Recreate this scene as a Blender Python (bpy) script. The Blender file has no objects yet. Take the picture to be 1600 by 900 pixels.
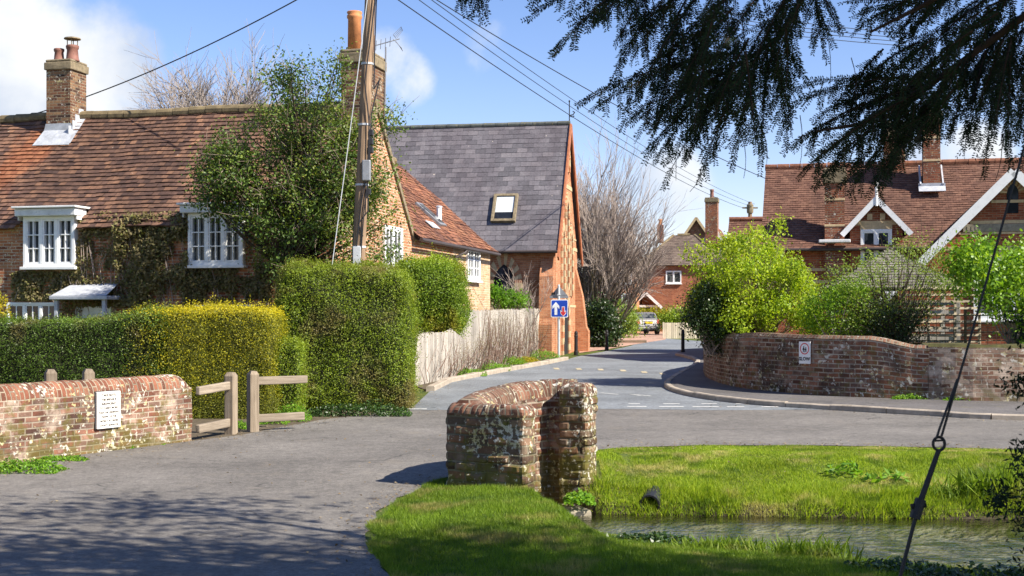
import bpy, bmesh, math, random
import numpy as np
from mathutils import Vector, Matrix, noise as mnoise
from mathutils.geometry import delaunay_2d_cdt

R = math.radians
random.seed(7)
rng = np.random.default_rng(11)
SC = bpy.context.scene
COL = SC.collection

# ------------------------------------------------------------------ camera, light, sky
F_PX, CX, CY, EYE = 2000.0, 800.0, 490.0, 1.9
cam_d = bpy.data.cameras.new('camera')
cam = bpy.data.objects.new('camera', cam_d); COL.objects.link(cam)
cam.location = (0, 0, EYE); cam.rotation_euler = (R(90), 0, 0)
cam_d.sensor_width = 36; cam_d.lens = 45; cam_d.shift_y = 40 / 1600
cam_d.clip_start = 0.1; cam_d.clip_end = 3000
cam_d.dof.use_dof = True; cam_d.dof.focus_distance = 19.0; cam_d.dof.aperture_fstop = 8.0
SC.camera = cam
SUN_PHI, SUN_EL = R(28), R(42)            # phi: how far the sun stands from +X towards -Y
sd = Vector((math.cos(SUN_PHI) * math.cos(SUN_EL), -math.sin(SUN_PHI) * math.cos(SUN_EL), math.sin(SUN_EL)))
sun_l = bpy.data.lights.new('sun', 'SUN'); sun_l.energy = 5.0; sun_l.angle = R(0.5); sun_l.color = (1.0, 0.92, 0.80)
sun = bpy.data.objects.new('sun', sun_l); COL.objects.link(sun)
sun.rotation_euler = sd.to_track_quat('Z', 'Y').to_euler(); sun.location = (30, -10, 40)
vs = SC.view_settings
vs.view_transform = 'Standard'; vs.look = 'None'; vs.gamma = 1; vs.use_curve_mapping = False
vs.exposure = 1.1


def ln(nt, a, b):
    nt.links.new(a, b)


def nd(nt, t, ins=None, **props):
    n = nt.nodes.new(t)
    for k, v in props.items():
        setattr(n, k, v)
    for k, v in (ins or {}).items():
        s = n.inputs[k]
        if hasattr(v, 'is_output') or isinstance(v, bpy.types.NodeSocket):
            nt.links.new(v, s)
        else:
            s.default_value = v
    return n


def math_n(nt, op, a, b=None, c=None, clamp=False):
    ins = {0: a}
    if b is not None: ins[1] = b
    if c is not None: ins[2] = c
    n = nd(nt, 'ShaderNodeMath', ins, operation=op); n.use_clamp = clamp
    return n.outputs[0]


def mix(nt, fac, a, b, mode='MIX'):
    n = nt.nodes.new('ShaderNodeMix'); n.data_type = 'RGBA'; n.blend_type = mode
    for s, v in ((n.inputs[0], fac), (n.inputs[6], a), (n.inputs[7], b)):
        if isinstance(v, bpy.types.NodeSocket): nt.links.new(v, s)
        else: s.default_value = v if isinstance(v, (int, float)) else (tuple(v) + (1,))[:4]
    return n.outputs[2]


def ramp(nt, fac, stops, interp='LINEAR'):
    n = nt.nodes.new('ShaderNodeValToRGB'); n.color_ramp.interpolation = interp
    el = n.color_ramp.elements
    while len(el) < len(stops): el.new(0.5)
    for e, (p, c) in zip(el, stops):
        e.position = p
        e.color = (c, c, c, 1) if isinstance(c, (int, float)) else (tuple(c) + (1,))[:4]
    if isinstance(fac, bpy.types.NodeSocket): nt.links.new(fac, n.inputs[0])
    return n.outputs[0]


def noise(nt, vec, scale, detail=4, rough=0.55, dist=0.0):
    return nd(nt, 'ShaderNodeTexNoise', {'Vector': vec, 'Scale': scale, 'Detail': detail, 'Roughness': rough, 'Distortion': dist}).outputs[0]


def smooth(nt, x, a, b):
    n = nd(nt, 'ShaderNodeMapRange', {'Value': x, 'From Min': a, 'From Max': b}); n.interpolation_type = 'SMOOTHSTEP'
    return n.outputs[0]


# world: Nishita sky with a few fair-weather clouds low in the sky
W = bpy.data.worlds.new('World'); SC.world = W; W.use_nodes = True
nt = W.node_tree; nt.nodes.clear()
SKY_STRENGTH = 0.088
sky = nd(nt, 'ShaderNodeTexSky', sky_type='NISHITA')
sky.sun_disc = False; sky.sun_elevation = SUN_EL
sky.sun_rotation = math.atan2(sd.x, sd.y)
sky.air_density = 1.0; sky.dust_density = 0.15; sky.ozone_density = 2.5; sky.altitude = 50
gen = nd(nt, 'ShaderNodeTexCoord').outputs['Generated']
vn = nd(nt, 'ShaderNodeVectorMath', {0: gen}, operation='NORMALIZE').outputs[0]
n1 = noise(nt, vn, 8.5, 8, 0.58, 0.1)
n2 = noise(nt, vn, 9.0, 6, 0.5, 0.2)
total = None
for (px, py, rad, w) in ((60, 110, 6.0, 0.66), (170, 110, 3.4, 0.6), (130, 150, 4.0, 0.6), (10, 30, 4.5, 0.6), (-250, 100, 8, .8), (600, 90, 2.0, 0.42), (640, 120, 1.8, 0.36),
                         (760, 65, 2.0, 0.34), (1440, 270, 2.5, 0.62), (1520, 250, 2.5, 0.6), (1030, 300, 3.0, 0.40), (1900, 150, 7, .8)):
    d = Vector(((px - CX) / F_PX, 1, (CY - py) / F_PX)).normalized()
    dt = nd(nt, 'ShaderNodeVectorMath', {0: vn, 1: tuple(d)}, operation='DOT_PRODUCT').outputs['Value']
    b = math_n(nt, 'MULTIPLY', smooth(nt, dt, math.cos(R(rad)), math.cos(R(rad * 0.15))), w)
    total = b if total is None else math_n(nt, 'MAXIMUM', total, b)
dens = math_n(nt, 'ADD', total, math_n(nt, 'MULTIPLY', math_n(nt, 'SUBTRACT', n1, 0.5), 1.5))
cover = smooth(nt, dens, 0.20, 0.62)
cover = math_n(nt, 'MULTIPLY', cover, smooth(nt, total, 0.02, 0.2))
shade = smooth(nt, n2, 0.38, 0.60)
ccol = mix(nt, shade, (3.3, 3.8, 4.7), (5.4, 5.5, 5.6))
hsv = nd(nt, 'ShaderNodeHueSaturation', {'Color': sky.outputs[0], 'Saturation': 1.16, 'Value': 1.0}).outputs[0]
hsv = mix(nt, 1.0, hsv, (1.06, .90, 1.0), 'MULTIPLY')
skyc = mix(nt, cover, hsv, ccol)
bg = nd(nt, 'ShaderNodeBackground', {'Color': skyc, 'Strength': SKY_STRENGTH})
ln(nt, bg.outputs[0], nd(nt, 'ShaderNodeOutputWorld').inputs[0])


# ------------------------------------------------------------------ terrain and pixel helpers
def base_z(y):
    return float(np.interp(y, [0, 22, 50, 85, 120, 400], [0, 0, .30, .50, .6, .6]))


def gp(px, py):
    """Point of the road surface seen at this pixel of the photograph."""
    k = (py - CY) / F_PX
    lo, hi = 2.0, 380.0
    for _ in range(60):
        m = (lo + hi) / 2
        if EYE - k * m > base_z(m): lo = m
        else: hi = m
    return ((px - CX) / F_PX * lo, lo)


def at(px, py, y):
    return Vector(((px - CX) / F_PX * y, y, EYE + (CY - py) / F_PX * y))


def zpx(py, y):
    return EYE + (CY - py) / F_PX * y


class Frame:
    """Ground frame of a building: local x along the front, y into the depth."""
    def __init__(s, x, y, rz):
        s.o = Vector((x, y, 0)); s.rz = rz
        s.m = Matrix.Translation(s.o) @ Matrix.Rotation(rz, 4, 'Z'); s.i = s.m.inverted()

    def hit(s, px, py, p, n):
        """where the sight line of a pixel meets the local plane (p, n)"""
        c = s.i @ Vector((0, 0, EYE))
        d = s.i.to_3x3() @ Vector(((px - CX) / F_PX, 1, (CY - py) / F_PX))
        p = Vector(p); n = Vector(n)
        return c + d * ((p - c).dot(n) / d.dot(n))


# ------------------------------------------------------------------ scene tree helpers
def tag(o, label=None, cat=None, group=None, kind=None):
    if label: o['label'] = label
    if cat: o['category'] = cat
    if group: o['group'] = group
    if kind: o['kind'] = kind
    return o


def thing(name, label, cat, loc=(0, 0, 0), rz=0.0, group=None):
    o = bpy.data.objects.new(name, None); COL.objects.link(o)
    o.location = loc; o.rotation_euler = (0, 0, rz); o.empty_display_size = 0.2
    return tag(o, label, cat, group)


def link(name, me, parent=None):
    o = bpy.data.objects.new(name, me); COL.objects.link(o)
    if parent: o.parent = parent
    return o


def dup(root, label=None, loc=None, rz=None):
    c = root.copy(); COL.objects.link(c)
    if loc is not None: c.location = loc
    if rz is not None: c.rotation_euler = (0, 0, rz)
    if label: c['label'] = label

    def rec(src, dst):
        for ch in list(src.children):
            d = ch.copy(); COL.objects.link(d); d.parent = dst
            rec(ch, d)
    rec(root, c)
    return c


class MB:
    """Collects faces and links them as ONE mesh object, with UVs in metres."""
    def __init__(s):
        s.v = []; s.f = []; s.uv = []; s.mi = []; s.rnd = []

    def face(s, pts, mi=0, uv=None, rnd=None):
        k = len(s.v)
        s.v += [tuple(p) for p in pts]
        s.f.append(tuple(range(k, k + len(pts)))); s.uv.append(uv); s.mi.append(mi)
        s.rnd.append(random.random() if rnd is None else rnd)

    def box(s, c, size, rz=0, mi=0, m=None, bevel=0.0):
        hx, hy, hz = size[0] / 2, size[1] / 2, size[2] / 2
        M = m if m is not None else Matrix.Rotation(rz, 4, 'Z')
        c = Vector(c); b = min(bevel, hx * .9, hy * .9, hz * .9)
        r = random.random()
        if b <= 0:
            p = [c + M @ Vector((x, y, z)) for x in (-hx, hx) for y in (-hy, hy) for z in (-hz, hz)]
            for q in ((0, 1, 3, 2), (4, 6, 7, 5), (0, 4, 5, 1), (2, 3, 7, 6), (0, 2, 6, 4), (1, 5, 7, 3)):
                s.face([p[i] for i in q], mi, rnd=r)
        else:
            bm = bmesh.new(); bmesh.ops.create_cube(bm, size=1)
            for v in bm.verts: v.co = Vector((v.co.x * hx * 2, v.co.y * hy * 2, v.co.z * hz * 2))
            bmesh.ops.bevel(bm, geom=bm.edges[:], offset=b, segments=2, affect='EDGES', profile=0.5)
            for f in bm.faces: s.face([c + M @ v.co for v in f.verts], mi, rnd=r)
            bm.free()

    def beam(s, a, b, w, h, mi=0, up=(0, 0, 1), bevel=0.0):
        a = Vector(a); b = Vector(b); d = b - a; L = d.length; x = d / L
        y = Vector(up).cross(x)
        if y.length < 1e-5: y = Vector((0, 1, 0)).cross(x)
        y.normalize(); z = x.cross(y)
        M = Matrix((x, y, z)).transposed().to_4x4()
        s.box((a + b) / 2, (L, w, h), m=M, mi=mi, bevel=bevel)

    def prism(s, poly, d, mi=0, caps=True):
        """closed polygon of 3-D points pushed along d"""
        P = [Vector(p) for p in poly]; d = Vector(d); n = len(P)
        nrm = sum(((P[i] - P[0]).cross(P[(i + 1) % n] - P[0]) for i in range(1, n - 1)), Vector())
        if nrm.dot(d) > 0: P = P[::-1]
        r = random.random()
        if caps:
            s.face(P, mi, rnd=r); s.face([p + d for p in P[::-1]], mi, rnd=r)
        for i in range(n):
            j = (i + 1) % n
            s.face([P[j], P[i], P[i] + d, P[j] + d], mi, rnd=r)

    def tube(s, pts, rad, seg=8, mi=0, cap=True):
        P = [Vector(p) for p in pts]
        rs = rad if isinstance(rad, (list, tuple)) else [rad] * len(P)
        rings = []; t = (P[1] - P[0]).normalized()
        x = t.cross(Vector((0.31, 0.17, 1)))
        if x.length < 1e-4: x = t.cross(Vector((1, 0, 0)))
        x.normalize()
        for i, p in enumerate(P):
            if i == 0: t = P[1] - P[0]
            elif i == len(P) - 1: t = P[-1] - P[-2]
            else: t = P[i + 1] - P[i - 1]
            t.normalize(); x = (x - t * x.dot(t)).normalized(); y = t.cross(x)
            rings.append([p + (x * math.cos(2 * math.pi * k / seg) + y * math.sin(2 * math.pi * k / seg)) * rs[i] for k in range(seg)])
        r = random.random()
        for a, b in zip(rings, rings[1:]):
            for k in range(seg):
                s.face([a[k], a[(k + 1) % seg], b[(k + 1) % seg], b[k]], mi, rnd=r)
        if cap:
            s.face(rings[0][::-1], mi, rnd=r); s.face(rings[-1], mi, rnd=r)

    def lathe(s, c, prof, seg=16, mi=0):
        c = Vector(c); rings = [[c + Vector((r * math.cos(2 * math.pi * k / seg), r * math.sin(2 * math.pi * k / seg), z)) for k in range(seg)] for r, z in prof]
        for a, b in zip(rings, rings[1:]):
            for k in range(seg): s.face([a[k], a[(k + 1) % seg], b[(k + 1) % seg], b[k]], mi)
        s.face(rings[0][::-1], mi); s.face(rings[-1], mi)

    def build(s, name, mats, parent=None, smooth=False, merge=True):
        me = bpy.data.meshes.new(name)
        V = np.array(s.v, dtype=np.float64)
        me.from_pydata(s.v, [], s.f)
        lay = me.uv_layers.new(name='UVMap')
        uvs = np.zeros((len(me.loops), 2)); k = 0
        for f, u in zip(s.f, s.uv):
            n = len(f)
            if u is not None: uvs[k:k + n] = u
            else:
                p = V[list(f)]; q = p - p[0]
                nr = np.zeros(3)
                for i in range(1, n - 1): nr += np.cross(q[i], q[i + 1])
                L = np.linalg.norm(nr); nr = nr / L if L > 1e-12 else np.array((0, 0, 1.))
                if abs(nr[2]) > .98: uvs[k:k + n] = p[:, :2]
                else:
                    t = np.array((-nr[1], nr[0], 0)); t /= np.linalg.norm(t); b = np.cross(nr, t)
                    uvs[k:k + n, 0] = p @ t; uvs[k:k + n, 1] = p @ b
            k += n
        lay.data.foreach_set('uv', uvs.ravel())
        at_ = me.attributes.new('rnd', 'FLOAT', 'FACE'); at_.data.foreach_set('value', np.array(s.rnd, dtype=np.float32))
        ms = mats if isinstance(mats, (list, tuple)) else [mats]
        for m in ms: me.materials.append(m)
        if len(ms) > 1: me.polygons.foreach_set('material_index', np.array(s.mi, dtype=np.int32))
        if merge:
            bm = bmesh.new(); bm.from_mesh(me); bmesh.ops.remove_doubles(bm, verts=bm.verts, dist=1e-4); bm.to_mesh(me); bm.free()
        if smooth: me.polygons.foreach_set('use_smooth', np.ones(len(me.polygons), dtype=bool))
        me.update()
        return link(name, me, parent)


def fast_mesh(name, V, n_per, mat_, parent=None, rnd=None, smooth=False):
    """V: (faces * n_per, 3) loose faces, numpy speed"""
    V = np.ascontiguousarray(V, dtype=np.float32).reshape(-1, 3); nv = len(V); nf = nv // n_per
    me = bpy.data.meshes.new(name)
    me.vertices.add(nv); me.vertices.foreach_set('co', V.ravel())
    me.loops.add(nv); me.loops.foreach_set('vertex_index', np.arange(nv, dtype=np.int32))
    me.polygons.add(nf); me.polygons.foreach_set('loop_start', np.arange(0, nv, n_per, dtype=np.int32))
    a = me.attributes.new('rnd', 'FLOAT', 'FACE')
    a.data.foreach_set('value', (rng.random(nf) if rnd is None else rnd).astype(np.float32))
    if smooth: me.polygons.foreach_set('use_smooth', np.ones(nf, dtype=bool))
    me.materials.append(mat_); me.update(calc_edges=True); me.validate()
    return link(name, me, parent)


def unit(a):
    return a / np.maximum(np.linalg.norm(a, axis=1, keepdims=True), 1e-9)


def leaf_quads(P, Nrm, length, width, spread=0.7, up=0.0):
    """rhombic leaves at P, facing roughly Nrm"""
    n = len(P)
    nr = unit(Nrm + rng.normal(0, spread, (n, 3)))
    t = unit(np.cross(nr, rng.normal(0, 1, (n, 3)) + np.array((0, 0, up))))
    b = np.cross(nr, t)
    L = (np.full(n, length) * rng.uniform(.65, 1.3, n))[:, None]; Wd = (np.full(n, width) * rng.uniform(.7, 1.25, n))[:, None]
    bend = nr * L * rng.uniform(-.15, .15, n)[:, None]
    q = np.stack([P - t * L / 2, P + b * Wd / 2 + bend, P + t * L / 2, P - b * Wd / 2 + bend], axis=1)
    return q.reshape(-1, 3)


def seg_quads(A, B, ra, rb, sides=4):
    """branch segments as open prisms"""
    A = np.asarray(A, float); B = np.asarray(B, float); ra = np.asarray(ra, float)[:, None]; rb = np.asarray(rb, float)[:, None]
    d = unit(B - A); x = np.cross(d, np.array((.31, .2, .93))); x = unit(x); y = np.cross(d, x)
    out = []
    for k in range(sides):
        a0, a1 = 2 * math.pi * k / sides, 2 * math.pi * (k + 1) / sides
        o0 = x * math.cos(a0) + y * math.sin(a0); o1 = x * math.cos(a1) + y * math.sin(a1)
        out.append(np.stack([A + o0 * ra, A + o1 * ra, B + o1 * rb, B + o0 * rb], axis=1))
    return np.concatenate(out, 0).reshape(-1, 3)


def fnoise(P, s, seed=0):
    return np.array([mnoise.noise(Vector((p[0] * s + seed, p[1] * s - seed, p[2] * s + 2 * seed))) for p in P])
# ------------------------------------------------------------------ materials
def new_mat(name):
    m = bpy.data.materials.new(name); m.use_nodes = True
    nt = m.node_tree; nt.nodes.clear()
    out = nd(nt, 'ShaderNodeOutputMaterial')
    return m, nt, out


def pbsdf(nt, out, col, rough=.8, bump=None, bstr=.4, bdist=.01, spec=.3, metal=0.0):
    p = nd(nt, 'ShaderNodeBsdfPrincipled', {'Roughness': rough, 'Metallic': metal, 'Specular IOR Level': spec})
    if isinstance(col, bpy.types.NodeSocket): ln(nt, col, p.inputs['Base Color'])
    else: p.inputs['Base Color'].default_value = tuple(col) + (1,)
    if bump is not None:
        b = nd(nt, 'ShaderNodeBump', {'Strength': bstr, 'Distance': bdist, 'Height': bump})
        ln(nt, b.outputs[0], p.inputs['Normal'])
    ln(nt, p.outputs[0], out.inputs[0])
    return p


def objc(nt): return nd(nt, 'ShaderNodeTexCoord').outputs['Object']
def uvc(nt): return nd(nt, 'ShaderNodeTexCoord').outputs['UV']
def rnda(nt): return nd(nt, 'ShaderNodeAttribute', attribute_name='rnd').outputs['Fac']


def paint(name, col, rough=.5, var=.12, scale=6, dirt=None, metal=0.0, spec=.4):
    m, nt, out = new_mat(name); o = objc(nt)
    n = noise(nt, o, scale, 5, .6)
    lo = tuple(c * (1 - var) for c in col); hi = tuple(min(1, c * (1 + var)) for c in col)
    c = ramp(nt, n, [(.3, lo), (.7, hi)])
    if dirt:
        k = smooth(nt, noise(nt, o, scale * 2.3, 6, .7), .56, .75); c = mix(nt, k, c, dirt)
    pbsdf(nt, out, c, rough, noise(nt, o, scale * 9, 3), .15, .004, spec, metal)
    return m


def brick(name, cols, mortar=(.36, .30, .22), bw=.225, bh=.075, mw=.010, lichen=0.0, moss=0.0, soot=0.0, wash=0.0, swap=False, bump=.5, hi_dark=None, lscale=1.0, offs=.5, wobble=True):
    """weathered brickwork in metres of UV: colour per brick, mortar, white lichen, moss near the ground, soot"""
    m, nt, out = new_mat(name); uv = uvc(nt); o = objc(nt)
    if swap:
        sx = nd(nt, 'ShaderNodeSeparateXYZ', {0: uv}); uv = nd(nt, 'ShaderNodeCombineXYZ', {0: sx.outputs[1], 1: sx.outputs[0]}).outputs[0]
    wob = nd(nt, 'ShaderNodeTexNoise', {'Vector': o, 'Scale': 3.0, 'Detail': 2.0}).outputs['Color']
    wv = nd(nt, 'ShaderNodeVectorMath', {0: nd(nt, 'ShaderNodeVectorMath', {0: wob, 1: (.5, .5, .5)}, operation='SUBTRACT').outputs[0], 'Scale': .018}, operation='SCALE').outputs[0]
    if wobble: uv = nd(nt, 'ShaderNodeVectorMath', {0: uv, 1: wv}).outputs[0]
    b = nd(nt, 'ShaderNodeTexBrick', {'Vector': uv, 'Color1': (0, 0, 0, 1), 'Color2': (1, 1, 1, 1), 'Mortar': (.5, .5, .5, 1), 'Scale': 1.0,
                                      'Mortar Size': mw, 'Mortar Smooth': .25, 'Bias': 0.0, 'Brick Width': bw, 'Row Height': bh})
    b.offset = offs; b.squash = 1.0
    stops = [(i / max(1, len(cols) - 1), c) for i, c in enumerate(cols)]
    per = nd(nt, 'ShaderNodeSeparateColor', {0: b.outputs[0]}).outputs[0]
    c = ramp(nt, per, stops)
    big = noise(nt, o, .9, 5, .6); fine = noise(nt, o, 26, 4, .7)
    c = mix(nt, 1.0, c, ramp(nt, big, [(.3, .72), (.7, 1.18)]), 'MULTIPLY')
    c = mix(nt, 1.0, c, ramp(nt, fine, [(.25, .75), (.75, 1.2)]), 'MULTIPLY')
    mo = mix(nt, smooth(nt, noise(nt, o, 2.2, 4), .4, .65), mortar, tuple(x * .55 for x in mortar))
    c = mix(nt, b.outputs['Fac'], c, mo)
    if soot:
        k = math_n(nt, 'MULTIPLY', smooth(nt, noise(nt, o, 1.3, 5, .65), .42, .66), soot)
        c = mix(nt, k, c, (.035, .028, .024))
    if wash:
        k = math_n(nt, 'MULTIPLY', smooth(nt, noise(nt, o, 2.1, 6, .7), .5, .66), wash)
        c = mix(nt, k, c, (.52, .42, .33))
    if moss:
        z = nd(nt, 'ShaderNodeSeparateXYZ', {0: o}).outputs[2]
        zf = smooth(nt, z, .55, -.1)
        k = math_n(nt, 'MULTIPLY', smooth(nt, math_n(nt, 'ADD', noise(nt, o, 5, 5, .65), math_n(nt, 'MULTIPLY', zf, .16)), .52, .66), moss)
        c = mix(nt, k, c, (.11, .10, .02))
    if lichen:
        patch = math_n(nt, 'MULTIPLY', math_n(nt, 'SUBTRACT', noise(nt, o, 2.6, 4, .6), .52 - .05 * lichen), .55)
        k = smooth(nt, math_n(nt, 'ADD', noise(nt, o, 17 * lscale, 6, .62, .3), patch), .60, .655)
        k = math_n(nt, 'MULTIPLY', k, math_n(nt, 'ADD', math_n(nt, 'MULTIPLY', noise(nt, o, 60, 3), .5), .5))
        c = mix(nt, k, c, mix(nt, smooth(nt, noise(nt, o, 6, 3), .45, .6), (.62, .60, .52), (.50, .44, .22)))
    h = math_n(nt, 'SUBTRACT', math_n(nt, 'MULTIPLY', fine, .35), b.outputs['Fac'])
    pbsdf(nt, out, c, .9, h, bump, .012, .2)
    return m


def tiles(name, cols, dark=(.035, .022, .018), stain=.6, lichen=.5, streak=None):
    """clay tiles or slates: colour by tile (rnd), large weathering, lichen spots; streak = (x, half width) washed clean below a chimney"""
    m, nt, out = new_mat(name); o = objc(nt)
    c = ramp(nt, rnda(nt), [(i / (len(cols) - 1), k) for i, k in enumerate(cols)])
    wx = nd(nt, 'ShaderNodeMapping', {'Vector': o, 'Scale': (1, .35, .35)}).outputs[0]
    k = math_n(nt, 'MULTIPLY', smooth(nt, noise(nt, wx, 1.1, 6, .65), .36, .64), stain)
    fine = noise(nt, o, 14, 5, .7)
    c0 = mix(nt, k, c, dark)
    if streak:
        s = nd(nt, 'ShaderNodeSeparateXYZ', {0: o})
        wob = math_n(nt, 'MULTIPLY', math_n(nt, 'SUBTRACT', noise(nt, wx, 2.2, 5, .7), .5), 1.6)
        zz = math_n(nt, 'MULTIPLY', math_n(nt, 'SUBTRACT', 6.6, s.outputs[2]), .42)
        dx = math_n(nt, 'ABSOLUTE', math_n(nt, 'ADD', math_n(nt, 'ADD', s.outputs[0], -streak[0]), math_n(nt, 'ADD', wob, zz)))
        f = math_n(nt, 'MULTIPLY', smooth(nt, dx, streak[1] * 1.5, streak[1] * .5), smooth(nt, s.outputs[1], 2.6, 2.3))
        c0 = mix(nt, math_n(nt, 'MULTIPLY', f, .85), c0, mix(nt, .5, c, (.36, .11, .035)))
    c = mix(nt, 1.0, c0, ramp(nt, fine, [(.25, .65), (.75, 1.3)]), 'MULTIPLY')
    if lichen:
        v = nd(nt, 'ShaderNodeTexVoronoi', {'Vector': o, 'Scale': 3.1, 'Randomness': 1.0})
        sp = math_n(nt, 'LESS_THAN', v.outputs['Distance'], math_n(nt, 'MULTIPLY', smooth(nt, noise(nt, o, 9, 3), .5, .72), .26 * lichen))
        c = mix(nt, math_n(nt, 'MULTIPLY', sp, .8), c, (.50, .44, .36))
    pbsdf(nt, out, c, .78, fine, .35, .008, .3)
    return m


def leafm(name, cols, rough=.5, trans=.35, spec=.35, patch=None, pscale=.9):
    m, nt, out = new_mat(name); o = objc(nt)
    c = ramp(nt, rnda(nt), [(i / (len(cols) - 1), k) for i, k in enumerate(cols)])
    if patch:
        c = mix(nt, math_n(nt, 'MULTIPLY', smooth(nt, noise(nt, o, pscale, 4, .65), .5, .66), .85), c, patch)
    c = mix(nt, 1.0, c, ramp(nt, noise(nt, o, 1.7, 4, .6), [(.3, .75), (.7, 1.2)]), 'MULTIPLY')
    p = nd(nt, 'ShaderNodeBsdfPrincipled', {'Base Color': c, 'Roughness': rough, 'Specular IOR Level': spec})
    t = nd(nt, 'ShaderNodeBsdfTranslucent', {'Color': mix(nt, 1.0, c, (1.5, 1.45, .6), 'MULTIPLY')})
    s = nd(nt, 'ShaderNodeMixShader', {0: trans, 1: p.outputs[0], 2: t.outputs[0]})
    ln(nt, s.outputs[0], out.inputs[0])
    return m


def barkm(name, lo, hi, scale=8):
    m, nt, out = new_mat(name); o = objc(nt)
    st = nd(nt, 'ShaderNodeMapping', {'Vector': o, 'Scale': (1, 1, .25)}).outputs[0]
    n = noise(nt, st, scale, 6, .7)
    pbsdf(nt, out, ramp(nt, n, [(.3, lo), (.7, hi)]), .9, n, .6, .02, .2)
    return m


def woodm(name, lo, hi, scale=3.0, axis=2, rough=.85, per=True):
    m, nt, out = new_mat(name); o = objc(nt)
    sc = [14, 14, 14]; sc[axis] = .8
    st = nd(nt, 'ShaderNodeMapping', {'Vector': o, 'Scale': tuple(sc)}).outputs[0]
    n = noise(nt, st, scale, 6, .65)
    c = ramp(nt, n, [(.28, lo), (.72, hi)])
    if per: c = mix(nt, 1.0, c, ramp(nt, rnda(nt), [(0, .72), (1, 1.2)]), 'MULTIPLY')
    c = mix(nt, 1.0, c, ramp(nt, noise(nt, o, 1.3, 4), [(.3, .8), (.7, 1.15)]), 'MULTIPLY')
    pbsdf(nt, out, c, rough, n, .3, .006, .2)
    return m


def asphalt(name, base, hi, warm=None):
    m, nt, out = new_mat(name); o = objc(nt)
    gr = noise(nt, o, 95, 3, .8); mid = noise(nt, o, 6, 5, .65); big = noise(nt, o, .45, 4, .6)
    c = ramp(nt, mid, [(.3, base), (.72, hi)])
    c = mix(nt, 1.0, c, ramp(nt, big, [(.32, .74), (.68, 1.22)]), 'MULTIPLY')
    c = mix(nt, 1.0, c, ramp(nt, gr, [(.3, .42), (.5, 1.0), (.72, 1.75)]), 'MULTIPLY')
    c = mix(nt, 1.0, c, ramp(nt, noise(nt, o, 24, 4, .75), [(.3, .72), (.5, 1.0), (.7, 1.3)]), 'MULTIPLY')
    if warm: c = mix(nt, math_n(nt, 'MULTIPLY', smooth(nt, noise(nt, o, 1.5, 6, .7), .55, .72), .5), c, warm)
    v = nd(nt, 'ShaderNodeTexVoronoi', {'Vector': nd(nt, 'ShaderNodeVectorMath', {0: o, 1: nd(nt, 'ShaderNodeVectorMath', {0: nd(nt, 'ShaderNodeTexNoise', {'Vector': o, 'Scale': 1.6}).outputs['Color'], 'Scale': .7}, operation='SCALE').outputs[0]}).outputs[0], 'Scale': .42}, feature='DISTANCE_TO_EDGE')
    cr = math_n(nt, 'MULTIPLY', smooth(nt, v.outputs['Distance'], .012, .003), smooth(nt, noise(nt, o, .8, 3), .5, .62))
    c = mix(nt, math_n(nt, 'MULTIPLY', cr, .6), c, (.02, .02, .02))
    pbsdf(nt, out, c, .85, math_n(nt, 'ADD', gr, math_n(nt, 'MULTIPLY', mid, .4)), .55, .006, .35)
    return m


def glassm(name, tint=(.02, .024, .028), cur=None):
    """window pane: dark room behind, a curtain shape maybe, a mirror-like coat"""
    m, nt, out = new_mat(name); o = objc(nt)
    n = noise(nt, o, 1.7, 2)
    c = mix(nt, smooth(nt, n, .42, .6), tint, tuple(min(1, t * 3.2) for t in tint))
    if cur: c = mix(nt, smooth(nt, noise(nt, o, 2.6, 1), .52, .56), c, cur)
    pbsdf(nt, out, c, .06, noise(nt, o, 1.2, 2), .08, .02, .45)
    return m


def grassm(name, cols, dry, drya=.8, pscale=1.3, trans=.4):
    m, nt, out = new_mat(name); o = objc(nt)
    c = ramp(nt, rnda(nt), [(i / (len(cols) - 1), k) for i, k in enumerate(cols)])
    k = math_n(nt, 'MULTIPLY', smooth(nt, noise(nt, o, pscale, 5, .68), .50, .66), drya)
    c = mix(nt, k, c, dry)
    c = mix(nt, math_n(nt, 'MULTIPLY', smooth(nt, noise(nt, o, pscale * 1.7 + .4, 4, .6), .53, .66), .6), c, (.05, .115, .012))
    c = mix(nt, 1.0, c, ramp(nt, noise(nt, o, .8, 3), [(.3, .8), (.7, 1.2)]), 'MULTIPLY')
    p = nd(nt, 'ShaderNodeBsdfPrincipled', {'Base Color': c, 'Roughness': .55, 'Specular IOR Level': .3})
    t = nd(nt, 'ShaderNodeBsdfTranslucent', {'Color': mix(nt, 1.0, c, (1.3, 1.3, .6), 'MULTIPLY')})
    ln(nt, nd(nt, 'ShaderNodeMixShader', {0: trans, 1: p.outputs[0], 2: t.outputs[0]}).outputs[0], out.inputs[0])
    return m


M = {}
OLD = [(.07, .03, .022), (.19, .058, .03), (.29, .093, .042), (.38, .14, .065), (.15, .062, .045)]
M['brick_cottage'] = brick('brick_cottage', [(.20, .065, .038), (.36, .125, .055), (.46, .18, .085), (.52, .25, .12)], (.52, .42, .30), lichen=.25, soot=.25)
M['brick_gable'] = brick('brick_gable', [(.30, .11, .05), (.42, .17, .08), (.50, .24, .12), (.34, .14, .08)], (.56, .45, .32), lichen=.2, wash=.15)
M['brick_wing'] = brick('brick_wing', [(.36, .13, .06), (.46, .19, .085), (.52, .26, .13)], (.56, .45, .31), lichen=.15)
M['brick_pale'] = brick('brick_pale', [(.46, .26, .13), (.52, .33, .18), (.56, .39, .24), (.44, .22, .11)], (.58, .48, .34), wash=.5)
M['brick_hall'] = brick('brick_hall', [(.38, .14, .065), (.46, .195, .095), (.52, .245, .125)], (.46, .30, .19), mw=.008)
M['brick_school'] = brick('brick_school', [(.20, .05, .025), (.28, .075, .035), (.35, .105, .048)], (.33, .21, .13), mw=.009)
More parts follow.
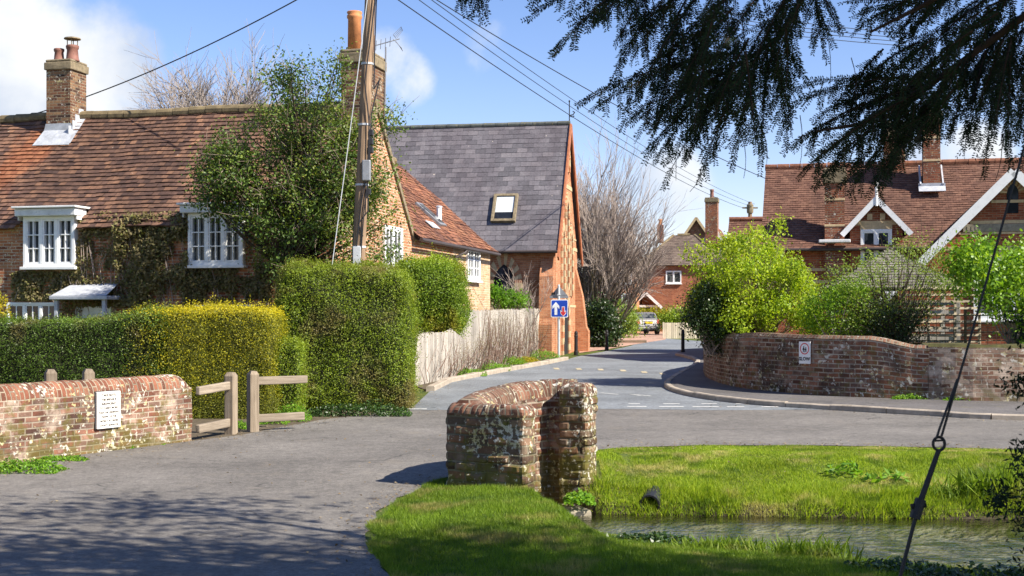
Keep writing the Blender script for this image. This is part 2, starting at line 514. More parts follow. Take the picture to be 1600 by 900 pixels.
M['brick_far'] = brick('brick_far', [(.26, .075, .04), (.34, .11, .055), (.40, .15, .075)], (.36, .25, .17), mw=.009)
M['brick_chimney'] = brick('brick_chimney', [(.055, .032, .025), (.14, .062, .037), (.21, .10, .055), (.28, .17, .09)], (.26, .21, .14), lichen=.6, soot=.5)
M['brick_chimney_red'] = brick('brick_chimney_red', [(.16, .05, .03), (.26, .085, .045), (.33, .13, .065)], (.30, .22, .15), soot=.35, lichen=.2)
M['brick_bridge'] = brick('brick_bridge', [(.045, .03, .02), (.11, .065, .04), (.19, .10, .055), (.24, .16, .10), (.085, .062, .042)], (.17, .15, .10), bw=.27, bh=.098, mw=.012, lichen=1.6, lscale=1.2, wobble=False, moss=.85, soot=.35, wash=.15, bump=1.0)
M['brick_bridge_top'] = brick('brick_bridge_top', [(.08, .04, .028), (.16, .07, .045), (.25, .13, .085), (.13, .09, .065)], (.24, .21, .155), mw=.010, lichen=1.5, soot=.4, swap=True, bump=.9)
M['brick_parapet'] = brick('brick_parapet', [(0.0675, 0.0368, 0.0286), (0.153, 0.0609, 0.0385), (0.225, 0.0924, 0.0572), (0.279, 0.1575, 0.11), (0.099, 0.063, 0.0495)], (.36, .30, .23), mw=.011, lichen=1.15, moss=.65, soot=.45, wash=.55, bump=.7, wobble=False)
M['brick_parapet_top'] = brick('brick_parapet_top', [(.10, .045, .03), (.20, .075, .045), (.28, .13, .08)], (.30, .25, .18), lichen=1.15, soot=.4, swap=True, bump=.8)
M['brick_garden'] = brick('brick_garden', [(0.082, 0.0369, 0.0246), (0.164, 0.0697, 0.041), (0.246, 0.1066, 0.0615), (0.2706, 0.1476, 0.0984), (0.1148, 0.0615, 0.0451)], (.36, .31, .24), mw=.011, lichen=.55, moss=.45, soot=.85, wash=.3, bump=.8, lscale=.7)
M['brick_garden_low'] = brick('brick_garden_low', [(0.102, 0.051, 0.034), (0.204, 0.1105, 0.0723), (0.306, 0.2125, 0.153), (0.391, 0.3145, 0.2465)], (.40, .33, .25), mw=.011, lichen=.9, moss=.45, soot=.5, wash=.7, bump=.8, lscale=.6)
M['brick_garden_top'] = brick('brick_garden_top', [(.12, .06, .04), (.22, .11, .07), (.28, .18, .12)], (.25, .23, .17), lichen=.5, moss=.2, soot=.6, swap=True)
M['tile_cottage'] = tiles('tile_cottage', [(0.0744, 0.0432, 0.0336), (0.1256, 0.0691, 0.0493), (0.1628, 0.0886, 0.0594), (0.1953, 0.1058, 0.0672), (0.279, 0.1458, 0.084)], stain=.5, lichen=.6, streak=(-8.9, .55))
M['tile_wing'] = tiles('tile_wing', [(.09, .038, .024), (.19, .075, .042), (.27, .11, .058), (.34, .155, .08), (.14, .06, .038)], stain=.35, lichen=.4)
M['tile_school'] = tiles('tile_school', [(0.1045, 0.0495, 0.0336), (0.133, 0.0638, 0.0426), (0.1568, 0.077, 0.0504), (0.1805, 0.0935, 0.0616)], stain=.3, lichen=.25)
M['tile_brown'] = tiles('tile_brown', [(.10, .075, .06), (.15, .11, .085), (.19, .145, .11)], stain=.4, lichen=.2)
M['tile_red'] = tiles('tile_red', [(.20, .07, .045), (.26, .10, .06), (.30, .13, .08)], stain=.3, lichen=0)
M['tile_grey'] = tiles('tile_grey', [(0.124, 0.1116, 0.09), (0.1736, 0.1612, 0.132), (0.2232, 0.2046, 0.168)], stain=.35, lichen=.3)
M['slate'] = tiles('slate', [(.095, .09, .10), (.125, .118, .13), (.152, .142, .155), (.18, .165, .175)], dark=(.075, .06, .07), stain=.45, lichen=.45)
M['ridge_moss'] = paint('ridge_moss', (.17, .13, .07), .9, .45, 5, dirt=(.22, .19, .06))
M['ridge_red'] = paint('ridge_red', (.19, .08, .045), .9, .4, 5, dirt=(.26, .22, .12))
M['ridge_slate'] = paint('ridge_slate', (.10, .11, .10), .8, .3, 4, dirt=(.35, .28, .10))
M['white'] = paint('white', (.78, .79, .78), .45, .05, 4, dirt=(.60, .60, .56))
M['white_old'] = paint('white_old', (.66, .67, .66), .6, .12, 5, dirt=(.42, .42, .38))
M['glass'] = glassm('glass', (.022, .026, .028), (.10, .105, .10))
M['glass_dark'] = glassm('glass_dark', (.014, .016, .02))
M['glass_sky'] = paint('glass_blind', (.55, .58, .58), .3, .05, 3)
M['lead'] = paint('lead', (.40, .42, .45), .55, .22, 7, dirt=(.62, .63, .64), metal=0.0)
M['stone'] = paint('stone', (.50, .38, .22), .9, .25, 7, dirt=(.34, .24, .14))
M['stone_grey'] = paint('stone_grey', (.26, .23, .17), .9, .3, 9, dirt=(.16, .13, .10))
M['cap_moss'] = paint('cap_moss', (.20, .16, .10), .95, .4, 8, dirt=(.16, .15, .05))
M['pot_orange'] = paint('pot_orange', (.50, .20, .075), .75, .25, 5, dirt=(.26, .12, .06))
M['pot_brown'] = paint('pot_brown', (.20, .09, .065), .7, .3, 6, dirt=(.08, .05, .04))
M['dark_metal'] = paint('dark_metal', (.02, .02, .022), .45, .2, 9, spec=.5)
M['black'] = paint('black', (.012, .012, .013), .6, .2, 8)
M['grey_metal'] = paint('grey_metal', (.30, .31, .32), .45, .15, 8, metal=.5)
M['galv'] = paint('galv', (.52, .54, .55), .5, .12, 8, metal=.25)
M['gutter'] = paint('gutter', (.055, .042, .038), .5, .2, 8)
M['barge_brown'] = paint('barge_brown', (.34, .12, .05), .6, .25, 6)
M['blue_sign'] = paint('blue_sign', (.012, .06, .42), .4, .06, 3)
M['red_sign'] = paint('red_sign', (.62, .03, .04), .4, .06, 3)
M['white_sign'] = paint('white_sign', (.80, .81, .80), .4, .05, 9)
M['plaque'] = paint('plaque', (.78, .76, .70), .55, .06, 9, dirt=(.62, .58, .48))
M['plaque_ink'] = paint('plaque_ink', (.045, .035, .03), .7, .3, 30)
M['interior'] = paint('interior', (.012, .011, .011), .9, .2, 4)
M['car_silver'] = paint('car_silver', (.27, .255, .25), .3, .04, 3, metal=.5, spec=.6)
M['car_plate'] = paint('car_plate', (.72, .50, .03), .4, .05, 9)
M['car_light'] = paint('car_light', (.50, .07, .06), .25, .1, 9, spec=.6)
M['rubber'] = paint('rubber', (.018, .018, .018), .8, .2, 9)
M['oak'] = woodm('oak', (.15, .115, .08), (.33, .27, .20), 2.5, 2)
M['oak_rail'] = woodm('oak_rail', (.17, .135, .10), (.37, .31, .235), 2.5, 0)
M['fence'] = woodm('fence', (.25, .225, .195), (.47, .435, .38), 2.5, 2)
M['picket'] = woodm('picket', (.48, .40, .28), (.68, .60, .46), 2.5, 2)
M['pole'] = woodm('pole', (.13, .085, .055), (.36, .25, .16), 2.2, 2)
M['post_wood'] = woodm('post_wood', (.16, .12, .07), (.32, .24, .15), 2.5, 2)
M['timber'] = woodm('timber', (.10, .07, .045), (.22, .16, .11), 2.5, 0)
M['asphalt'] = asphalt('asphalt', (.108, .100, .090), (.178, .164, .146), (.18, .155, .12))
M['asphalt_side'] = asphalt('asphalt_side', (.130, .142, .152), (.190, .205, .215))
M['asphalt_path'] = asphalt('asphalt_path', (.085, .08, .078), (.13, .12, .115), (.12, .11, .06))
M['paving'] = brick('paving', [(.36, .20, .14), (.44, .27, .19), (.48, .32, .24)], (.30, .22, .17), bw=.4, bh=.4, mw=.01)
M['kerb_stone'] = paint('kerb_stone', (.34, .29, .23), .9, .25, 5, dirt=(.18, .15, .10))
M['road_paint'] = paint('road_paint', (.52, .52, .49), .8, .3, 14, dirt=(.20, .20, .20))
M['bump_paint'] = paint('bump_paint', (.40, .34, .22), .8, .35, 9, dirt=(.20, .20, .2))
M['soil'] = paint('soil', (.085, .065, .04), .95, .4, 6, dirt=(.06, .075, .02))
M['moss'] = paint('moss', (.055, .052, .014), .95, .5, 8, dirt=(.10, .075, .02))

# foliage
M['yew'] = leafm('yew', [(.007, .015, .007), (.011, .025, .010), (.020, .042, .014)], .6, .12, .2)
M['yew_bark'] = barkm('yew_bark', (.02, .013, .01), (.06, .04, .03))
M['hedge_green'] = leafm('hedge_green', [(.045, .085, .012), (.085, .15, .018), (.14, .21, .026)], .45, .32, .3, patch=(.15, .12, .045), pscale=1.1)
M['hedge_gold'] = leafm('hedge_gold', [(.10, .125, .012), (.17, .185, .012), (.30, .29, .014), (.50, .44, .018), (.62, .52, .02)], .5, .38, .3, patch=(.12, .14, .02), pscale=.8)
M['hedge_big'] = leafm('hedge_big', [(.085, .14, .014), (.17, .25, .018), (.27, .34, .026), (.12, .17, .018)], .5, .36, .3, patch=(.20, .155, .06), pscale=1.1)
M['hedge_round'] = leafm('hedge_round', [(.095, .176, .016), (.189, .284, .022), (.284, .378, .027)], .5, .36, .3, patch=(.26, .22, .02), pscale=.7)
M['holly'] = leafm('holly', [(.041, .081, .016), (.074, .135, .022), (.135, .196, .030), (.243, .257, .047)], .5, .3, .35)
M['climber'] = leafm('climber', [(.12, .10, .05), (.19, .16, .075), (.26, .22, .10), (.13, .15, .035)], .6, .3, .2)
M['spring'] = leafm('spring', [(.130, .234, .016), (.260, .377, .021), (.390, .481, .033), (.072, .130, .013)], .5, .42, .3)
M['spring_bright'] = leafm('spring_bright', [(.078, .182, .016), (.169, .312, .021), (.299, .429, .026)], .45, .4, .35)
M['sparse'] = leafm('sparse', [(.120, .192, .030), (.204, .288, .048), (.288, .348, .090)], .5, .4, .3)
M['evergreen'] = leafm('evergreen', [(.014, .032, .008), (.03, .058, .012), (.05, .09, .018)], .4, .25, .45)
M['ivy'] = leafm('ivy', [(.018, .042, .010), (.035, .08, .015), (.07, .12, .02)], .4, .25, .45)
M['weed'] = leafm('weed', [(.072, .180, .014), (.144, .300, .022), (.240, .384, .036)], .5, .4, .3)
M['yellow_flower'] = leafm('yellow_flower', [(.30, .26, .01), (.42, .34, .012), (.16, .20, .01)], .5, .4, .3)
M['twig'] = barkm('twig', (.22, .175, .15), (.42, .345, .29))
M['twig_dark'] = barkm('twig_dark', (.035, .026, .018), (.10, .075, .05))
M['twig_pale'] = barkm('twig_pale', (.15, .115, .085), (.32, .26, .20))
M['bare_bark'] = barkm('bare_bark', (.10, .08, .055), (.26, .215, .15))
M['twig_grey'] = barkm('twig_grey', (.20, .17, .15), (.36, .315, .28))
M['twig_brown'] = barkm('twig_brown', (.10, .065, .05), (.23, .155, .12))
M['litter'] = leafm('litter', [(.10, .065, .03), (.20, .14, .07), (.30, .24, .15), (.07, .05, .03)], .8, .1, .2)
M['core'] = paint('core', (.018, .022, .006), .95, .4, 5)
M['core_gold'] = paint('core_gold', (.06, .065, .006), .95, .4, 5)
M['grass_bank'] = grassm('grass_bank', [(.11, .19, .012), (.20, .30, .016), (.30, .40, .026), (.40, .46, .05)], (.52, .44, .20), .75, 1.2)
M['grass_near'] = grassm('grass_near', [(.08, .15, .010), (.145, .23, .015), (.22, .31, .026)], (.36, .29, .12), .7, 1.5)


def groundm():
    m, nt, out = new_mat('ground'); o = objc(nt)
    c = ramp(nt, noise(nt, o, 1.5, 6, .65), [(.3, (.045, .075, .012)), (.6, (.09, .11, .02)), (.75, (.14, .11, .05))])
    c = mix(nt, 1.0, c, ramp(nt, noise(nt, o, 22, 5, .7), [(.25, .5), (.75, 1.4)]), 'MULTIPLY')
    z = nd(nt, 'ShaderNodeSeparateXYZ', {0: o}).outputs[2]
    v = nd(nt, 'ShaderNodeTexVoronoi', {'Vector': o, 'Scale': 7.0})
    peb = mix(nt, v.outputs['Color'], (.20, .16, .10), (.52, .47, .38))
    peb = mix(nt, smooth(nt, noise(nt, o, 2.2, 4), .48, .62), peb, (.07, .085, .03))
    peb = mix(nt, 1.0, peb, ramp(nt, v.outputs['Distance'], [(.0, 1.2), (.75, .55)]), 'MULTIPLY')
    c = mix(nt, smooth(nt, z, -.50, -.56), mix(nt, smooth(nt, z, -.12, -.3), c, (.045, .036, .022)), peb)
    pbsdf(nt, out, c, .9, noise(nt, o, 14, 5), .6, .03, .2)
    return m


def waterm():
    m, nt, out = new_mat('water'); o = objc(nt)
    st = nd(nt, 'ShaderNodeMapping', {'Vector': o, 'Scale': (1.0, 2.2, 1)}).outputs[0]
    h = math_n(nt, 'ADD', noise(nt, st, 4.5, 3, .5, .4), math_n(nt, 'MULTIPLY', noise(nt, st, 16, 2), .3))
    b = nd(nt, 'ShaderNodeBump', {'Strength': .36, 'Distance': .03, 'Height': h}).outputs[0]
    t = nd(nt, 'ShaderNodeBsdfTransparent', {'Color': (.80, .84, .76, 1)})
    g = nd(nt, 'ShaderNodeBsdfGlossy', {'Color': (1, 1, 1, 1), 'Roughness': .03, 'Normal': b})
    f = nd(nt, 'ShaderNodeFresnel', {'IOR': 1.33, 'Normal': b})
    ln(nt, nd(nt, 'ShaderNodeMixShader', {0: f.outputs[0], 1: t.outputs[0], 2: g.outputs[0]}).outputs[0], out.inputs[0])
    return m


M['ground'] = groundm(); M['water'] = waterm()
# ------------------------------------------------------------------ the ground, the stream, the roads
def sstep(x, a, b):
    t = np.clip((x - a) / (b - a), 0, 1); return t * t * (3 - 2 * t)


NEAR_X = [.15, .5, .9, 1.94, 2.94, 3.76, 4.8, 7, 14, 40]; NEAR_Y = [14.5, 13.9, 13.2, 12.6, 12.0, 11.6, 11.1, 10.6, 9.8, 9.0]
FAR_X = [0, .5, .85, 1.05, 5, 14, 40]; FAR_Y = [16.2, 16.0, 15.3, 14.9, 14.55, 14.25, 13.5]
EDGE_Y = [-6, 0, 9.0, 9.6, 10.6, 11.6, 12.7, 13.7, 14.4, 15.0]; EDGE_X = [-.2, -.35, -.82, -.97, -1.19, -1.28, -1.22, -1.02, -.86, -.7]


def gz(x, y):
    """height of the ground (numpy arrays)"""
    x = np.asarray(x, float); y = np.asarray(y, float)
    z = np.interp(y, [0, 22, 50, 85, 120, 400], [0, 0, .30, .50, .6, .6])
    yn = np.interp(x, NEAR_X, NEAR_Y); yf = np.interp(x, FAR_X, FAR_Y)
    xm = sstep(x, -.25, .12) * sstep(60 - x, 0, 5)
    nearf = .42 * np.clip((y - yn) / np.interp(x, [.1, 1.0], [.6, 3.9]) + 1, 0, 1) + .24 * sstep(y - yn, -.12, .3)
    farf = .36 * np.clip(1 - (y - yf) / np.interp(x, [.85, 1.5], [.42, 2.5]), 0, 1) + .28 * sstep(yf - y, -.14, .12)
    z = z - np.minimum(nearf, farf) * xm
    xe = np.interp(y, EDGE_Y, EDGE_X)
    near = sstep(x - xe, .0, .9) * sstep(yn - y, -.3, .7) * (y < 15)
    far = sstep(17.55 - y, .0, .9) * sstep(y - yf, -.2, .6) * (x > 1.0) * (y > 14)
    bump = .5 + .5 * np.sin(x * 2.1 + 1.3 * np.sin(y * 1.7)) * np.sin(y * 2.7 + .6)
    z = z + near * (.03 + .035 * bump) + far * (.03 + .05 * bump)
    return z


xs = np.unique(np.round(np.concatenate([np.linspace(-400, -20, 12), np.linspace(-20, -3, 18), np.arange(-3, 14.01, .2), np.linspace(14, 60, 24), np.linspace(60, 400, 10)]), 4))
ys = np.unique(np.round(np.concatenate([np.linspace(-40, 6, 12), np.arange(6, 19.01, .13), np.linspace(19, 60, 30), [22, 50, 85, 120, 160, 240, 400, 700]]), 4))
X, Y = np.meshgrid(xs, ys); Z = gz(X, Y)
nx, ny = len(xs), len(ys)
me = bpy.data.meshes.new('ground')
idx = np.arange(nx * ny).reshape(ny, nx)
F = np.stack([idx[:-1, :-1], idx[:-1, 1:], idx[1:, 1:], idx[1:, :-1]], -1).reshape(-1, 4)
me.from_pydata(np.stack([X, Y, Z], -1).reshape(-1, 3).tolist(), [], F.tolist()); me.materials.append(M['ground'])
me.polygons.foreach_set('use_smooth', np.ones(len(me.polygons), dtype=bool))
tag(link('ground', me), kind='structure')

mb = MB()
for x0 in np.arange(.3, 40, .8):
    x1 = x0 + .8
    a0, a1 = np.interp([x0, x1], NEAR_X, NEAR_Y) - .5; b0, b1 = np.interp([x0, x1], FAR_X, FAR_Y) + .5
    mb.face([(x0, a0, -.44), (x1, a1, -.44), (x1, b1, -.44), (x0, b0, -.44)])
tag(mb.build('stream_water', M['water'], smooth=True), kind='structure')


def sheet(name, poly, mat_, off, step=None):
    """flat surface that follows the ground at a fixed small height"""
    n = len(poly)
    if sum((poly[i][0] * poly[(i + 1) % n][1] - poly[(i + 1) % n][0] * poly[i][1]) for i in range(n)) < 0: poly = poly[::-1]
    co, _, tris, *_ = delaunay_2d_cdt([Vector((p[0], p[1])) for p in poly], [], [list(range(n))], 1, 1e-5)
    bm = bmesh.new(); vs_ = [bm.verts.new((p[0], p[1], 0)) for p in co]
    for q in tris: bm.faces.new([vs_[i] for i in q])
    bm.normal_update()
    for f in bm.faces:
        if f.normal.z < 0: f.normal_flip()
    for yb in (22, 50, 85, 120):
        bmesh.ops.bisect_plane(bm, geom=bm.verts[:] + bm.edges[:] + bm.faces[:], plane_co=(0, yb, 0), plane_no=(0, 1, 0))
    for v in bm.verts: v.co.z = base_z(v.co.y) + off
    me = bpy.data.meshes.new(name); bm.to_mesh(me); bm.free(); me.materials.append(mat_)
    uv = me.uv_layers.new(name='UVMap')
    for l in me.loops: uv.data[l.index].uv = me.vertices[l.vertex_index].co.xy
    return tag(link(name, me), kind='structure')


def curve_pts(pts, n=6):
    """smooth the corners of a polyline (Catmull-Rom)"""
    P = [Vector((p[0], p[1])) for p in pts]; out = []
    for i in range(len(P) - 1):
        p0 = P[max(i - 1, 0)]; p1 = P[i]; p2 = P[i + 1]; p3 = P[min(i + 2, len(P) - 1)]
        for k in range(n):
            t = k / n
            out.append(.5 * ((2 * p1) + (p2 - p0) * t + (2 * p0 - 5 * p1 + 4 * p2 - p3) * t * t + (3 * p1 - p0 - 3 * p2 + p3) * t ** 3))
    out.append(P[-1]); return [(p.x, p.y) for p in out]


edge_near = [(float(np.interp(y, EDGE_Y, EDGE_X)), float(y)) for y in np.concatenate([[-6, 0, 6, 8.5], np.arange(9.2, 15.1, .3)])]
rag = lambda pts, a: [(p[0] + a * mnoise.noise(Vector((p[0] * 3, p[1] * 3, 1))), p[1] + a * mnoise.noise(Vector((p[0] * 3, p[1] * 3, 7)))) for p in pts]
edge_far_grass = [(.2, 17.1), (.75, 17.7), gp(930, 704), gp(1000, 699), gp(1100, 696), gp(1300, 697), gp(1450, 700), gp(1600, 703), (12, 17.3), (40, 15)]
kerb_line = curve_pts([(40, 19.0), (14, 21.8), gp(1600, 657), gp(1450, 650), gp(1300, 641), gp(1190, 634), gp(1110, 625), gp(1062, 615), gp(1043, 605), gp(1052, 594), gp(1075, 580), gp(1091, 568), gp(1078, 561), gp(1058, 556)], 5)
left_edge = [(-14, -4), (-9.6, 8), gp(-60, 752), gp(0, 737), gp(150, 706), gp(300, 690), gp(380, 680), gp(440, 668), gp(500, 657), gp(560, 650), gp(640, 641)]
fence_kerb = [gp(640, 641), gp(672, 612), gp(700, 598), gp(740, 590), gp(800, 579), gp(850, 570), gp(884, 563)]
far_left = [gp(900, 558), gp(948, 549), gp(985, 541)]
road_poly = rag(edge_near, .09) + rag(edge_far_grass, .09) + kerb_line[:24] + [gp(1110, 639.5), gp(980, 638), gp(800, 639)] + left_edge[::-1]
sheet('road', road_poly, M['asphalt'], .010)
i0 = 21
side_poly = [gp(640, 642), gp(800, 641), gp(980, 640), gp(1110, 642)] + kerb_line[20:] + [gp(1066, 549), gp(1200, 541), (26, 62), (26, 72), gp(1090, 533), gp(1037, 529), gp(1010, 532)] + far_left[::-1] + fence_kerb[::-1][:-1]
sheet('side_road', side_poly, M['asphalt_side'], .014)

# brick-paved drive where the car stands
sheet('driveway', [gp(905, 552), gp(950, 546), gp(990, 539), gp(1040, 531), gp(1042, 518), gp(985, 515), gp(940, 530), gp(905, 540)], M['paving'], .020)
WALL = curve_pts([(40, 23.6), (15, 25.6), gp(1590, 634), gp(1430, 630), gp(1300, 625), gp(1215, 618), gp(1160, 611), gp(1125, 601), (5.42, 35.0), (5.95, 38.0), (7.2, 41)], 6)
sheet('pavement', kerb_line + [gp(1066, 549), gp(1110, 547), (7.6, 42)] + WALL[::-1], M['asphalt_path'], .10)


def sweep(mb, path, prof, zf=None, mis=None, u0=0.0, caps=True, hscale=None):
    """push a profile [(offset to the right, height)] along a plan path"""
    n = len(path); u = u0; rings = []; us = []
    for i, p in enumerate(path):
        a = path[max(i - 1, 0)]; b = path[min(i + 1, n - 1)]
        t = Vector((b[0] - a[0], b[1] - a[1])).normalized(); r = Vector((t.y, -t.x))
        if i: u += math.hypot(p[0] - path[i - 1][0], p[1] - path[i - 1][1])
        z0 = zf(p[0], p[1]) if zf else 0
        hs = hscale(i, u) if hscale else None
        ring = []
        for o, z in prof:
            if hs: o, z = hs(o, z)
            ring.append((p[0] + r.x * o, p[1] + r.y * o, z0 + z))
        rings.append(ring); us.append(u)
    vv = [0.0]
    for (o0, z0), (o1, z1) in zip(prof, prof[1:]): vv.append(vv[-1] + math.hypot(o1 - o0, z1 - z0))
    for i in range(n - 1):
        for k in range(len(prof) - 1):
            A, B = rings[i], rings[i + 1]
            mb.face([A[k], A[k + 1], B[k + 1], B[k]], mis[k] if mis else 0, uv=[(us[i], vv[k]), (us[i], vv[k + 1]), (us[i + 1], vv[k + 1]), (us[i + 1], vv[k])], rnd=.5)
    if caps:
        mb.face(rings[0], mis[0] if mis else 0); mb.face(rings[-1][::-1], mis[0] if mis else 0)
    return u


def densify(path, step):
    out = [tuple(path[0])]
    for a, b in zip(path, path[1:]):
        L = math.hypot(b[0] - a[0], b[1] - a[1]); n = max(1, int(round(L / step)))
        for k in range(1, n + 1): out.append((a[0] + (b[0] - a[0]) * k / n, a[1] + (b[1] - a[1]) * k / n))
    return out


def rough(mb, amp, s=5.0, seed=0):
    mb.v = [(x + amp * mnoise.noise(Vector((x * s, y * s, z * s + seed))), y + amp * mnoise.noise(Vector((x * s + 9, y * s, z * s + seed))), z + amp * .6 * mnoise.noise(Vector((x * s, y * s + 9, z * s + seed)))) for x, y, z in mb.v]


def brick_relief(mb, bw, bh, depth=.014, jit=.010, mw=.012, mis=(0,), seed=0, swapmi=()):
    """press the joints of the brick pattern back and let every brick stand a little differently"""
    acc = {}
    for f, uv, mi in zip(mb.f, mb.uv, mb.mi):
        if uv is None or (mi not in mis and mi not in swapmi): continue
        p = [Vector(mb.v[i]) for i in f]; n = (p[1] - p[0]).cross(p[2] - p[0])
        if n.length < 1e-12: continue
        n.normalize()
        for i, (u, v) in zip(f, uv):
            w_, h_ = bw, bh
            if mi in swapmi: u, v = v, u; w_, h_ = .225, .075
            row = math.floor(v / h_); uu = u + (w_ * .5 if row % 2 == 0 else 0); col = math.floor(uu / w_)
            fx = uu - col * w_; fy = v - row * h_; d = min(fx, w_ - fx, fy, h_ - fy)
            t = min(1, max(0, (d - mw * .35) / (mw * 1.1))); r = mnoise.cell(Vector((col * 1.37 + seed, row * 2.11, .5)))
            e = mnoise.noise(Vector(mb.v[i]) * 22) * .5 + mnoise.noise(Vector(mb.v[i]) * 9)
            sw_ = .45 if mi in swapmi else 1.0
            o = sw_ * (-depth * (1 - t) + t * (jit * (r - .5) * 2)) + t * e * .006
            key = tuple(round(c, 4) for c in mb.v[i]); a = acc.setdefault(key, [Vector(), 0.0, 0]); a[0] += n; a[1] += o; a[2] += 1
    out = []
    for v in mb.v:
        a = acc.get(tuple(round(c, 4) for c in v))
        if a is None or a[0].length < 1e-6: out.append(v)
        else:
            q = Vector(v) + a[0].normalized() * (a[1] / a[2]) * a_sign; out.append(tuple(q))
    mb.v = out


a_sign = 1


def kerb(path, label, h=.115, w=.15, seglen=.9):
    t = thing('kerb', label, 'kerb'); P = densify(path, .3); L = 0; start = 0
    mb = MB(); k = max(2, int(seglen / .3)); i = 0
    while i < len(P) - 1:
        q = P[i:i + k + 1]
        if len(q) < 2: break
        dz = random.uniform(-.012, .012)
        # a thin joint between stones
        a, b = Vector(q[0]), Vector(q[1]); q[0] = tuple(a + (b - a).normalized() * .012)
        sweep(mb, q, [(-w / 2, -.1), (-w / 2, h + dz - .02), (-w / 2 + .025, h + dz), (w / 2 - .015, h + dz), (w / 2, h + dz - .02), (w / 2, -.1)], zf=lambda x, y: base_z(y))
        i += k
    rough(mb, .012, 3)
    mb.build('kerb_stones', M['kerb_stone'], t)


kerb([(p[0], p[1]) for p in kerb_line], 'pale stone kerb curving round the corner pavement below the garden wall')
kerb(fence_kerb[1:], 'low stone kerb edging the weedy strip beside the wooden fence', h=.13, w=.2, seglen=.6)

# painted marks: give-way dashes, faint bars on the hump
mb = MB()


def mark(px0, py0, px1, py1, w, off=.019):
    a = Vector(gp(px0, py0)); b = Vector(gp(px1, py1)); t = (b - a).normalized(); r = Vector((-t.y, t.x)) * w / 2
    q = [a - r, b - r, b + r, a + r]
    mb.face([(p.x, p.y, base_z(p.y) + off) for p in q])


for x0, x1 in ((618, 667), (980, 1010), (1030, 1068), (1082, 1123), (1136, 1163), (1190, 1216), (1232, 1258)):
    yy = 641 if x0 < 700 else 636.5
    mark(x0, yy + (x0 - 980) * .002, x1, yy + (x1 - 980) * .002, .14)
for x0, x1 in ((982, 1000), (1036, 1062), (1096, 1120), (1150, 1172)): mark(x0, 632, x1, 632.3, .12)
for x0, x1 in ((938, 966), (985, 1018), (985, 1000)): mark(x0, 615 + (x0 - 938) * .05, x1, 616 + (x1 - 938) * .05, .07)
mark(888, 596, 900, 595.6, .12); mark(969, 602, 978, 603, .12)
tag(mb.build('road_markings', M['road_paint']), kind='structure')
mb = MB()
for x, y in ((868, 577), (903, 577.6), (937, 578.5), (972, 580), (1005, 582.5), (1034, 585)):
    mark(x, y - 1.3, x + 3, y + 1.2, .16, .021)
tag(mb.build('hump_markings', M['bump_paint']), kind='structure')
# dry verge soil along fence, hedge and pavement foot
sheet('verge', fence_kerb[1:] + [gp(868, 560), gp(866, 553), gp(790, 566), gp(700, 584), gp(655, 598), gp(648, 604)], M['soil'], .016)
sheet('verge', [left_edge[i] for i in range(2, 11)] + [gp(650, 600), (-3.0, 30), (-9, 30), (-12, 14)], M['soil'], .006)


# ------------------------------------------------------------------ brick bridge parapets and garden wall
def arc_top(hw, zs, rise, n=8):
    return [(-hw * math.cos(math.pi * k / n), zs + rise * math.sin(math.pi * k / n)) for k in range(n + 1)]


def side_pts(x, z0, z1, n): return [(x, z0 + (z1 - z0) * k / n) for k in range(n)]


t = thing('bridge_parapet', 'long red brick bridge parapet with half-round coping and white notice', 'parapet', loc=(0, 0, 0))
e0 = Vector(gp(0, 727)); e1 = Vector(gp(300, 690)); dr = (e1 - e0).normalized(); nn = Vector((-dr.y, dr.x)) * .19
P = densify([tuple(e0 - dr * 7 + nn + Vector((-.6, -.2))), tuple(e0 - dr * 3 + nn + Vector((-.1, 0))), tuple(e0 + nn), tuple(e1 + nn)], .03)
prof = [(-.18, -.4)] + side_pts(-.18, -.1, .80, 60) + arc_top(.18, .80, .2, 16) + side_pts(.18, .80, -.4, 10)[1:] + [(.18, -.4)]
mis = [0] * 61 + [1] * 16 + [0] * 10
mbw = MB(); NP = len(P)


def endround(i, u):
    r = max(0, 1 - (NP - 1 - i) * .03 / .24)
    if r <= 0: return None
    s = math.sqrt(max(0, 1 - r * r * .92))
    return lambda o, z: (o, z if z <= .8 else .8 + (z - .8) * s - .03 * r)


sweep(mbw, P, prof, mis=mis, hscale=endround); a_sign = -1; brick_relief(mbw, .225, .075, .010, .006, swapmi=(1,)); rough(mbw, .016, 4)
mbw.build('wall', [M['brick_parapet'], M['brick_parapet_top']], t, smooth=False)

# the curved parapet beside the stream: end pier, curved wall, second pier
t = thing('bridge_parapet', 'curved mossy brick parapet with two rounded end piers above the stream', 'parapet')


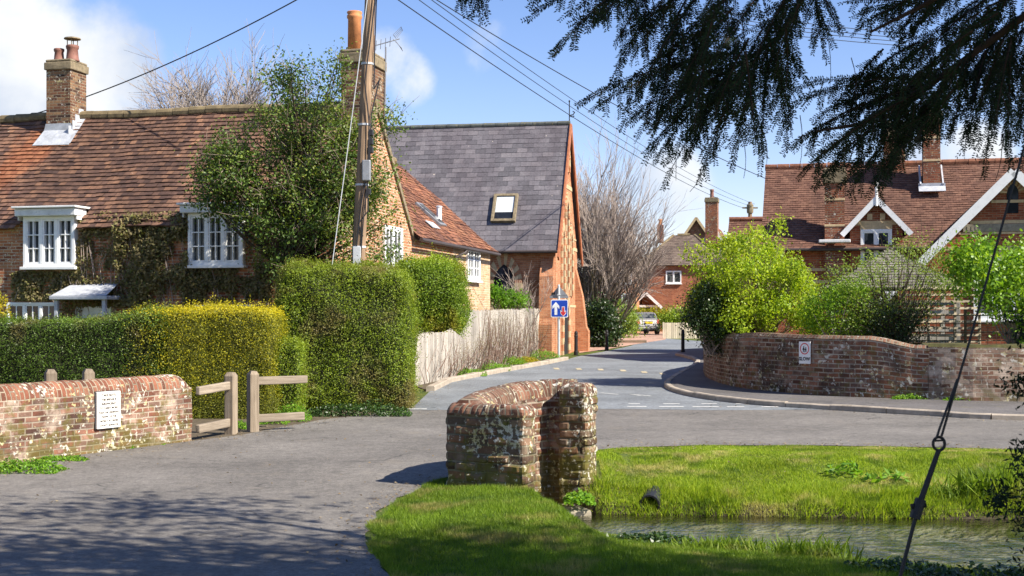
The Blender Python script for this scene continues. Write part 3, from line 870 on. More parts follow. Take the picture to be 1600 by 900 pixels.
def pier(mb, fl, fr, depth, z0, z1, rise=.14, topmi=1):
    """rounded-top pier; fl, fr = ends of its front face in plan"""
    a = Vector(fl); b = Vector(fr); x = (b - a); L = x.length; x.normalize(); y = Vector((-x.y, x.x))
    c = (a + b) / 2 + y * depth / 2
    lev = [(z0 + (z1 - rise - z0) * k / 69, 0.0) for k in range(70)] + [(z1 - rise + rise * math.sin(g), .5 * rise * 1.6 * (1 - math.cos(g))) for g in (.3, .6, .9, 1.2, 1.57)]

    def ring(ins):
        hx, hy, rr = L / 2 - ins, depth / 2 - ins, .07
        out = []
        for sx, sy, a0 in ((1, -1, -90), (1, 1, 0), (-1, 1, 90), (-1, -1, 180)):
            for k in range(4):
                an = R(a0 + 30 * k); out.append((sx * (hx - rr) + rr * math.cos(an), sy * (hy - rr) + rr * math.sin(an)))
        res = []
        for i, p in enumerate(out):
            q = out[(i + 1) % len(out)]; n = max(1, int(math.hypot(q[0] - p[0], q[1] - p[1]) / .022))
            for k in range(n): res.append((p[0] + (q[0] - p[0]) * k / n, p[1] + (q[1] - p[1]) * k / n))
        return res
    base = ring(0); n = len(base)
    us = [0]
    for i in range(n): us.append(us[-1] + math.hypot(base[(i + 1) % n][0] - base[i][0], base[(i + 1) % n][1] - base[i][1]))
    rings = []
    for z, ins in lev:
        k = [(1 - ins / (L / 2)), (1 - ins / (depth / 2))]
        rings.append([Vector((c.x, c.y, z)) + Vector((x.x, x.y, 0)) * p[0] * k[0] + Vector((y.x, y.y, 0)) * p[1] * k[1] for p in base])
    for j in range(len(rings) - 1):
        for i in range(n):
            i2 = (i + 1) % n
            mb.face([rings[j][i], rings[j][i2], rings[j + 1][i2], rings[j + 1][i]], topmi if lev[j][0] >= z1 - rise - .001 else 0,
                    uv=[(us[i], lev[j][0]), (us[i + 1], lev[j][0]), (us[i + 1], lev[j + 1][0] + lev[j + 1][1]), (us[i], lev[j + 1][0] + lev[j + 1][1])], rnd=.5)
    mb.face(rings[-1], topmi, rnd=.5)


mbp = MB(); pier(mbp, (-.755, 13.98), (.135, 13.48), .32, -.75, .93, .11); a_sign = 1; brick_relief(mbp, .27, .098, .018, .009, .014, seed=3, swapmi=(1,)); rough(mbp, .02, 4, 3)
mbp.build('pier', [M['brick_bridge'], M['brick_bridge_top']], t, smooth=False)
mbp = MB(); pier(mbp, (.535, 15.52), (.91, 15.36), .42, -.75, 1.06, .13); brick_relief(mbp, .27, .098, .018, .008, .014, seed=8, swapmi=(1,)); rough(mbp, .02, 4, 5)
mbp.build('pier', [M['brick_bridge'], M['brick_bridge_top']], t, smooth=False)
mbw = MB()
cpath = curve_pts([(-.46, 13.95), (-.38, 14.5), (-.20, 15.15), (.06, 15.62), (.40, 15.92), (.80, 15.88)], 18)
prof = side_pts(-.19, -.75, .80, 60) + arc_top(.19, .80, .18, 14) + side_pts(.19, .80, -.75, 60)[1:] + [(.19, -.75)]
sweep(mbw, cpath, prof, mis=[0] * 60 + [1] * 14 + [0] * 60, hscale=lambda i, u: (lambda o, z, k=min(1, u / 2.3): (o, z + .10 * k * max(0, z)))); a_sign = -1; brick_relief(mbw, .225, .075, .014, .010, swapmi=(1,)); rough(mbw, .018, 4, 2)
mbw.build('wall', [M['brick_parapet'], M['brick_bridge_top']], t)
mb = MB(); mb.box((.58, 14.9, -.43), (.6, .36, .12), rz=.3, bevel=.03); rough(mb, .03, 3)
tag(mb.build('stone_ledge', M['stone_grey']), 'flat pale stone ledge at the water below the curved parapet', 'ledge')

# garden wall: taller curved bay, then a lower whitish run with soil and moss on top
t = thing('garden_wall', 'curved old brick garden wall with sign, dropping to a lower pale run', 'wall')
WP = densify(WALL, .2)
px_of = lambda p: CX + F_PX * p[0] / p[1]
low = [p for p in WP if px_of(p) > 1432 and p[1] < 30]; high = [p for p in WP if not (px_of(p) > 1432 and p[1] < 30)]
iH = WP.index(high[0]); high = WP[iH - 1:]; low = WP[:iH]


def wall_run(name, path, hh, mats, seed):
    mbw = MB()
    prof = side_pts(.16, 0, 1.0, 8) + [(.16, 1.0), (.10, 1.05), (-.10, 1.05), (-.16, 1.0)] + [(-.16, -.15)]
    prof = [(-o, z) for o, z in prof]                   # the street side first
    def hs(i, u):
        h = hh(path[i])
        return lambda o, z: (o, -.15 if z <= 0 else z * h)
    sweep(mbw, path, prof, zf=lambda x, y: base_z(y), mis=[0] * 8 + [1, 1, 1, 0], hscale=hs)
    rough(mbw, .025, 2.2, seed); mbw.build(name, mats, t)


def h_high(p):
    x = px_of(p)
    return float(np.interp(x, [1100, 1125, 1180, 1360, 1385, 1432], [1.10, 1.22, 1.32, 1.31, 1.27, 1.14])) if p[1] < 34 else 1.15


wall_run('wall', high, h_high, [M['brick_garden'], M['brick_garden_top']], 1)
wall_run('low_wall', low, lambda p: 1.17, [M['brick_garden_low'], M['moss']], 2)
mb = MB()
for i in range(len(low) - 1, 1, -1):
    a, b = Vector(low[i]), Vector(low[i - 1])
    if a.x > 16: break
    r_ = Vector((0, 1))
    for k, (d0, z0, d1, z1) in enumerate(((.12, 1.18, .5, 1.23), (.5, 1.23, 3.5, 1.15))):
        mb.face([(a.x, a.y + d0, base_z(a.y) + z0), (b.x, b.y + d0, base_z(b.y) + z0), (b.x, b.y + d1, base_z(b.y) + z1), (a.x, a.y + d1, base_z(a.y) + z1)])
rough(mb, .06, 2); tag(mb.build('garden_bed', M['moss'], smooth=True), kind='structure')
# ------------------------------------------------------------------ building kit
V3 = Vector


def tiled(mb, o, u, v, L, S, tw=.17, ch=.165, lift=.02, poly=None, sag=.02, mi=0, gap=.005, jit=.008):
    """a slope of overlapping tiles: o = eave corner, u along the eave, v up the slope"""
    o, u, v = V3(o), V3(u).normalized(), V3(v).normalized(); n = u.cross(v)
    nr = int(math.ceil(S / ch)); nc = int(math.ceil(L / tw)) + 1

    def pt(a, b, h):
        w = sag * (mnoise.noise(V3((a * .45, b * .6, o.x))) + .35 * mnoise.noise(V3((a * 2.1, b * 2.4, o.y))))
        return o + u * a + v * b + n * (h + w)
    for r in range(nr):
        b0 = r * ch; b1 = min(S, b0 + ch * 1.04)
        for c in range(nc):
            a0 = (c - .5 * (r % 2)) * tw; a1 = a0 + tw - gap
            a0 = max(a0, 0); a1 = min(a1, L)
            if a1 - a0 < .02: continue
            if poly and not poly((a0 + a1) / 2, (b0 + b1) / 2): continue
            h0 = lift + random.uniform(-jit, jit); h1 = h0 + random.uniform(-jit, jit) * .5; db = random.uniform(-.008, .008)
            rr = random.random()
            p = [pt(a0, b0 + db, h0), pt(a1, b0 + db, h1), pt(a1, b1, .003), pt(a0, b1, .003)]
            mb.face(p, mi, rnd=rr)
            mb.face([pt(a0, b0 + db, -.012), pt(a1, b0 + db, -.012), p[1], p[0]], mi, rnd=rr * .3)  # butt coloured darker than its tile: shade painted under each course


def underlay(mb, pts, mi=0, d=.03):
    pts = [V3(p) for p in pts]; n = (pts[1] - pts[0]).cross(pts[2] - pts[0]).normalized()
    mb.face([p - n * d for p in pts], mi, rnd=.1)


def ridge(mb, a, b, r=.13, seg=.42, mi=0, sag=.0):
    a, b = V3(a), V3(b); L = (b - a).length; n = max(1, int(L / seg)); d = (b - a) / n
    for i in range(n):
        w = V3((0, 0, sag * (mnoise.noise(V3((i * seg * .45, 0, a.x))))))
        rr = r * random.uniform(.95, 1.06)
        mb.tube([a + d * i + w, a + d * (i + .97) + w], [rr, rr * .96], 10, mi)


def shell(mb, x0, x1, y0, y1, z0, ze, zr=None, mi=0, gmi=None):
    """walls of a house with its ridge along x; gables at both ends if zr is given"""
    gmi = mi if gmi is None else gmi
    mb.face([(x0, y0, z0), (x1, y0, z0), (x1, y0, ze), (x0, y0, ze)], mi)
    mb.face([(x1, y1, z0), (x0, y1, z0), (x0, y1, ze), (x1, y1, ze)], mi)
    ym = (y0 + y1) / 2
    for x, s in ((x1, 1), (x0, -1)):
        p = [(x, y0, z0), (x, y1, z0), (x, y1, ze)] + ([(x, ym, zr)] if zr else []) + [(x, y0, ze)]
        mb.face(p if s > 0 else p[::-1], gmi)


def window(parent, p, ux, n, w, h, cas=2, cols=2, rows=3, proud=.05, fw=.06, bar=.024, mat_='white', pane='glass', sill=True, name='window', label=None, blind=False):
    """casement window: p = middle of its foot on the wall; parts frame > pane, sill"""
    p = V3(p); u = V3(ux).normalized(); n = V3(n).normalized(); z = V3((0, 0, 1))
    Mx = Matrix((u, n, z)).transposed().to_4x4()
    fr = MB()

    def bx(x0, x1, z0, z1, d0, d1, m=fr, mi=0, bev=.006):
        m.box(p + u * (x0 + x1) / 2 + n * (d0 + d1) / 2 + z * (z0 + z1) / 2, (x1 - x0, d1 - d0, z1 - z0), m=Mx, mi=mi, bevel=bev)
    bx(-w / 2, -w / 2 + fw, 0, h, -.03, proud); bx(w / 2 - fw, w / 2, 0, h, -.03, proud)
    bx(-w / 2 + fw, w / 2 - fw, 0, fw, -.03, proud - .002); bx(-w / 2 + fw, w / 2 - fw, h - fw, h, -.03, proud - .002)
    cw = (w - 2 * fw) / cas
    for c in range(cas):
        x0 = -w / 2 + fw + c * cw; x1 = x0 + cw
        if c: bx(x0 - fw * .5, x0 + fw * .5, fw, h - fw, -.02, proud - .004)
        a, b = x0 + (fw * .5 if c else 0), x1 - (fw * .5 if c < cas - 1 else 0)
        s = fw * .5; d1 = proud - .015
        bx(a, a + s, fw, h - fw, .0, d1); bx(b - s, b, fw, h - fw, .0, d1); bx(a + s, b - s, fw, fw + s, .0, d1 - .001); bx(a + s, b - s, h - fw - s, h - fw, .0, d1 - .001)
        a, b = a + s, b - s; zb, zt = fw + s, h - fw - s
        for k in range(1, cols): bx(a + (b - a) * k / cols - bar / 2, a + (b - a) * k / cols + bar / 2, zb, zt, .0, d1 - .006, bev=0)
        for k in range(1, rows): bx(a, b, zb + (zt - zb) * k / rows - bar / 2, zb + (zt - zb) * k / rows + bar / 2, .0, d1 - .008, bev=0)
    f = fr.build(name, M[mat_], parent)
    g = MB(); g.box(p + n * max(.004, proud * .25) + z * h / 2, (w - fw, .006, h - fw), m=Mx); g.build('pane', M[pane], f)
    if blind:
        g = MB(); g.box(p + n * (max(.004, proud * .25) + .006) + z * h * .68, (w - fw * 2.4, .004, h * .48), m=Mx); g.build('blind', M['glass_sky'], f)
    if sill:
        s = MB(); s.box(p + n * (proud * .5 + .02) - z * .035, (w + .10, proud + .10, .07), m=Mx, bevel=.01); s.build('sill', M[mat_], f)
    if label: f['label'] = label
    return f


def chimney(parent, x, y, sx, sy, z0, z1, mat_='brick_chimney', cap=.28, over=.05, bands=(), capmat='cap_moss'):
    c = MB(); zt = z1 - cap
    c.box((x, y, (z0 + zt) / 2), (sx, sy, zt - z0)); st = c.build('chimney', M[mat_], parent)
    k = MB(); k.box((x, y, zt + cap * .36), (sx + over * 2, sy + over * 2, cap * .72), bevel=.02); k.box((x, y, zt + cap * .86), (sx + over, sy + over, cap * .28), bevel=.04)
    rough(k, .015, 4); k.build('chimney_cap', M[capmat], st)
    for zz, hh in bands:
        b = MB(); b.box((x, y, zz), (sx + .03, sy + .03, hh), bevel=.006); b.build('stone_band', M['stone'], st)
    return st


def pot(st, x, y, z, h, r, mat_, flare=True, cowl=False):
    m = MB()
    pr = [(r * 1.12, 0), (r * 1.15, h * .06), (r, h * .16), (r * .86, h * .72), (r * 1.0, h * .80), (r * 1.05, h * .94), (r * .95, h)] if flare else [(r, 0), (r * .94, h * .8), (r * 1.1, h * .84), (r * 1.1, h * .9), (r * .95, h * .92), (r * 1.12, h * .97), (r * 1.05, h)]
    m.lathe((x, y, z), pr, 14); o = m.build('chimney_pot', M[mat_], st, smooth=True)
    if cowl:
        c = MB()
        for k in range(4):
            a = k * math.pi / 2 + .4; c.tube([(x + r * .8 * math.cos(a), y + r * .8 * math.sin(a), z + h), (x + r * .8 * math.cos(a), y + r * .8 * math.sin(a), z + h + .16)], .012, 4)
        c.lathe((x, y, z + h + .16), [(r * 1.35, 0), (r * 1.3, .03), (r * .5, .06)], 12); c.build('cowl', M['cap_moss'], o)
    return o


# ------------------------------------------------------------------ the tiled cottage
FC = Frame(-4.0, 29.0, R(-13.5))
t = thing('cottage', 'long brick cottage under a mossy clay tile roof with a low rear wing', 'house', FC.o, FC.rz)
ZE, ZR, D = 4.1, 7.0, 5.5
mb = MB(); x0 = -17.0
shell(mb, x0, 0, 0, D, -.3, ZE, ZR, 0, 1); mb.build('wall', [M['brick_cottage'], M['brick_gable']], t)
mb = MB(); sl = math.atan2(ZR - ZE, D / 2); Sl = (D / 2 + .22) / math.cos(sl)
vF = (0, math.cos(sl), math.sin(sl)); oF = (x0, -.22, ZE - .22 * math.tan(sl) + .06)
xw = [FC.hit(px, 400, (0, 0, 0), (0, 1, 0)).x for px in (82, 341)]
tiled(mb, oF, (1, 0, 0), vF, -x0 + .05, Sl, tw=.165, ch=.155, lift=.032, sag=.05, poly=lambda u, v: not (v < .62 and min(abs(u + x0 - q) for q in xw) < .80))
z0_ = oF[2] + .5 * math.tan(sl)
underlay(mb, [(x0, oF[1] + .5, z0_), (.05, oF[1] + .5, z0_), (.05, D / 2, ZR + .06), (x0, D / 2, ZR + .06)])
vB = (0, -math.cos(sl), math.sin(sl)); oB = (.05, D + .22, oF[2])
tiled(mb, oB, (-1, 0, 0), vB, -x0 + .05, Sl, tw=.34, ch=.33, sag=.05)
underlay(mb, [oB, (x0, oB[1], oB[2]), (x0, D / 2, ZR + .06), (.05, D / 2, ZR + .06)])
rf = mb.build('roof', M['tile_cottage'], t, merge=False)
mb = MB(); ridge(mb, (x0, D / 2, ZR + .07), (.06, D / 2, ZR + .07), .13, .45, sag=.06); mb.build('ridge_tiles', M['ridge_moss'], rf)
mb = MB()     # verge under-tile mortar line on the gable
for s, yy in ((1, -.2), (-1, D + .2)):
    mb.beam((.035, yy, ZE - .2 * math.tan(sl) + .0), (.035, D / 2, ZR + .0), .05, .13)
rough(mb, .01, 4); mb.build('verge', M['cap_moss'], rf)
# chimney on the ridge, its lead flashing
c1 = chimney(rf, -8.52, 2.62, .70, .74, 5.6, 8.5)
pot(c1, -8.66, 2.5, 8.48, .34, .13, 'pot_brown'); pot(c1, -8.50, 2.85, 8.48, .34, .12, 'pot_brown'); pot(c1, -8.30, 2.55, 8.48, .42, .16, 'pot_brown', cowl=True)
mb = MB()
zs = lambda y: oF[2] + (y - oF[1]) * math.tan(sl)
yf = 2.62 - .37
mb.face([(-9.05, yf - .34, zs(yf - .34) + .05), (-8.0, yf - .34, zs(yf - .34) + .05), (-8.08, yf - .012, zs(yf) + .12), (-8.94, yf - .012, zs(yf) + .12)])
mb.face([(-8.94, yf - .012, zs(yf) + .12), (-8.08, yf - .012, zs(yf) + .12), (-8.16, yf - .012, zs(yf) + .30), (-8.88, yf - .012, zs(yf) + .30)])
for k in range(4):
    ya = yf - .1 + k * .16; mb.box((-8.155, ya + .08, zs(ya) + .14), (.022, .18, .36))
mb.face([(-8.14, yf - .3, zs(yf - .3) + .05), (-7.98, yf - .3, zs(yf - .3) + .05), (-7.98, 2.7, zs(2.7) + .05), (-8.14, 2.7, zs(2.7) + .05)])
rough(mb, .02, 5); mb.build('lead_flashing', M['lead'], c1)
# gable chimney with the tall orange pot
c2 = chimney(t, -.34, 2.75, .66, 1.32, 5.0, 8.34, cap=.34, over=.05)
pot(c2, -.42, 2.35, 8.32, .98, .17, 'pot_orange', flare=False); pot(c2, -.30, 3.1, 8.32, .55, .14, 'pot_brown')
# windows
def front(px, z0, z1, w, **k):
    h = FC.hit(px, 400, (0, 0, 0), (0, 1, 0)); return window(t, (h.x, -.004, z0), (1, 0, 0), (0, -1, 0), w, z1 - z0, **k), h.x


hx = []
for px in (82, 341):
    w_, x_ = front(px, 3.02, 4.22, 1.38, cas=3, cols=2, rows=3, proud=.16, fw=.075); hx.append(x_)
    mb = MB(); mb.box((x_, -.16, 4.31), (1.62, .34, .17), bevel=.015); mb.box((x_, -.03, 4.43), (1.72, .74, .05), bevel=.012)
    for s_ in (-1, 1): mb.box((x_ + s_ * .78, -.02, 4.28), (.03, .4, .3))
    mb.build('hood', M['white_old'], w_)
front(52, 1.20, 2.17, 1.40, cas=3, cols=2, rows=2, proud=.05, pane='glass_dark')
front(352, 1.05, 2.10, 1.5, cas=3, cols=2, rows=2, proud=.05)
x_ = FC.hit(150, 460, (0, 0, 0), (0, 1, 0)).x
mb = MB()
mb.face([(x_ - .72, -.75, 2.32), (x_ + .72, -.75, 2.32), (x_ + .60, -.005, 2.62), (x_ - .60, -.005, 2.62)]); mb.box((x_, -.38, 2.27), (1.5, .8, .09), bevel=.015)
for s in (-.62, .62): mb.box((x_ + s, -.66, 1.15), (.09, .09, 2.2), bevel=.01)
pc = mb.build('porch_canopy', M['lead'], t)
mb = MB(); mb.box((x_ - .05, -.02, 1.05), (.95, .06, 2.05), bevel=.01); dr_ = mb.build('door', M['white_old'], t)
mb = MB(); mb.box((x_ - .05, -.06, 1.55), (.6, .02, .5)); mb.build('pane', M['glass_dark'], dr_)
# windows in the gable and rear wing
s = FC.hit(612, 400, (0, 0, 0), (1, 0, 0)).y
window(t, (.004, s, 2.95), (0, 1, 0), (1, 0, 0), 1.42, 1.18, cas=2, cols=2, rows=2, proud=.07, fw=.085, bar=.035)
LW, XW, ZWR = 8.5, 3.4, 7.05
mb = MB(); ya, yb, yp = D, D + LW, D + 4.1
mb.face([(0, ya, -.3), (0, yp, -.3), (0, yp, ZE), (0, ya, ZE)], 0); mb.face([(0, yp, -.3), (0, yb, -.3), (0, yb, ZE), (0, yp, ZE)], 1)
mb.face([(0, yb, -.3), (-2 * XW, yb, -.3), (-2 * XW, yb, ZE), (-XW, yb, ZWR), (0, yb, ZE)], 1); mb.face([(-2 * XW, yb, -.3), (-2 * XW, ya, -.3), (-2 * XW, ya, ZE), (-2 * XW, yb, ZE)], 0)
mb.build('wing_wall', [M['brick_wing'], M['brick_pale']], t)
s2 = FC.hit(738, 400, (0, 0, 0), (1, 0, 0)).y
window(t, (.004, s2, 2.95), (0, 1, 0), (1, 0, 0), 1.5, 1.02, cas=2, cols=2, rows=3, proud=.07, fw=.085, bar=.04)
sw = math.atan2(ZWR - ZE, XW); Sw = (XW + .25) / math.cos(sw)
mb = MB(); oW = (.25, ya + .02, ZE - .25 * math.tan(sw) + .06); vW = (-math.cos(sw), 0, math.sin(sw))
tiled(mb, oW, (0, 1, 0), vW, LW + .12, Sw, sag=.07, jit=.012)
underlay(mb, [oW, (oW[0], yb + .14, oW[2]), (-XW, yb + .14, ZWR + .06), (-XW, ya, ZWR + .06)])
oW2 = (-2 * XW - .25, yb + .14, oW[2]); underlay(mb, [oW2, (oW2[0], ya, oW2[2]), (-XW, ya, ZWR + .06), (-XW, yb + .14, ZWR + .06)], d=0)
rw = mb.build('wing_roof', M['tile_wing'], t, merge=False)
mb = MB(); ridge(mb, (-XW, ya, ZWR + .05), (-XW, yb + .14, ZWR + .05), .12); mb.build('ridge_tiles', M['ridge_moss'], rw)
mb = MB(); mb.tube([(.30, ya, oW[2] - .06), (.30, yb + .1, oW[2] - .08)], .055, 8); mb.beam((.02, ya, ZE - .12), (.02, yb, ZE - .12), .03, .14)
s3 = FC.hit(708, 400, (0, 0, 0), (1, 0, 0)).y
mb.tube([(.30, s3 + .5, oW[2] - .1), (.26, s3 + .35, 3.72), (.08, s3, 3.6), (.08, s3, -.2)], .05, 8)
mb.build('gutter', M['gutter'], t)
nW = V3((math.sin(sw), 0, math.cos(sw)))
h = FC.hit(671, 338, oW, nW); uW = V3((0, 1, 0)); vWv = V3(vW)
Mx = Matrix((uW, vWv, uW.cross(vWv))).transposed().to_4x4()
mb = MB(); mb.box(h + nW * .05, (.62, 1.05, .12), m=Mx, bevel=.015); sk = mb.build('roof_window', M['grey_metal'], rw)
mb = MB(); mb.box(h + nW * .115, (.46, .86, .012), m=Mx); mb.build('pane', M['glass'], sk)
h2 = FC.hit(676, 352, oW, nW); mb = MB(); mb.box(h2 + nW * .02, (.75, .30, .02), m=Mx); rough(mb, .02, 6); mb.build('lead_apron', M['lead'], sk)
h3 = FC.hit(686, 346, oW, nW); mb = MB(); mb.lathe(h3, [(.085, -.1), (.085, .42), (.10, .43), (.10, .46), (.06, .48)], 12); mb.build('flue_pipe', M['white'], rw, smooth=False)

# television aerial on its pole by the chimney
hA = FC.m @ V3((.09, 3.35, 0)); pA = at(601, 176, hA.y)
t = thing('tv_aerial', 'thin television aerial on a pole strapped to the tall chimney', 'aerial', (pA.x, pA.y, pA.z - .5))
mb = MB(); H = 2.15; mb.tube([(0, 0, 0), (.03, 0, H)], .022, 6)
for zz in (.35, .75): mb.beam((-.32, 0, zz), (.02, 0, zz), .03, .03)
mb.build('pole', M['grey_metal'], t)
mb = MB(); a = V3((-.55, -.2, H - .10)); b = V3((.36, .15, H + .24)); mb.tube([a, b], .014, 5)
for k in range(7):
    q = a.lerp(b, k / 8); mb.tube([q + V3((-.02, .12, -.10)), q + V3((.02, -.12, .10))], .007, 4)
for dz in (-1, 1):
    for k in range(4): mb.tube([b + V3((-.14 + .02 * k, -.22 + .12 * k, dz * .05)), b + V3((.06, -.2 + .14 * k, dz * .26))], .006, 4)
    mb.tube([b + V3((-.14, -.24, dz * .05)), b + V3((-.10, .2, dz * .05))], .007, 4); mb.tube([b + V3((.06, -.22, dz * .26)), b + V3((.06, .24, dz * .26))], .007, 4)
mb.build('antenna', M['grey_metal'], t)

# ------------------------------------------------------------------ the slate-roofed hall
FH = Frame(1.63, 48.0, R(-10.8))
t = thing('village_hall', 'tall red brick hall with steep slate roof and pointed lancet gable', 'hall', FH.o, FH.rz)
HE, HR, HD, HX = 4.62, 9.35, 5.9, -17.0
mb = MB(); shell(mb, HX, 0, 0, HD, -.2, HE, HR); mb.build('wall', M['brick_hall'], t)
sh = math.atan2(HR - HE, HD / 2); Sh = (HD / 2 + .3) / math.cos(sh); oH = (HX, -.3, HE - .3 * math.tan(sh) + .12); vH = (0, math.cos(sh), math.sin(sh))
mb = MB(); tiled(mb, oH, (1, 0, 0), vH, -HX + .14, Sh, tw=.42, ch=.235, lift=.013, sag=.02, gap=.008, jit=.005)
underlay(mb, [oH, (.14, oH[1], oH[2]), (.14, HD / 2, HR + .12), (HX, HD / 2, HR + .12)])
oH2 = (.14, HD + .3, oH[2]); tiled(mb, oH2, (-1, 0, 0), (0, -math.cos(sh), math.sin(sh)), -HX + .14, Sh, tw=.42, ch=.235, lift=.013)
underlay(mb, [oH2, (HX, oH2[1], oH2[2]), (HX, HD / 2, HR + .12), (.14, HD / 2, HR + .12)])
rh = mb.build('roof', M['slate'], t, merge=False)
mb = MB(); ridge(mb, (HX, HD / 2, HR + .12), (.15, HD / 2, HR + .12), .10, .5); mb.build('ridge_tiles', M['ridge_slate'], rh)
mb = MB(); mb.tube([(HX, -.36, oH[2] - .05), (.14, -.36, oH[2] - .05)], .06, 8); mb.build('gutter', M['gutter'], t)
mb = MB()
for yy, s in ((-.42, 1), (HD + .42, -1)): mb.beam((.17, yy, HE - .42 * math.tan(sh) + .0), (.17, HD / 2, HR + .02), .06, .26)
mb.build('bargeboard', M['barge_brown'], t)
mb = MB(); mb.tube([(.1, HD / 2, HR + .2), (.1, HD / 2, HR + .98)], .022, 6); mb.lathe((.1, HD / 2, HR + .95), [(.01, 0), (.045, .04), (.01, .09)], 8)
mb.tube([(.1, HD / 2, HR + .42), (.24, HD / 2 + .05, HR + .46), (.3, HD / 2 + .1, HR + .56), (.22, HD / 2 + .1, HR + .6)], .025, 5); mb.tube([(.1, HD / 2, HR + .42), (.22, HD / 2, HR + .36), (.3, HD / 2, HR + .40)], .025, 5)
mb.build('finial', M['dark_metal'], t)
nH = V3((0, -math.sin(sh), math.cos(sh))); hw = FH.hit(789, 327, oH, nH); Mx = Matrix((V3((1, 0, 0)), V3(vH), nH)).transposed().to_4x4()
mb = MB()
for cx_, cy_, sx_, sy_ in ((-.42, 0, .11, 1.30), (.42, 0, .11, 1.30), (0, .595, .73, .11), (0, -.595, .73, .11)): mb.box(hw + V3((1, 0, 0)) * cx_ + V3(vH) * cy_ + nH * .07, (sx_, sy_, .16), m=Mx, bevel=.012)
sk = mb.build('roof_window', M['cap_moss'], t); sk['label'] = 'roof window with the blind half down'
mb = MB(); mb.box(hw + nH * .085, (.73, 1.08, .012), m=Mx); mb.build('pane', M['glass_dark'], sk)
mb = MB(); mb.box(hw + nH * .10 + V3(vH) * .16, (.70, .74, .010), m=Mx); mb.build('blind', M['glass_sky'], sk)


def gothic(w, hs, n=8):
    """pointed arch outline (x, z), foot at z = 0, springing at hs"""
    out = [(-w / 2, 0), (-w / 2, hs)]
    for k in range(1, n + 1):
        a = R(60) * k / n; out.append((w / 2 - w * math.cos(a), hs + w * math.sin(a)))
    for k in range(n - 1, -1, -1):
        a = R(60) * k / n; out.append((-w / 2 + w * math.cos(a), hs + w * math.sin(a)))
    return out + [(w / 2, 0)]


def lancet(parent, p, u, n, w, hs, ring=.2, pane='glass_dark', name='window', jambs=True, alt=('stone', 'brick_hall')):
    p, u, n = V3(p), V3(u), V3(n); z = V3((0, 0, 1)); g = gothic(w, hs); g2 = gothic(w + 2 * ring, hs)
    P = lambda q, d: p + u * q[0] + z * q[1] + n * d
    mb = MB(); mb.prism([P(q, .004) for q in g], n * .012); o = mb.build(name, M[pane], parent)
    mb = MB(); k = 0
    I0, I1 = (0, len(g) - 1) if jambs else (1, len(g) - 2)
    segs = []
    for i in range(I0, I1):
        a, b, c, d = g[i], g[i + 1], g2[i + 1], g2[i]
        if i in (0, len(g) - 2):
            m_ = max(2, int(hs / .24)); segs += [([a[0] + (b[0] - a[0]) * j / m_, a[1] + (b[1] - a[1]) * j / m_], [a[0] + (b[0] - a[0]) * (j + 1) / m_, a[1] + (b[1] - a[1]) * (j + 1) / m_], [d[0] + (c[0] - d[0]) * (j + 1) / m_, d[1] + (c[1] - d[1]) * (j + 1) / m_], [d[0] + (c[0] - d[0]) * j / m_, d[1] + (c[1] - d[1]) * j / m_]) for j in range(m_)]
        else: segs.append((a, b, c, d))
    for s_ in segs:
        mb.prism([P(q, .003) for q in s_], n * .07, mi=k % 2); k += 1
    mb.build('arch_surround', [M[alt[0]], M[alt[1]]], o)
    return o


hd = FH.hit(788, 430, (0, 0, 0), (0, 1, 0))
lancet(t, (hd.x, -.004, 1.5), (1, 0, 0), (0, -1, 0), .82, 1.55, .28, alt=('stone', 'brick_hall'), name='arched_window')
for yy, w_, z0, hs in ((HD / 2 - 1.25, .42, 2.6, 2.2), (HD / 2 - .15, .5, 2.6, 3.3), (HD / 2 + .95, .42, 2.6, 2.2)):
    lancet(t, (.004, yy, z0), (0, 1, 0), (1, 0, 0), w_, hs, .22)
lancet(t, (.004, HD / 2 + .1, 7.55), (0, 1, 0), (1, 0, 0), .42, .5, .2, pane='stone')
lancet(t, (.004, HD / 2 - .5, .2), (0, 1, 0), (1, 0, 0), 1.3, 1.25, .35, pane='interior', name='doorway')  # doorway is a flat near-black panel, its inner shade put into the colour
mb = MB()
for z_, h_ in ((2.2, .10), (4.55, .14), (6.95, .16), (4.95, .06)):
    wv = HD / 2 if z_ < HE else max(.2, (HR - z_) / math.tan(sh))
    mb = MB(); mb.box((.012, HD / 2, z_), (.02, 2 * wv - .2, h_)); mb.build('stone_band', M['stone'], t)


def buttress(parent, x, y, dx, dy, w, d, h1, h2):
    """sloping buttress leaning on the wall, pushed out along (dx, dy)"""
    o = V3((x, y, 0)); n = V3((dx, dy, 0)); s = V3((-dy, dx, 0)); mb = MB()
    prof = [(0, -.2), (d, -.2), (d, h1 * .45), (d * .82, h1 * .52), (d * .55, h1), (.0, h2)]
    mb.prism([o + n * a + V3((0, 0, b)) - s * w / 2 for a, b in prof], s * w); return mb.build('buttress', M['brick_hall'], parent)


buttress(t, -.28, 0.003, 0, -1, .52, .75, 3.3, 4.0); buttress(t, -.3, HD - .003, 0, 1, .5, .9, 3.3, 4.0); buttress(t, -.003, HD - .32, 1, 0, .52, .55, 2.6, 3.8)

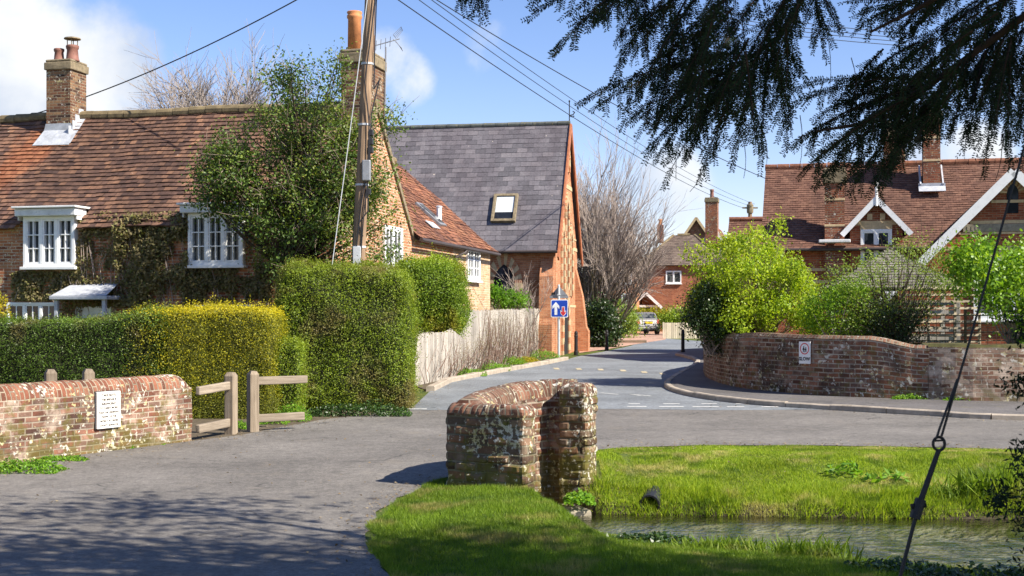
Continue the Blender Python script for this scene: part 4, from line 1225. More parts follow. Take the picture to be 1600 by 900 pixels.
# ------------------------------------------------------------------ the old school house on the rise
FS = Frame(8.39, 42.5, R(-14))
t = thing('school_house', 'red tiled brick school house with white gables and banded chimneys', 'house', FS.o, FS.rz)
SE, SR, SD, SX = 4.2, 7.0, 6.4, 17.0
mb = MB(); shell(mb, 0, SX, 0, SD, -.2, SE, SR); mb.build('wall', M['brick_school'], t)
ss = math.atan2(SR - SE, SD / 2); Ss = (SD / 2 + .3) / math.cos(ss); oS = (-.12, -.3, SE - .3 * math.tan(ss) + .08); vS = (0, math.cos(ss), math.sin(ss)); nS = V3((0, -math.sin(ss), math.cos(ss)))
mb = MB(); tiled(mb, oS, (1, 0, 0), vS, SX + .2, Ss, tw=.18, ch=.125, lift=.02, sag=.02)
underlay(mb, [oS, (SX, oS[1], oS[2]), (SX, SD / 2, SR + .08), (-.12, SD / 2, SR + .08)])
oS2 = (SX, SD + .3, oS[2]); underlay(mb, [oS2, (-.12, oS2[1], oS2[2]), (-.12, SD / 2, SR + .08), (SX, SD / 2, SR + .08)], d=0)
rs = mb.build('roof', M['tile_school'], t, merge=False)
mb = MB(); ridge(mb, (-.14, SD / 2, SR + .1), (SX, SD / 2, SR + .1), .12); mb.build('ridge_tiles', M['ridge_red'], rs)
mb = MB(); mb.tube([(-.1, -.36, oS[2] - .03), (SX, -.36, oS[2] - .03)], .055, 8); mb.build('gutter', M['gutter'], t)
mb = MB()
for z_, h_ in ((3.35, .10), (2.95, .10)):
    mb = MB(); mb.box((SX / 2, -.012, z_), (SX, .02, h_)); mb.box((-.012, SD / 2, z_), (.02, SD, h_)); mb.build('stone_band', M['stone'], t)
# tall ridge chimney, a second behind it, and the stack rising from the eaves
def school_stack(px, ptop, pbase, sx, sy, y, base_z_, bands):
    h = FS.hit(px, pbase, (0, y, 0), (0, 1, 0)); ht = FS.hit(px, ptop, (0, y, 0), (0, 1, 0))
    c = chimney(rs, h.x, y + sy / 2, sx, sy, base_z_, ht.z, 'brick_chimney_red', cap=.5, over=.07, bands=[(h.z + b * (ht.z - h.z), .07) for b in bands])
    return c, h


c, h = school_stack(1456, 168, 291, .55, .6, 1.9, 5.2, (.33, .62))
mb = MB(); mb.box((h.x, 1.88, h.z + .02), (.86, .03, .16)); mb.beam((h.x - .36, 1.9, h.z), (h.x - .36, 2.75, h.z + .72), .05, .22); mb.beam((h.x + .36, 1.9, h.z), (h.x + .36, 2.75, h.z + .72), .05, .22)
mb.box((h.x, 1.74, h.z - .10), (.86, .28, .02), m=Matrix.Rotation(ss, 4, 'X')); mb.build('lead_flashing', M['lead'], c)
school_stack(1398, 190, 280, .7, .9, 2.9, 6.2, (.4, .7))
c, h = school_stack(1304, 262, 372, .62, .62, -.18, 3.1, (.18, .55))
mb = MB(); mb.box((h.x, -.42, SE + .05), (1.0, .34, .10), bevel=.02); mb.build('lead_flashing', M['white_old'], c)
# wall dormer with white bargeboards
hD_ = FS.hit(1369, 372, (0, -.10, 0), (0, 1, 0)); xd = hD_.x; zA = FS.hit(1369, 310, (0, -.3, 0), (0, 1, 0)).z; zB = zA - .98; hwD = .92
dm = MB(); yb_ = 1.9
dm.prism([(xd - hwD + .1, -.12, 3.0), (xd + hwD - .1, -.12, 3.0), (xd + hwD - .1, -.12, zB + .1), (xd, -.12, zA - .1), (xd - hwD + .1, -.12, zB + .1)], (0, 2.0, 0)); dmo = dm.build('dormer', M['brick_school'], t)
mb = MB(); an = math.atan2(.98, hwD); Ld = math.hypot(.98, hwD) + .16
for s in (1, -1):
    o_ = (xd + s * (hwD + .12), -.32 if s < 0 else 2.4, zB - .1)
    if s > 0: tiled(mb, (xd + hwD + .12, -.32, zB - .13), (0, 1, 0), (-math.cos(an), 0, math.sin(an)), 2.6, Ld, tw=.2, ch=.16, lift=.018, sag=.01)
    else: tiled(mb, (xd - hwD - .12, 2.28, zB - .13), (0, -1, 0), (math.cos(an), 0, math.sin(an)), 2.6, Ld, tw=.2, ch=.16, lift=.018, sag=.01)
mb.build('dormer_roof', M['tile_school'], dmo, merge=False)
mb = MB()
for s in (1, -1): mb.beam((xd + s * (hwD + .16), -.36, zB - .2), (xd, -.36, zA - .02), .05, .17)
mb.tube([(xd, -.36, zA - .25), (xd, -.36, zA + .42)], .05, 8); mb.lathe((xd, -.36, zA + .4), [(.03, 0), (.07, .06), (.02, .16)], 8); mb.build('bargeboard', M['white'], dmo)
mb = MB(); mb.beam((xd - .5, -.135, zB + .12), (xd + .5, -.135, zB + .12), .03, .30)
for k in (-.55, -.2, .2, .55): mb.box((xd + k, -.14, zB + .5 - abs(k) * .5), (.16, .03, .2), rz=0)
mb.build('stone_band', M['stone'], dmo)
window(dmo, (xd, -.124, 3.15), (1, 0, 0), (0, -1, 0), .98, 1.48, cas=2, cols=1, rows=2, proud=.06, fw=.08)
# cross wing with the big white-edged gable
hG = FS.hit(1582, 300, (0, -1.4, 0), (0, 1, 0)); xg = hG.x; zG = FS.hit(1582, 268, (0, -1.7, 0), (0, 1, 0)).z; zg0 = 2.6; hwG = (zG - zg0) * .98
mb = MB(); mb.prism([(xg - hwG + .2, -1.4, -.2), (xg + hwG - .2, -1.4, -.2), (xg + hwG - .2, -1.4, zg0 + .2), (xg, -1.4, zG - .18), (xg - hwG + .2, -1.4, zg0 + .2)], (0, 5.0, 0)); gw = mb.build('gable_wing', M['brick_school'], t)
mb = MB(); an = math.atan2(zG - zg0, hwG); Lg = math.hypot(zG - zg0, hwG) + .2
tiled(mb, (xg + hwG + .1, -1.68, zg0 - .12), (0, 1, 0), (-math.cos(an), 0, math.sin(an)), 5.0, Lg, tw=.2, ch=.16, lift=.018, sag=.01)
tiled(mb, (xg - hwG - .1, 3.32, zg0 - .12), (0, -1, 0), (math.cos(an), 0, math.sin(an)), 5.0, Lg, tw=.2, ch=.16, lift=.018, sag=.01)
for s in (1, -1): underlay(mb, [(xg + s * (hwG + .1), -1.68, zg0 - .12), (xg + s * (hwG + .1), 3.3, zg0 - .12), (xg, 3.3, zG), (xg, -1.68, zG)], d=.03 * s)
mb.build('gable_roof', M['tile_school'], gw, merge=False)
mb = MB()
for s in (1, -1): mb.beam((xg + s * (hwG + .35), -1.74, zg0 - .36), (xg, -1.74, zG + .0), .06, .27)
mb.build('bargeboard', M['white'], gw)
mb = MB()
for z_, h_ in ((5.35, .09), (4.72, .10), (4.38, .06), (3.92, .12)):
    wv = (zG - z_) / (zG - zg0) * hwG - .25; mb.box((xg, -1.412, z_), (2 * wv, .02, h_)); mb.build('stone_band', M['stone'], gw); mb = MB()
for k in range(7): mb.box((xg - .9 + k * .3, -1.415, 3.72), (.17, .026, .26))
mb.build('stone_band', M['stone'], gw)
mb = MB(); mb.box((xg, -1.42, 4.55 - .01), (2.9, .04, .24), bevel=.01)
rl = random.Random(3)
for k in range(22): mb.box((xg - 1.3 + k * .122, -1.443, 4.54), (.05, .012, .10 + .04 * rl.random()))
mb.build('carved_panel', M['stone_grey'], gw)
lancet(gw, (xg, -1.404, 4.98), (1, 0, 0), (0, -1, 0), .34, .62, .2, jambs=False, name='louvre')
hW = FS.hit(1572, 395, (0, -1.4, 0), (0, 1, 0)); window(gw, (hW.x, -1.404, 1.7), (1, 0, 0), (0, -1, 0), 1.9, 1.92, cas=3, cols=1, rows=2, proud=.07, fw=.14)
mb = MB(); window(t, (xd + 2.1, -.004, 1.3), (1, 0, 0), (0, -1, 0), 1.3, 1.6, cas=2, cols=1, rows=2, proud=.06)
# lower annexe at the far end
FA = Frame(8.5, 49.8, R(-14)); t = thing('annexe', 'low tiled brick annexe between the school house and the tall chimney', 'house', FA.o, FA.rz)
mb = MB(); shell(mb, 0, 4.6, 0, 4, 0, 4.1, 5.65); mb.build('wall', M['brick_school'], t)
mb = MB(); sa = math.atan2(1.55, 2); tiled(mb, (-.2, -.2, 4.1 - .15), (1, 0, 0), (0, math.cos(sa), math.sin(sa)), 5, 2.85, tw=.2, ch=.16, lift=.018)
underlay(mb, [(4.8, 4.2, 3.95), (-.2, 4.2, 3.95), (-.2, 2, 5.68), (4.8, 2, 5.68)], d=0); underlay(mb, [(-.2, -.2, 3.95), (4.8, -.2, 3.95), (4.8, 2, 5.68), (-.2, 2, 5.68)])
ra = mb.build('roof', M['tile_school'], t, merge=False); mb = MB(); ridge(mb, (-.2, 2, 5.7), (4.8, 2, 5.7), .11); mb.build('ridge_tiles', M['ridge_red'], ra)


# ------------------------------------------------------------------ houses at the end of the lane
def far_house(name, label, x, y, rz, w, d, ze, zr, wall, roof, hip=0.0, z0=0.3, barge=None, tw=.3, ch=.24, axis='x'):
    t = thing(name, label, 'house', (x, y, 0), rz)
    mb = MB(); shell(mb, 0, w, 0, d, z0, ze, None if hip else zr) if axis == 'x' else None
    if axis == 'y':
        P = [(0, 0, z0), (w, 0, z0), (w, 0, ze), (w / 2, 0, zr), (0, 0, ze)]; mb.face(P); mb.face([(p[0], d, p[2]) for p in P[::-1]])
        mb.face([(w, 0, z0), (w, d, z0), (w, d, ze), (w, 0, ze)]); mb.face([(0, d, z0), (0, 0, z0), (0, 0, ze), (0, d, ze)])
    mb.build('wall', M[wall], t); mb = MB(); o = .3
    if axis == 'x':
        a = math.atan2(zr - ze, d / 2); S = (d / 2 + o) / math.cos(a); zo = ze - o * math.tan(a) + .06; Lr = w + 2 * o
        k = hip / max(S, .1)
        tiled(mb, (-o, -o, zo), (1, 0, 0), (0, math.cos(a), math.sin(a)), Lr, S, tw=tw, ch=ch, poly=lambda u, v: k * v < u < Lr - k * v if hip else True)
        r0, r1 = (-o + hip, d / 2, zr + .06), (w + o - hip, d / 2, zr + .06)
        underlay(mb, [(-o, -o, zo), (w + o, -o, zo), r1, r0]); underlay(mb, [(w + o, d + o, zo), (-o, d + o, zo), r0, r1], d=0)
        if hip: underlay(mb, [(w + o, -o, zo), (w + o, d + o, zo), r1], d=0); underlay(mb, [(-o, d + o, zo), (-o, -o, zo), r0], d=0)
    else:
        a = math.atan2(zr - ze, w / 2); S = (w / 2 + o) / math.cos(a); zo = ze - o * math.tan(a) + .06
        tiled(mb, (w + o, -o, zo), (0, 1, 0), (-math.cos(a), 0, math.sin(a)), d + 2 * o, S, tw=tw, ch=ch); tiled(mb, (-o, d + o, zo), (0, -1, 0), (math.cos(a), 0, math.sin(a)), d + 2 * o, S, tw=tw, ch=ch)
        for s, xx in ((1, w + o), (-1, -o)): underlay(mb, [(xx, -o, zo), (xx, d + o, zo), (w / 2, d + o, zr + .06), (w / 2, -o, zr + .06)], d=.02 * s)
        if barge:
            b = MB()
            for xx in (w + o, -o): b.beam((xx, -o - .03, zo - .1), (w / 2, -o - .03, zr + .0), .06, .24)
            b.build('bargeboard', M[barge], t)
    r = mb.build('roof', M[roof], t, merge=False)
    if axis == 'x':
        mb = MB(); ridge(mb, (0 + hip, d / 2, zr + .06), (w - hip, d / 2, zr + .06), .13, .6)
        if hip: ridge(mb, (w + o, -o, zo), (w + o - hip, d / 2, zr + .06), .10, .6); ridge(mb, (-o, -o, zo), (-o + hip, d / 2, zr + .06), .10, .6)
        mb.build('ridge_tiles', M['ridge_moss'], r)
    return t, r


p = at(1003, 500, 96)
t, r = far_house('brick_house', 'brick house under a hipped brown roof at the end of the lane', p.x, 96, R(-8), 6.2, 6.5, 5.65, 7.9, 'brick_far', 'tile_brown', hip=2.6, z0=.3)
window(t, (2.35, -.004, 4.15), (1, 0, 0), (0, -1, 0), 1.15, .95, cas=2, cols=1, rows=1, proud=.05, fw=.07, pane='glass')
window(t, (2.7, -.004, 1.15), (1, 0, 0), (0, -1, 0), 1.4, 1.2, cas=2, cols=1, rows=1, proud=.05, fw=.10, mat_='stone', pane='glass_dark')
mb = MB()
mb.box((1.3, 3.1, 8.05), (.5, .6, 1.4)); cc = mb.build('chimney', M['brick_chimney_red'], r); pot(cc, 1.3, 3.1, 8.7, .5, .15, 'pot_orange')
# porch
mb = MB(); pa = math.atan2(1.0, 1.0)
for s in (1, -1): mb.box((.35 + s * .78, -1.55, 1.35), (.14, .14, 2.1), bevel=.01)
mb.beam((-.6, -1.55, 2.45), (1.3, -1.55, 2.45), .12, .16)
po = mb.build('porch', M['white_old'], t)
mb = MB(); tiled(mb, (1.5, -1.7, 2.35), (0, 1, 0), (-.72, 0, .69), 1.75, 1.62, tw=.3, ch=.2); tiled(mb, (-.8, .0, 2.35), (0, -1, 0), (.72, 0, .69), 1.75, 1.62, tw=.3, ch=.2); mb.build('porch_roof', M['tile_brown'], po, merge=False)
mb = MB()
for s in (1, -1): mb.beam((.35 + s * 1.2, -1.74, 2.3), (.35, -1.74, 3.42), .06, .2)
mb.build('bargeboard', M['white'], po)
mb = MB(); mb.box((.35, -.02, 1.5), (.95, .04, 2.1)); mb.build('door', M['interior'], t)
p = at(958, 500, 90)
t, r = far_house('brick_house', 'sunlit brick side of a house behind the bare tree with a white framed window', p.x, 90, R(-9), 1.55, 9, 5.2, 6.1, 'brick_hall', 'tile_brown', z0=.3, axis='y')
window(t, (.95, -.004, 1.3), (1, 0, 0), (0, -1, 0), .75, 2.0, cas=1, cols=2, rows=3, proud=.05); window(t, (.95, -.004, 4.0), (1, 0, 0), (0, -1, 0), .75, .95, cas=1, cols=2, rows=2, proud=.05)
p = at(1084, 500, 112)
t, r = far_house('weatherboard_house', 'grey gabled house beside the tall plain brick chimney', p.x, 112, R(-14), 3.4, 8, 6.6, 9.6, 'white_old', 'tile_red', z0=.3, axis='y', barge='white_old')
ch_ = at(1113, 400, 111); loc = Matrix.Translation((p.x, 112, 0)) @ Matrix.Rotation(R(-14), 4, 'Z'); l = loc.inverted() @ V3((ch_.x, 111.2, 0))
c = chimney(t, l.x, l.y, 1.05, 1.3, .3, zpx(309, 111), 'brick_chimney_red', cap=.4, over=.06); pot(c, l.x, l.y, zpx(309, 111), .75, .17, 'pot_brown')
p = at(1060, 500, 130)
far_house('tiled_house', 'small gabled house with a red roof seen beyond the hipped roof', p.x, 130, R(-10), 3.6, 9, 9.0, 11.6, 'brick_chimney_red', 'tile_red', z0=.3, axis='y', barge='stone')
# ------------------------------------------------------------------ fences, posts, bollards
def post_mb(w, h, top=.05, z0=-.2):
    mb = MB(); hw = w / 2
    b = [(-hw, -hw), (hw, -hw), (hw, hw), (-hw, hw)]
    mb.box((0, 0, (z0 + h - top) / 2), (w, w, h - top - z0), bevel=.012)
    t = [(x * .55, y * .55) for x, y in b]
    for i in range(4):
        j = (i + 1) % 4; mb.face([(b[i][0] * .96, b[i][1] * .96, h - top - .004), (b[j][0] * .96, b[j][1] * .96, h - top - .004), (t[j][0], t[j][1], h), (t[i][0], t[i][1], h)])
    mb.face([(x, y, h) for x, y in t]); rough(mb, .006, 6); return mb


def rail_fence(label, px, py, h, rails, rz):
    """a post with the two rails fixed to it"""
    x, y = gp(px, py); t = thing('rail_fence', label, 'fence', (x, y, base_z(y)), rz, 'stub rail fences by the bridge')
    post_mb(.155, h).build('post', M['oak'], t)
    for (dx0, dx1, z, dz) in rails:
        mb = MB(); mb.beam((dx0, .0, z), (dx1, .0, z + dz), .07, .13, bevel=.015); rough(mb, .012, 5); mb.build('rail', M['oak_rail'], t)
    return t


a1 = math.atan2(gp(361, 679)[1] - e1.y, gp(361, 679)[0] - e1.x)
rail_fence('oak post with two rails running back to the end of the brick parapet', 361, 679, .98, [(-1.0, -.07, .74, .03), (-1.0, -.07, .17, .02)], a1)
rail_fence('oak post with two short rails running into the small trimmed hedge', 395, 675, .98, [(.07, .95, .82, -.0), (.07, .9, .22, .0)], R(35))
for px, label in ((79, 'worn oak post behind the parapet, farther from the notice'), (138, 'worn oak post behind the parapet, directly above the notice')):
    x, y = at(px, 600, 19.3 if px < 100 else 19.9).xy; o = post_mb(.16, 1.06 if px < 100 else 1.04).build('fence_post', M['oak']); o.location = (x, y, 0); o.rotation_euler = (0, 0, R(30))
    tag(o, label, 'post', 'oak posts behind the parapet')

# tall close-boarded fence along the lane
t = thing('board_fence', 'tall weathered pale board fence along the lane', 'fence')
fa = V3((*gp(636, 607), 0)); fb = V3((*gp(866, 553), 0)); dF = (fb - fa).normalized(); nF = V3((dF.y, -dF.x, 0)); LF = (fb - fa).length
mb = MB(); s_ = 0.0
while s_ < LF:
    w_ = random.uniform(.11, .15); p = fa + dF * (s_ + w_ / 2); z = base_z(p.y); hgt = 1.82 + .05 * mnoise.noise(V3((s_ * .8, 0, 0))) + random.uniform(-.025, .025)
    Mx = Matrix((dF, nF, V3((0, 0, 1)))).transposed().to_4x4() @ Matrix.Rotation(random.uniform(-.012, .012), 4, 'Y') @ Matrix.Rotation(.08, 4, 'Z')
    mb.box(p + V3((0, 0, z + hgt / 2)) + nF * random.uniform(-.006, .006), (w_ + .008, .018, hgt), m=Mx); s_ += w_
mb.build('boards', M['fence'], t)
mb = MB()
for k in range(int(LF / 2.4) + 1):
    p = fa + dF * min(LF, k * 2.4) - nF * .08; mb.box((p.x, p.y, base_z(p.y) + .9), (.1, .1, 1.75), rz=math.atan2(dF.y, dF.x))
for zz in (.4, 1.5): mb.beam((fa.x - nF.x * .04, fa.y - nF.y * .04, base_z(fa.y) + zz), (fb.x - nF.x * .04, fb.y - nF.y * .04, base_z(fb.y) + zz), .04, .09)
mb.build('fence_frame', M['fence'], t)
# low picket fence beside the car
t = thing('picket_fence', 'low pale close-boarded picket fence beside the parked car', 'fence')
pa_ = V3((*gp(1037, 529), 0)); pb_ = V3((*gp(1120, 529), 0)); pb_.x += .5; LP = (pb_ - pa_).length; dP = (pb_ - pa_).normalized(); mb = MB()
for k in range(int(LP / .125)):
    p = pa_ + dP * k * .125; mb.box(p + V3((0, 0, base_z(p.y) + .45 + random.uniform(-.01, .01))), (.11, .02, .95), rz=math.atan2(dP.y, dP.x))
mb.build('boards', M['picket'], t); mb = MB()
for zz in (.2, .75): mb.beam(pa_ + V3((0, .03, base_z(pa_.y) + zz)), pb_ + V3((0, .03, base_z(pb_.y) + zz)), .03, .08)
for k in range(4): p = pa_ + dP * LP * k / 3; mb.box(p + V3((0, .06, base_z(p.y) + .45)), (.1, .08, 1.0))
mb.build('fence_frame', M['picket'], t)

# bollards
bt = thing('bollard', 'x', 'bollard', group='black bollards by the lane')
mb = MB(); mb.lathe((0, 0, -.1), [(.085, 0), (.085, .25), (.07, .27), (.066, .82), (.076, .84), (.076, .88), (.066, .90), (.066, .99), (.05, 1.05), (.02, 1.07)], 14); mb.build('shaft', M['black'], bt, smooth=False)
mb = MB(); mb.lathe((0, 0, .70), [(.0705, 0), (.0705, .05)], 14); mb.build('collar', M['dark_metal'], bt)
for i, (px, py, sc_, lb) in enumerate(((900, 555, .97, 'black bollard at the foot of the hall gable'), (948, 548, .92, 'black bollard beside the dark evergreen bush past the hall'), (1067, 554, 1.02, 'black bollard standing alone at the tip of the kerbed corner'))):
    o = bt if i == 0 else dup(bt); x, y = gp(px, py); o.location = (x, y, base_z(y)); o.scale = (1, 1, sc_); o['label'] = lb
for px, py, h, lb in ((965, 536, 1.9, 'slim weathered timber post at the edge of the brick drive'),):
    x, y = gp(px, py); mb = MB(); mb.box((0, 0, h / 2 - .1), (.16, .16, h), bevel=.02); rough(mb, .01, 4); o = mb.build('timber_post', M['post_wood']); o.location = (x, y, base_z(y)); tag(o, lb, 'post')
x, y = gp(985, 536); mb = MB(); mb.box((0, 0, .07), (1.7, .16, .16), bevel=.03, rz=R(8)); rough(mb, .02, 3); o = mb.build('edging_timber', M['timber']); o.location = (x, y, base_z(y)); tag(o, 'low dark edging timber lying beside the brick drive', 'timber')


# ------------------------------------------------------------------ signs
def text_mesh(name, s, size, mat_, parent, loc, rot, align='CENTER', ext=.0015):
    cu = bpy.data.curves.new(name, 'FONT'); cu.body = s; cu.size = size; cu.align_x = align; cu.extrude = ext; cu.offset = size * .035; cu.resolution_u = 2
    o = bpy.data.objects.new(name, cu); COL.objects.link(o)
    me = bpy.data.meshes.new_from_object(o.evaluated_get(bpy.context.evaluated_depsgraph_get())); bpy.data.objects.remove(o); bpy.data.curves.remove(cu)
    me.name = name; me.materials.clear(); me.materials.append(mat_)
    q = link(name, me, parent); q.location = loc; q.rotation_euler = rot; return q


def plate(mb, pts, y, d=.004, mi=0): mb.prism([(p[0], y, p[1]) for p in pts], (0, -d, 0), mi)


def rrect(w, h, r, n=5):
    out = []
    for sx, sz, a0 in ((1, 1, 0), (-1, 1, 90), (-1, -1, 180), (1, -1, 270)):
        for k in range(n + 1): a = R(a0 + 90 * k / n); out.append((sx * (w / 2 - r) + r * math.cos(a), sz * (h / 2 - r) + r * math.sin(a)))
    return out


ys_ = 46.0; ps = at(873, 548, ys_)
t = thing('road_sign', 'blue priority road sign with white and red arrows on a grey post', 'road sign', (ps.x, ys_, base_z(ys_)), R(-4))
zc = zpx(482, ys_) - base_z(ys_)
mb = MB(); mb.lathe((0, 0, -.1), [(.045, 0), (.045, zpx(446, ys_) - base_z(ys_) + .1), (.03, zpx(446, ys_) - base_z(ys_) + .13)], 12); mb.build('post', M['galv'], t)
mb = MB(); plate(mb, [(x + .03, z + zc) for x, z in rrect(.62, .64, .05)], -.05, .012); bd = mb.build('sign_board', M['white_sign'], t)
mb = MB(); plate(mb, [(x + .03, z + zc) for x, z in rrect(.565, .585, .04)], -.064, .002); mb.build('sign_face', M['blue_sign'], bd)
mb = MB(); cx_, cz_ = -.10, zc + .0; plate(mb, [(cx_ + x, cz_ + z) for x, z in ((-.05, -.23), (.05, -.23), (.05, .06), (.125, -.02), (.125, .09), (0, .235), (-.125, .09), (-.125, -.02), (-.05, .06))], -.068, .002); mb.build('arrow', M['white_sign'], bd)
AR = ((-.035, .12), (.035, .12), (.035, -.07), (.085, -.02), (.085, -.10), (0, -.20), (-.085, -.10), (-.085, -.02), (-.035, -.07))
mb = MB(); cx_, cz_ = .165, zc - .07; plate(mb, [(cx_ + x * 1.0, cz_ + z) for x, z in ((-.055, .14), (.055, .14), (.055, -.03), (.105, .015), (.105, -.11), (0, -.225), (-.105, -.11), (-.105, .015), (-.055, -.03))], -.068, .002); mb.build('arrow', M['white_sign'], bd)
mb = MB(); plate(mb, [(cx_ + x, cz_ + z) for x, z in AR], -.0715, .002); mb.build('arrow', M['red_sign'], bd)
mb = MB(); zt = zpx(449, ys_) - base_z(ys_); zb_ = zpx(466, ys_) - base_z(ys_)
plate(mb, [(-.31, zb_), (.33, zb_), (.36, zb_ + .05), (.04, zt + .02), (-.02, zt + .02), (-.34, zb_ + .05)], .062, .012); mb.beam((-.28, .052, zb_ + .12), (.30, .052, zb_ + .12), .02, .03); mb.build('triangle_plate', M['grey_metal'], t)
mb = MB(); mb.box((-.20, .045, zb_ + .17), (.13, .03, .08)); mb.build('fixing_plate', M['black'], t)
mb = MB()
for zz in (zc + .18, zc - .18, zb_ + .12): mb.box((0, -.02, zz), (.13, .07, .035), bevel=.005)
mb.build('clamp', M['galv'], t)

# SLOW sign on the garden wall
k = min(range(len(WP)), key=lambda i: abs(px_of(WP[i]) - 1269) + (99 if WP[i][1] > 33 else 0)); w0, w1 = V3(WP[k - 1]), V3(WP[k + 1]); dW = (w0 - w1).normalized(); rzS = math.atan2(dW.y, dW.x)
c0 = V3((WP[k][0], WP[k][1])) + V3((dW.y, -dW.x)) * .20
t = thing('slow_sign', 'white SLOW sign with children in a red ring fixed to the brick wall', 'sign', (c0.x, c0.y, zpx(551, c0.y)), rzS)
mb = MB(); plate(mb, rrect(.31, .475, .012), .0, .012); sb = mb.build('sign_board', M['white_sign'], t)
mb = MB(); n_ = 28
for k in range(n_):
    a, b = 2 * math.pi * k / n_, 2 * math.pi * (k + 1) / n_
    plate(mb, [(.103 * math.cos(a), .085 + .103 * math.sin(a)), (.103 * math.cos(b), .085 + .103 * math.sin(b)), (.124 * math.cos(b), .085 + .124 * math.sin(b)), (.124 * math.cos(a), .085 + .124 * math.sin(a))], -.0125, .002)
mb.build('red_ring', M['red_sign'], sb)
mb = MB()
for ox, s_ in ((-.022, 1.0), (.034, .82)):
    P = lambda pts: [(ox + x * s_, .04 + z * s_) for x, z in pts]
    plate(mb, P([(.014 * math.cos(a), .083 + .015 * math.sin(a)) for a in np.linspace(0, 2 * math.pi, 9)[:-1]]), -.0125, .0025)
    plate(mb, P([(-.016, .066), (.016, .066), (.026, .02), (-.026, .02)]), -.0125, .0025); plate(mb, P([(-.016, .0198), (-.002, .0198), (-.008, -.035), (-.022, -.035)]), -.0125, .0025); plate(mb, P([(.002, .0198), (.016, .0198), (.026, -.032), (.012, -.035)]), -.0125, .0025)
    plate(mb, P([(-.016, .064), (-.036, .026), (-.028, .022), (-.0165, .046)]), -.0127, .0022)
mb.build('children_figures', M['black'], sb)
text_mesh('lettering', 'SLOW', .105, M['black'], sb, (0, -.0145, -.168), (R(90), 0, 0))

# notice on the bridge parapet
hq = None
for kk in range(600):
    s_ = kk * .01; q = e0 + dr * s_
    if px_of(q) > 167: break
rzN = math.atan2(dr.y, dr.x); q = q - V3((-dr.y, dr.x)) * .012
t = thing('bridge_notice', 'white notice plate with lines of dark lettering on the bridge parapet', 'notice', (q.x, q.y, zpx(640, q.y)), rzN)
mb = MB(); plate(mb, rrect(.42, .50, .008), -.0, .025); nb = mb.build('notice_plate', M['plaque'], t)
mb = MB(); mb.box((0, .012, 0), (.44, .02, .52), bevel=.006); mb.build('backing', M['dark_metal'], t)
for i, s_ in enumerate(('TAKE NOTE', 'THIS BRIDGE IS', 'INSUFFICIENT', 'TO CARRY MORE', 'THAN THE ORDINARY', 'TRAFFIC OF THE', 'DISTRICT BY ORDER', 'COUNTY SURVEYOR')):
    text_mesh('lettering', s_, .046 if i == 0 else (.041 if i < 4 else .036), M['plaque_ink'], nb, (0, -.0262, .185 - i * .058), (R(90), 0, 0))

# ------------------------------------------------------------------ the parked hatchback
cx0 = at(1014, 520, 84.5); t = thing('parked_car', 'silver hatchback parked on the brick drive, seen from behind', 'car', (cx0.x, 84.5, base_z(84.5) + .012), R(11))
# local: +y = forward (away), stations along y; half profile rings
def loft(mb, rings, mi=0):
    for A, B in zip(rings, rings[1:]):
        for k in range(len(A) - 1): mb.face([A[k], A[k + 1], B[k + 1], B[k]], mi)
    mb.face(rings[0][::-1], mi); mb.face(rings[-1], mi)


def ring(y, hw, zb, zs_, zt, ins): return [(-hw * .86, y, zb), (-hw, y, zb + .14), (-hw, y, zs_), (-hw + ins * .4, y, zt - .03), (-hw + ins, y, zt), (hw - ins, y, zt), (hw - ins * .4, y, zt - .03), (hw, y, zs_), (hw, y, zb + .14), (hw * .86, y, zb), (-hw * .86, y, zb)]
mb = MB(); loft(mb, [ring(0, .66, .34, .50, .58, .1), ring(.06, .80, .26, .60, .74, .1), ring(.16, .84, .24, .80, .97, .09), ring(.5, .86, .22, .82, .99, .09), ring(1.6, .87, .22, .82, .98, .09), ring(2.9, .86, .22, .80, .95, .09), ring(3.6, .82, .24, .72, .82, .12), ring(3.95, .66, .30, .52, .62, .14)])
body = mb.build('body', M['car_silver'], t, smooth=False)
mb = MB(); cr = lambda y, h0, h1, z0, z1: [(-h0, y, z0), (-h1, y, z1 - .05), (-h1 + .08, y, z1), (h1 - .08, y, z1), (h1, y, z1 - .05), (h0, y, z0), (-h0, y, z0)]
loft(mb, [cr(.30, .78, .70, .95, 1.0), cr(.62, .78, .63, .95, 1.44), cr(1.1, .78, .63, .95, 1.49), cr(1.9, .78, .62, .95, 1.48), cr(2.3, .78, .60, .95, 1.42), cr(3.0, .74, .66, .93, .97)])
mb.build('cabin', M['car_silver'], t)
def quadplate(pts, mat_, name, d=.012):
    P = [V3(p) for p in pts]; n = (P[1] - P[0]).cross(P[2] - P[0]).normalized(); m = MB(); m.prism([p + n * .006 for p in P], n * d); return m.build(name, M[mat_], t)
quadplate([(-.64, .345, 1.03), (.64, .345, 1.03), (.54, .60, 1.40), (-.54, .60, 1.40)], 'glass', 'rear_window')
for s in (1, -1):
    q = [(s * .772, .75, .99), (s * .772, 2.75, .99), (s * .655, 2.2, 1.38), (s * .655, .85, 1.38)]; quadplate(q if s > 0 else q[::-1], 'glass_dark', 'side_window')
    q = [(s * .56, .075, .70), (s * .80, .075, .70), (s * .80, .165, .98), (s * .62, .165, .98)]; quadplate(q if s > 0 else [q[1], q[0], q[3], q[2]], 'car_light', 'tail_light', .03)
    for yy in (.72, 3.2):
        m = MB(); r_ = .31
        m.tube([(s * .68, yy, r_), (s * .88, yy, r_)], [r_, r_], 20); wh = m.build('wheel', M['rubber'], t); m = MB(); m.tube([(s * .87, yy, r_), (s * .895, yy, r_)], [.2, .18], 16); m.build('rim', M['galv'], wh)
    m = MB(); m.box((s * .93, 2.55, 1.03), (.2, .12, .15), bevel=.04); m.build('mirror', M['car_silver'], t)
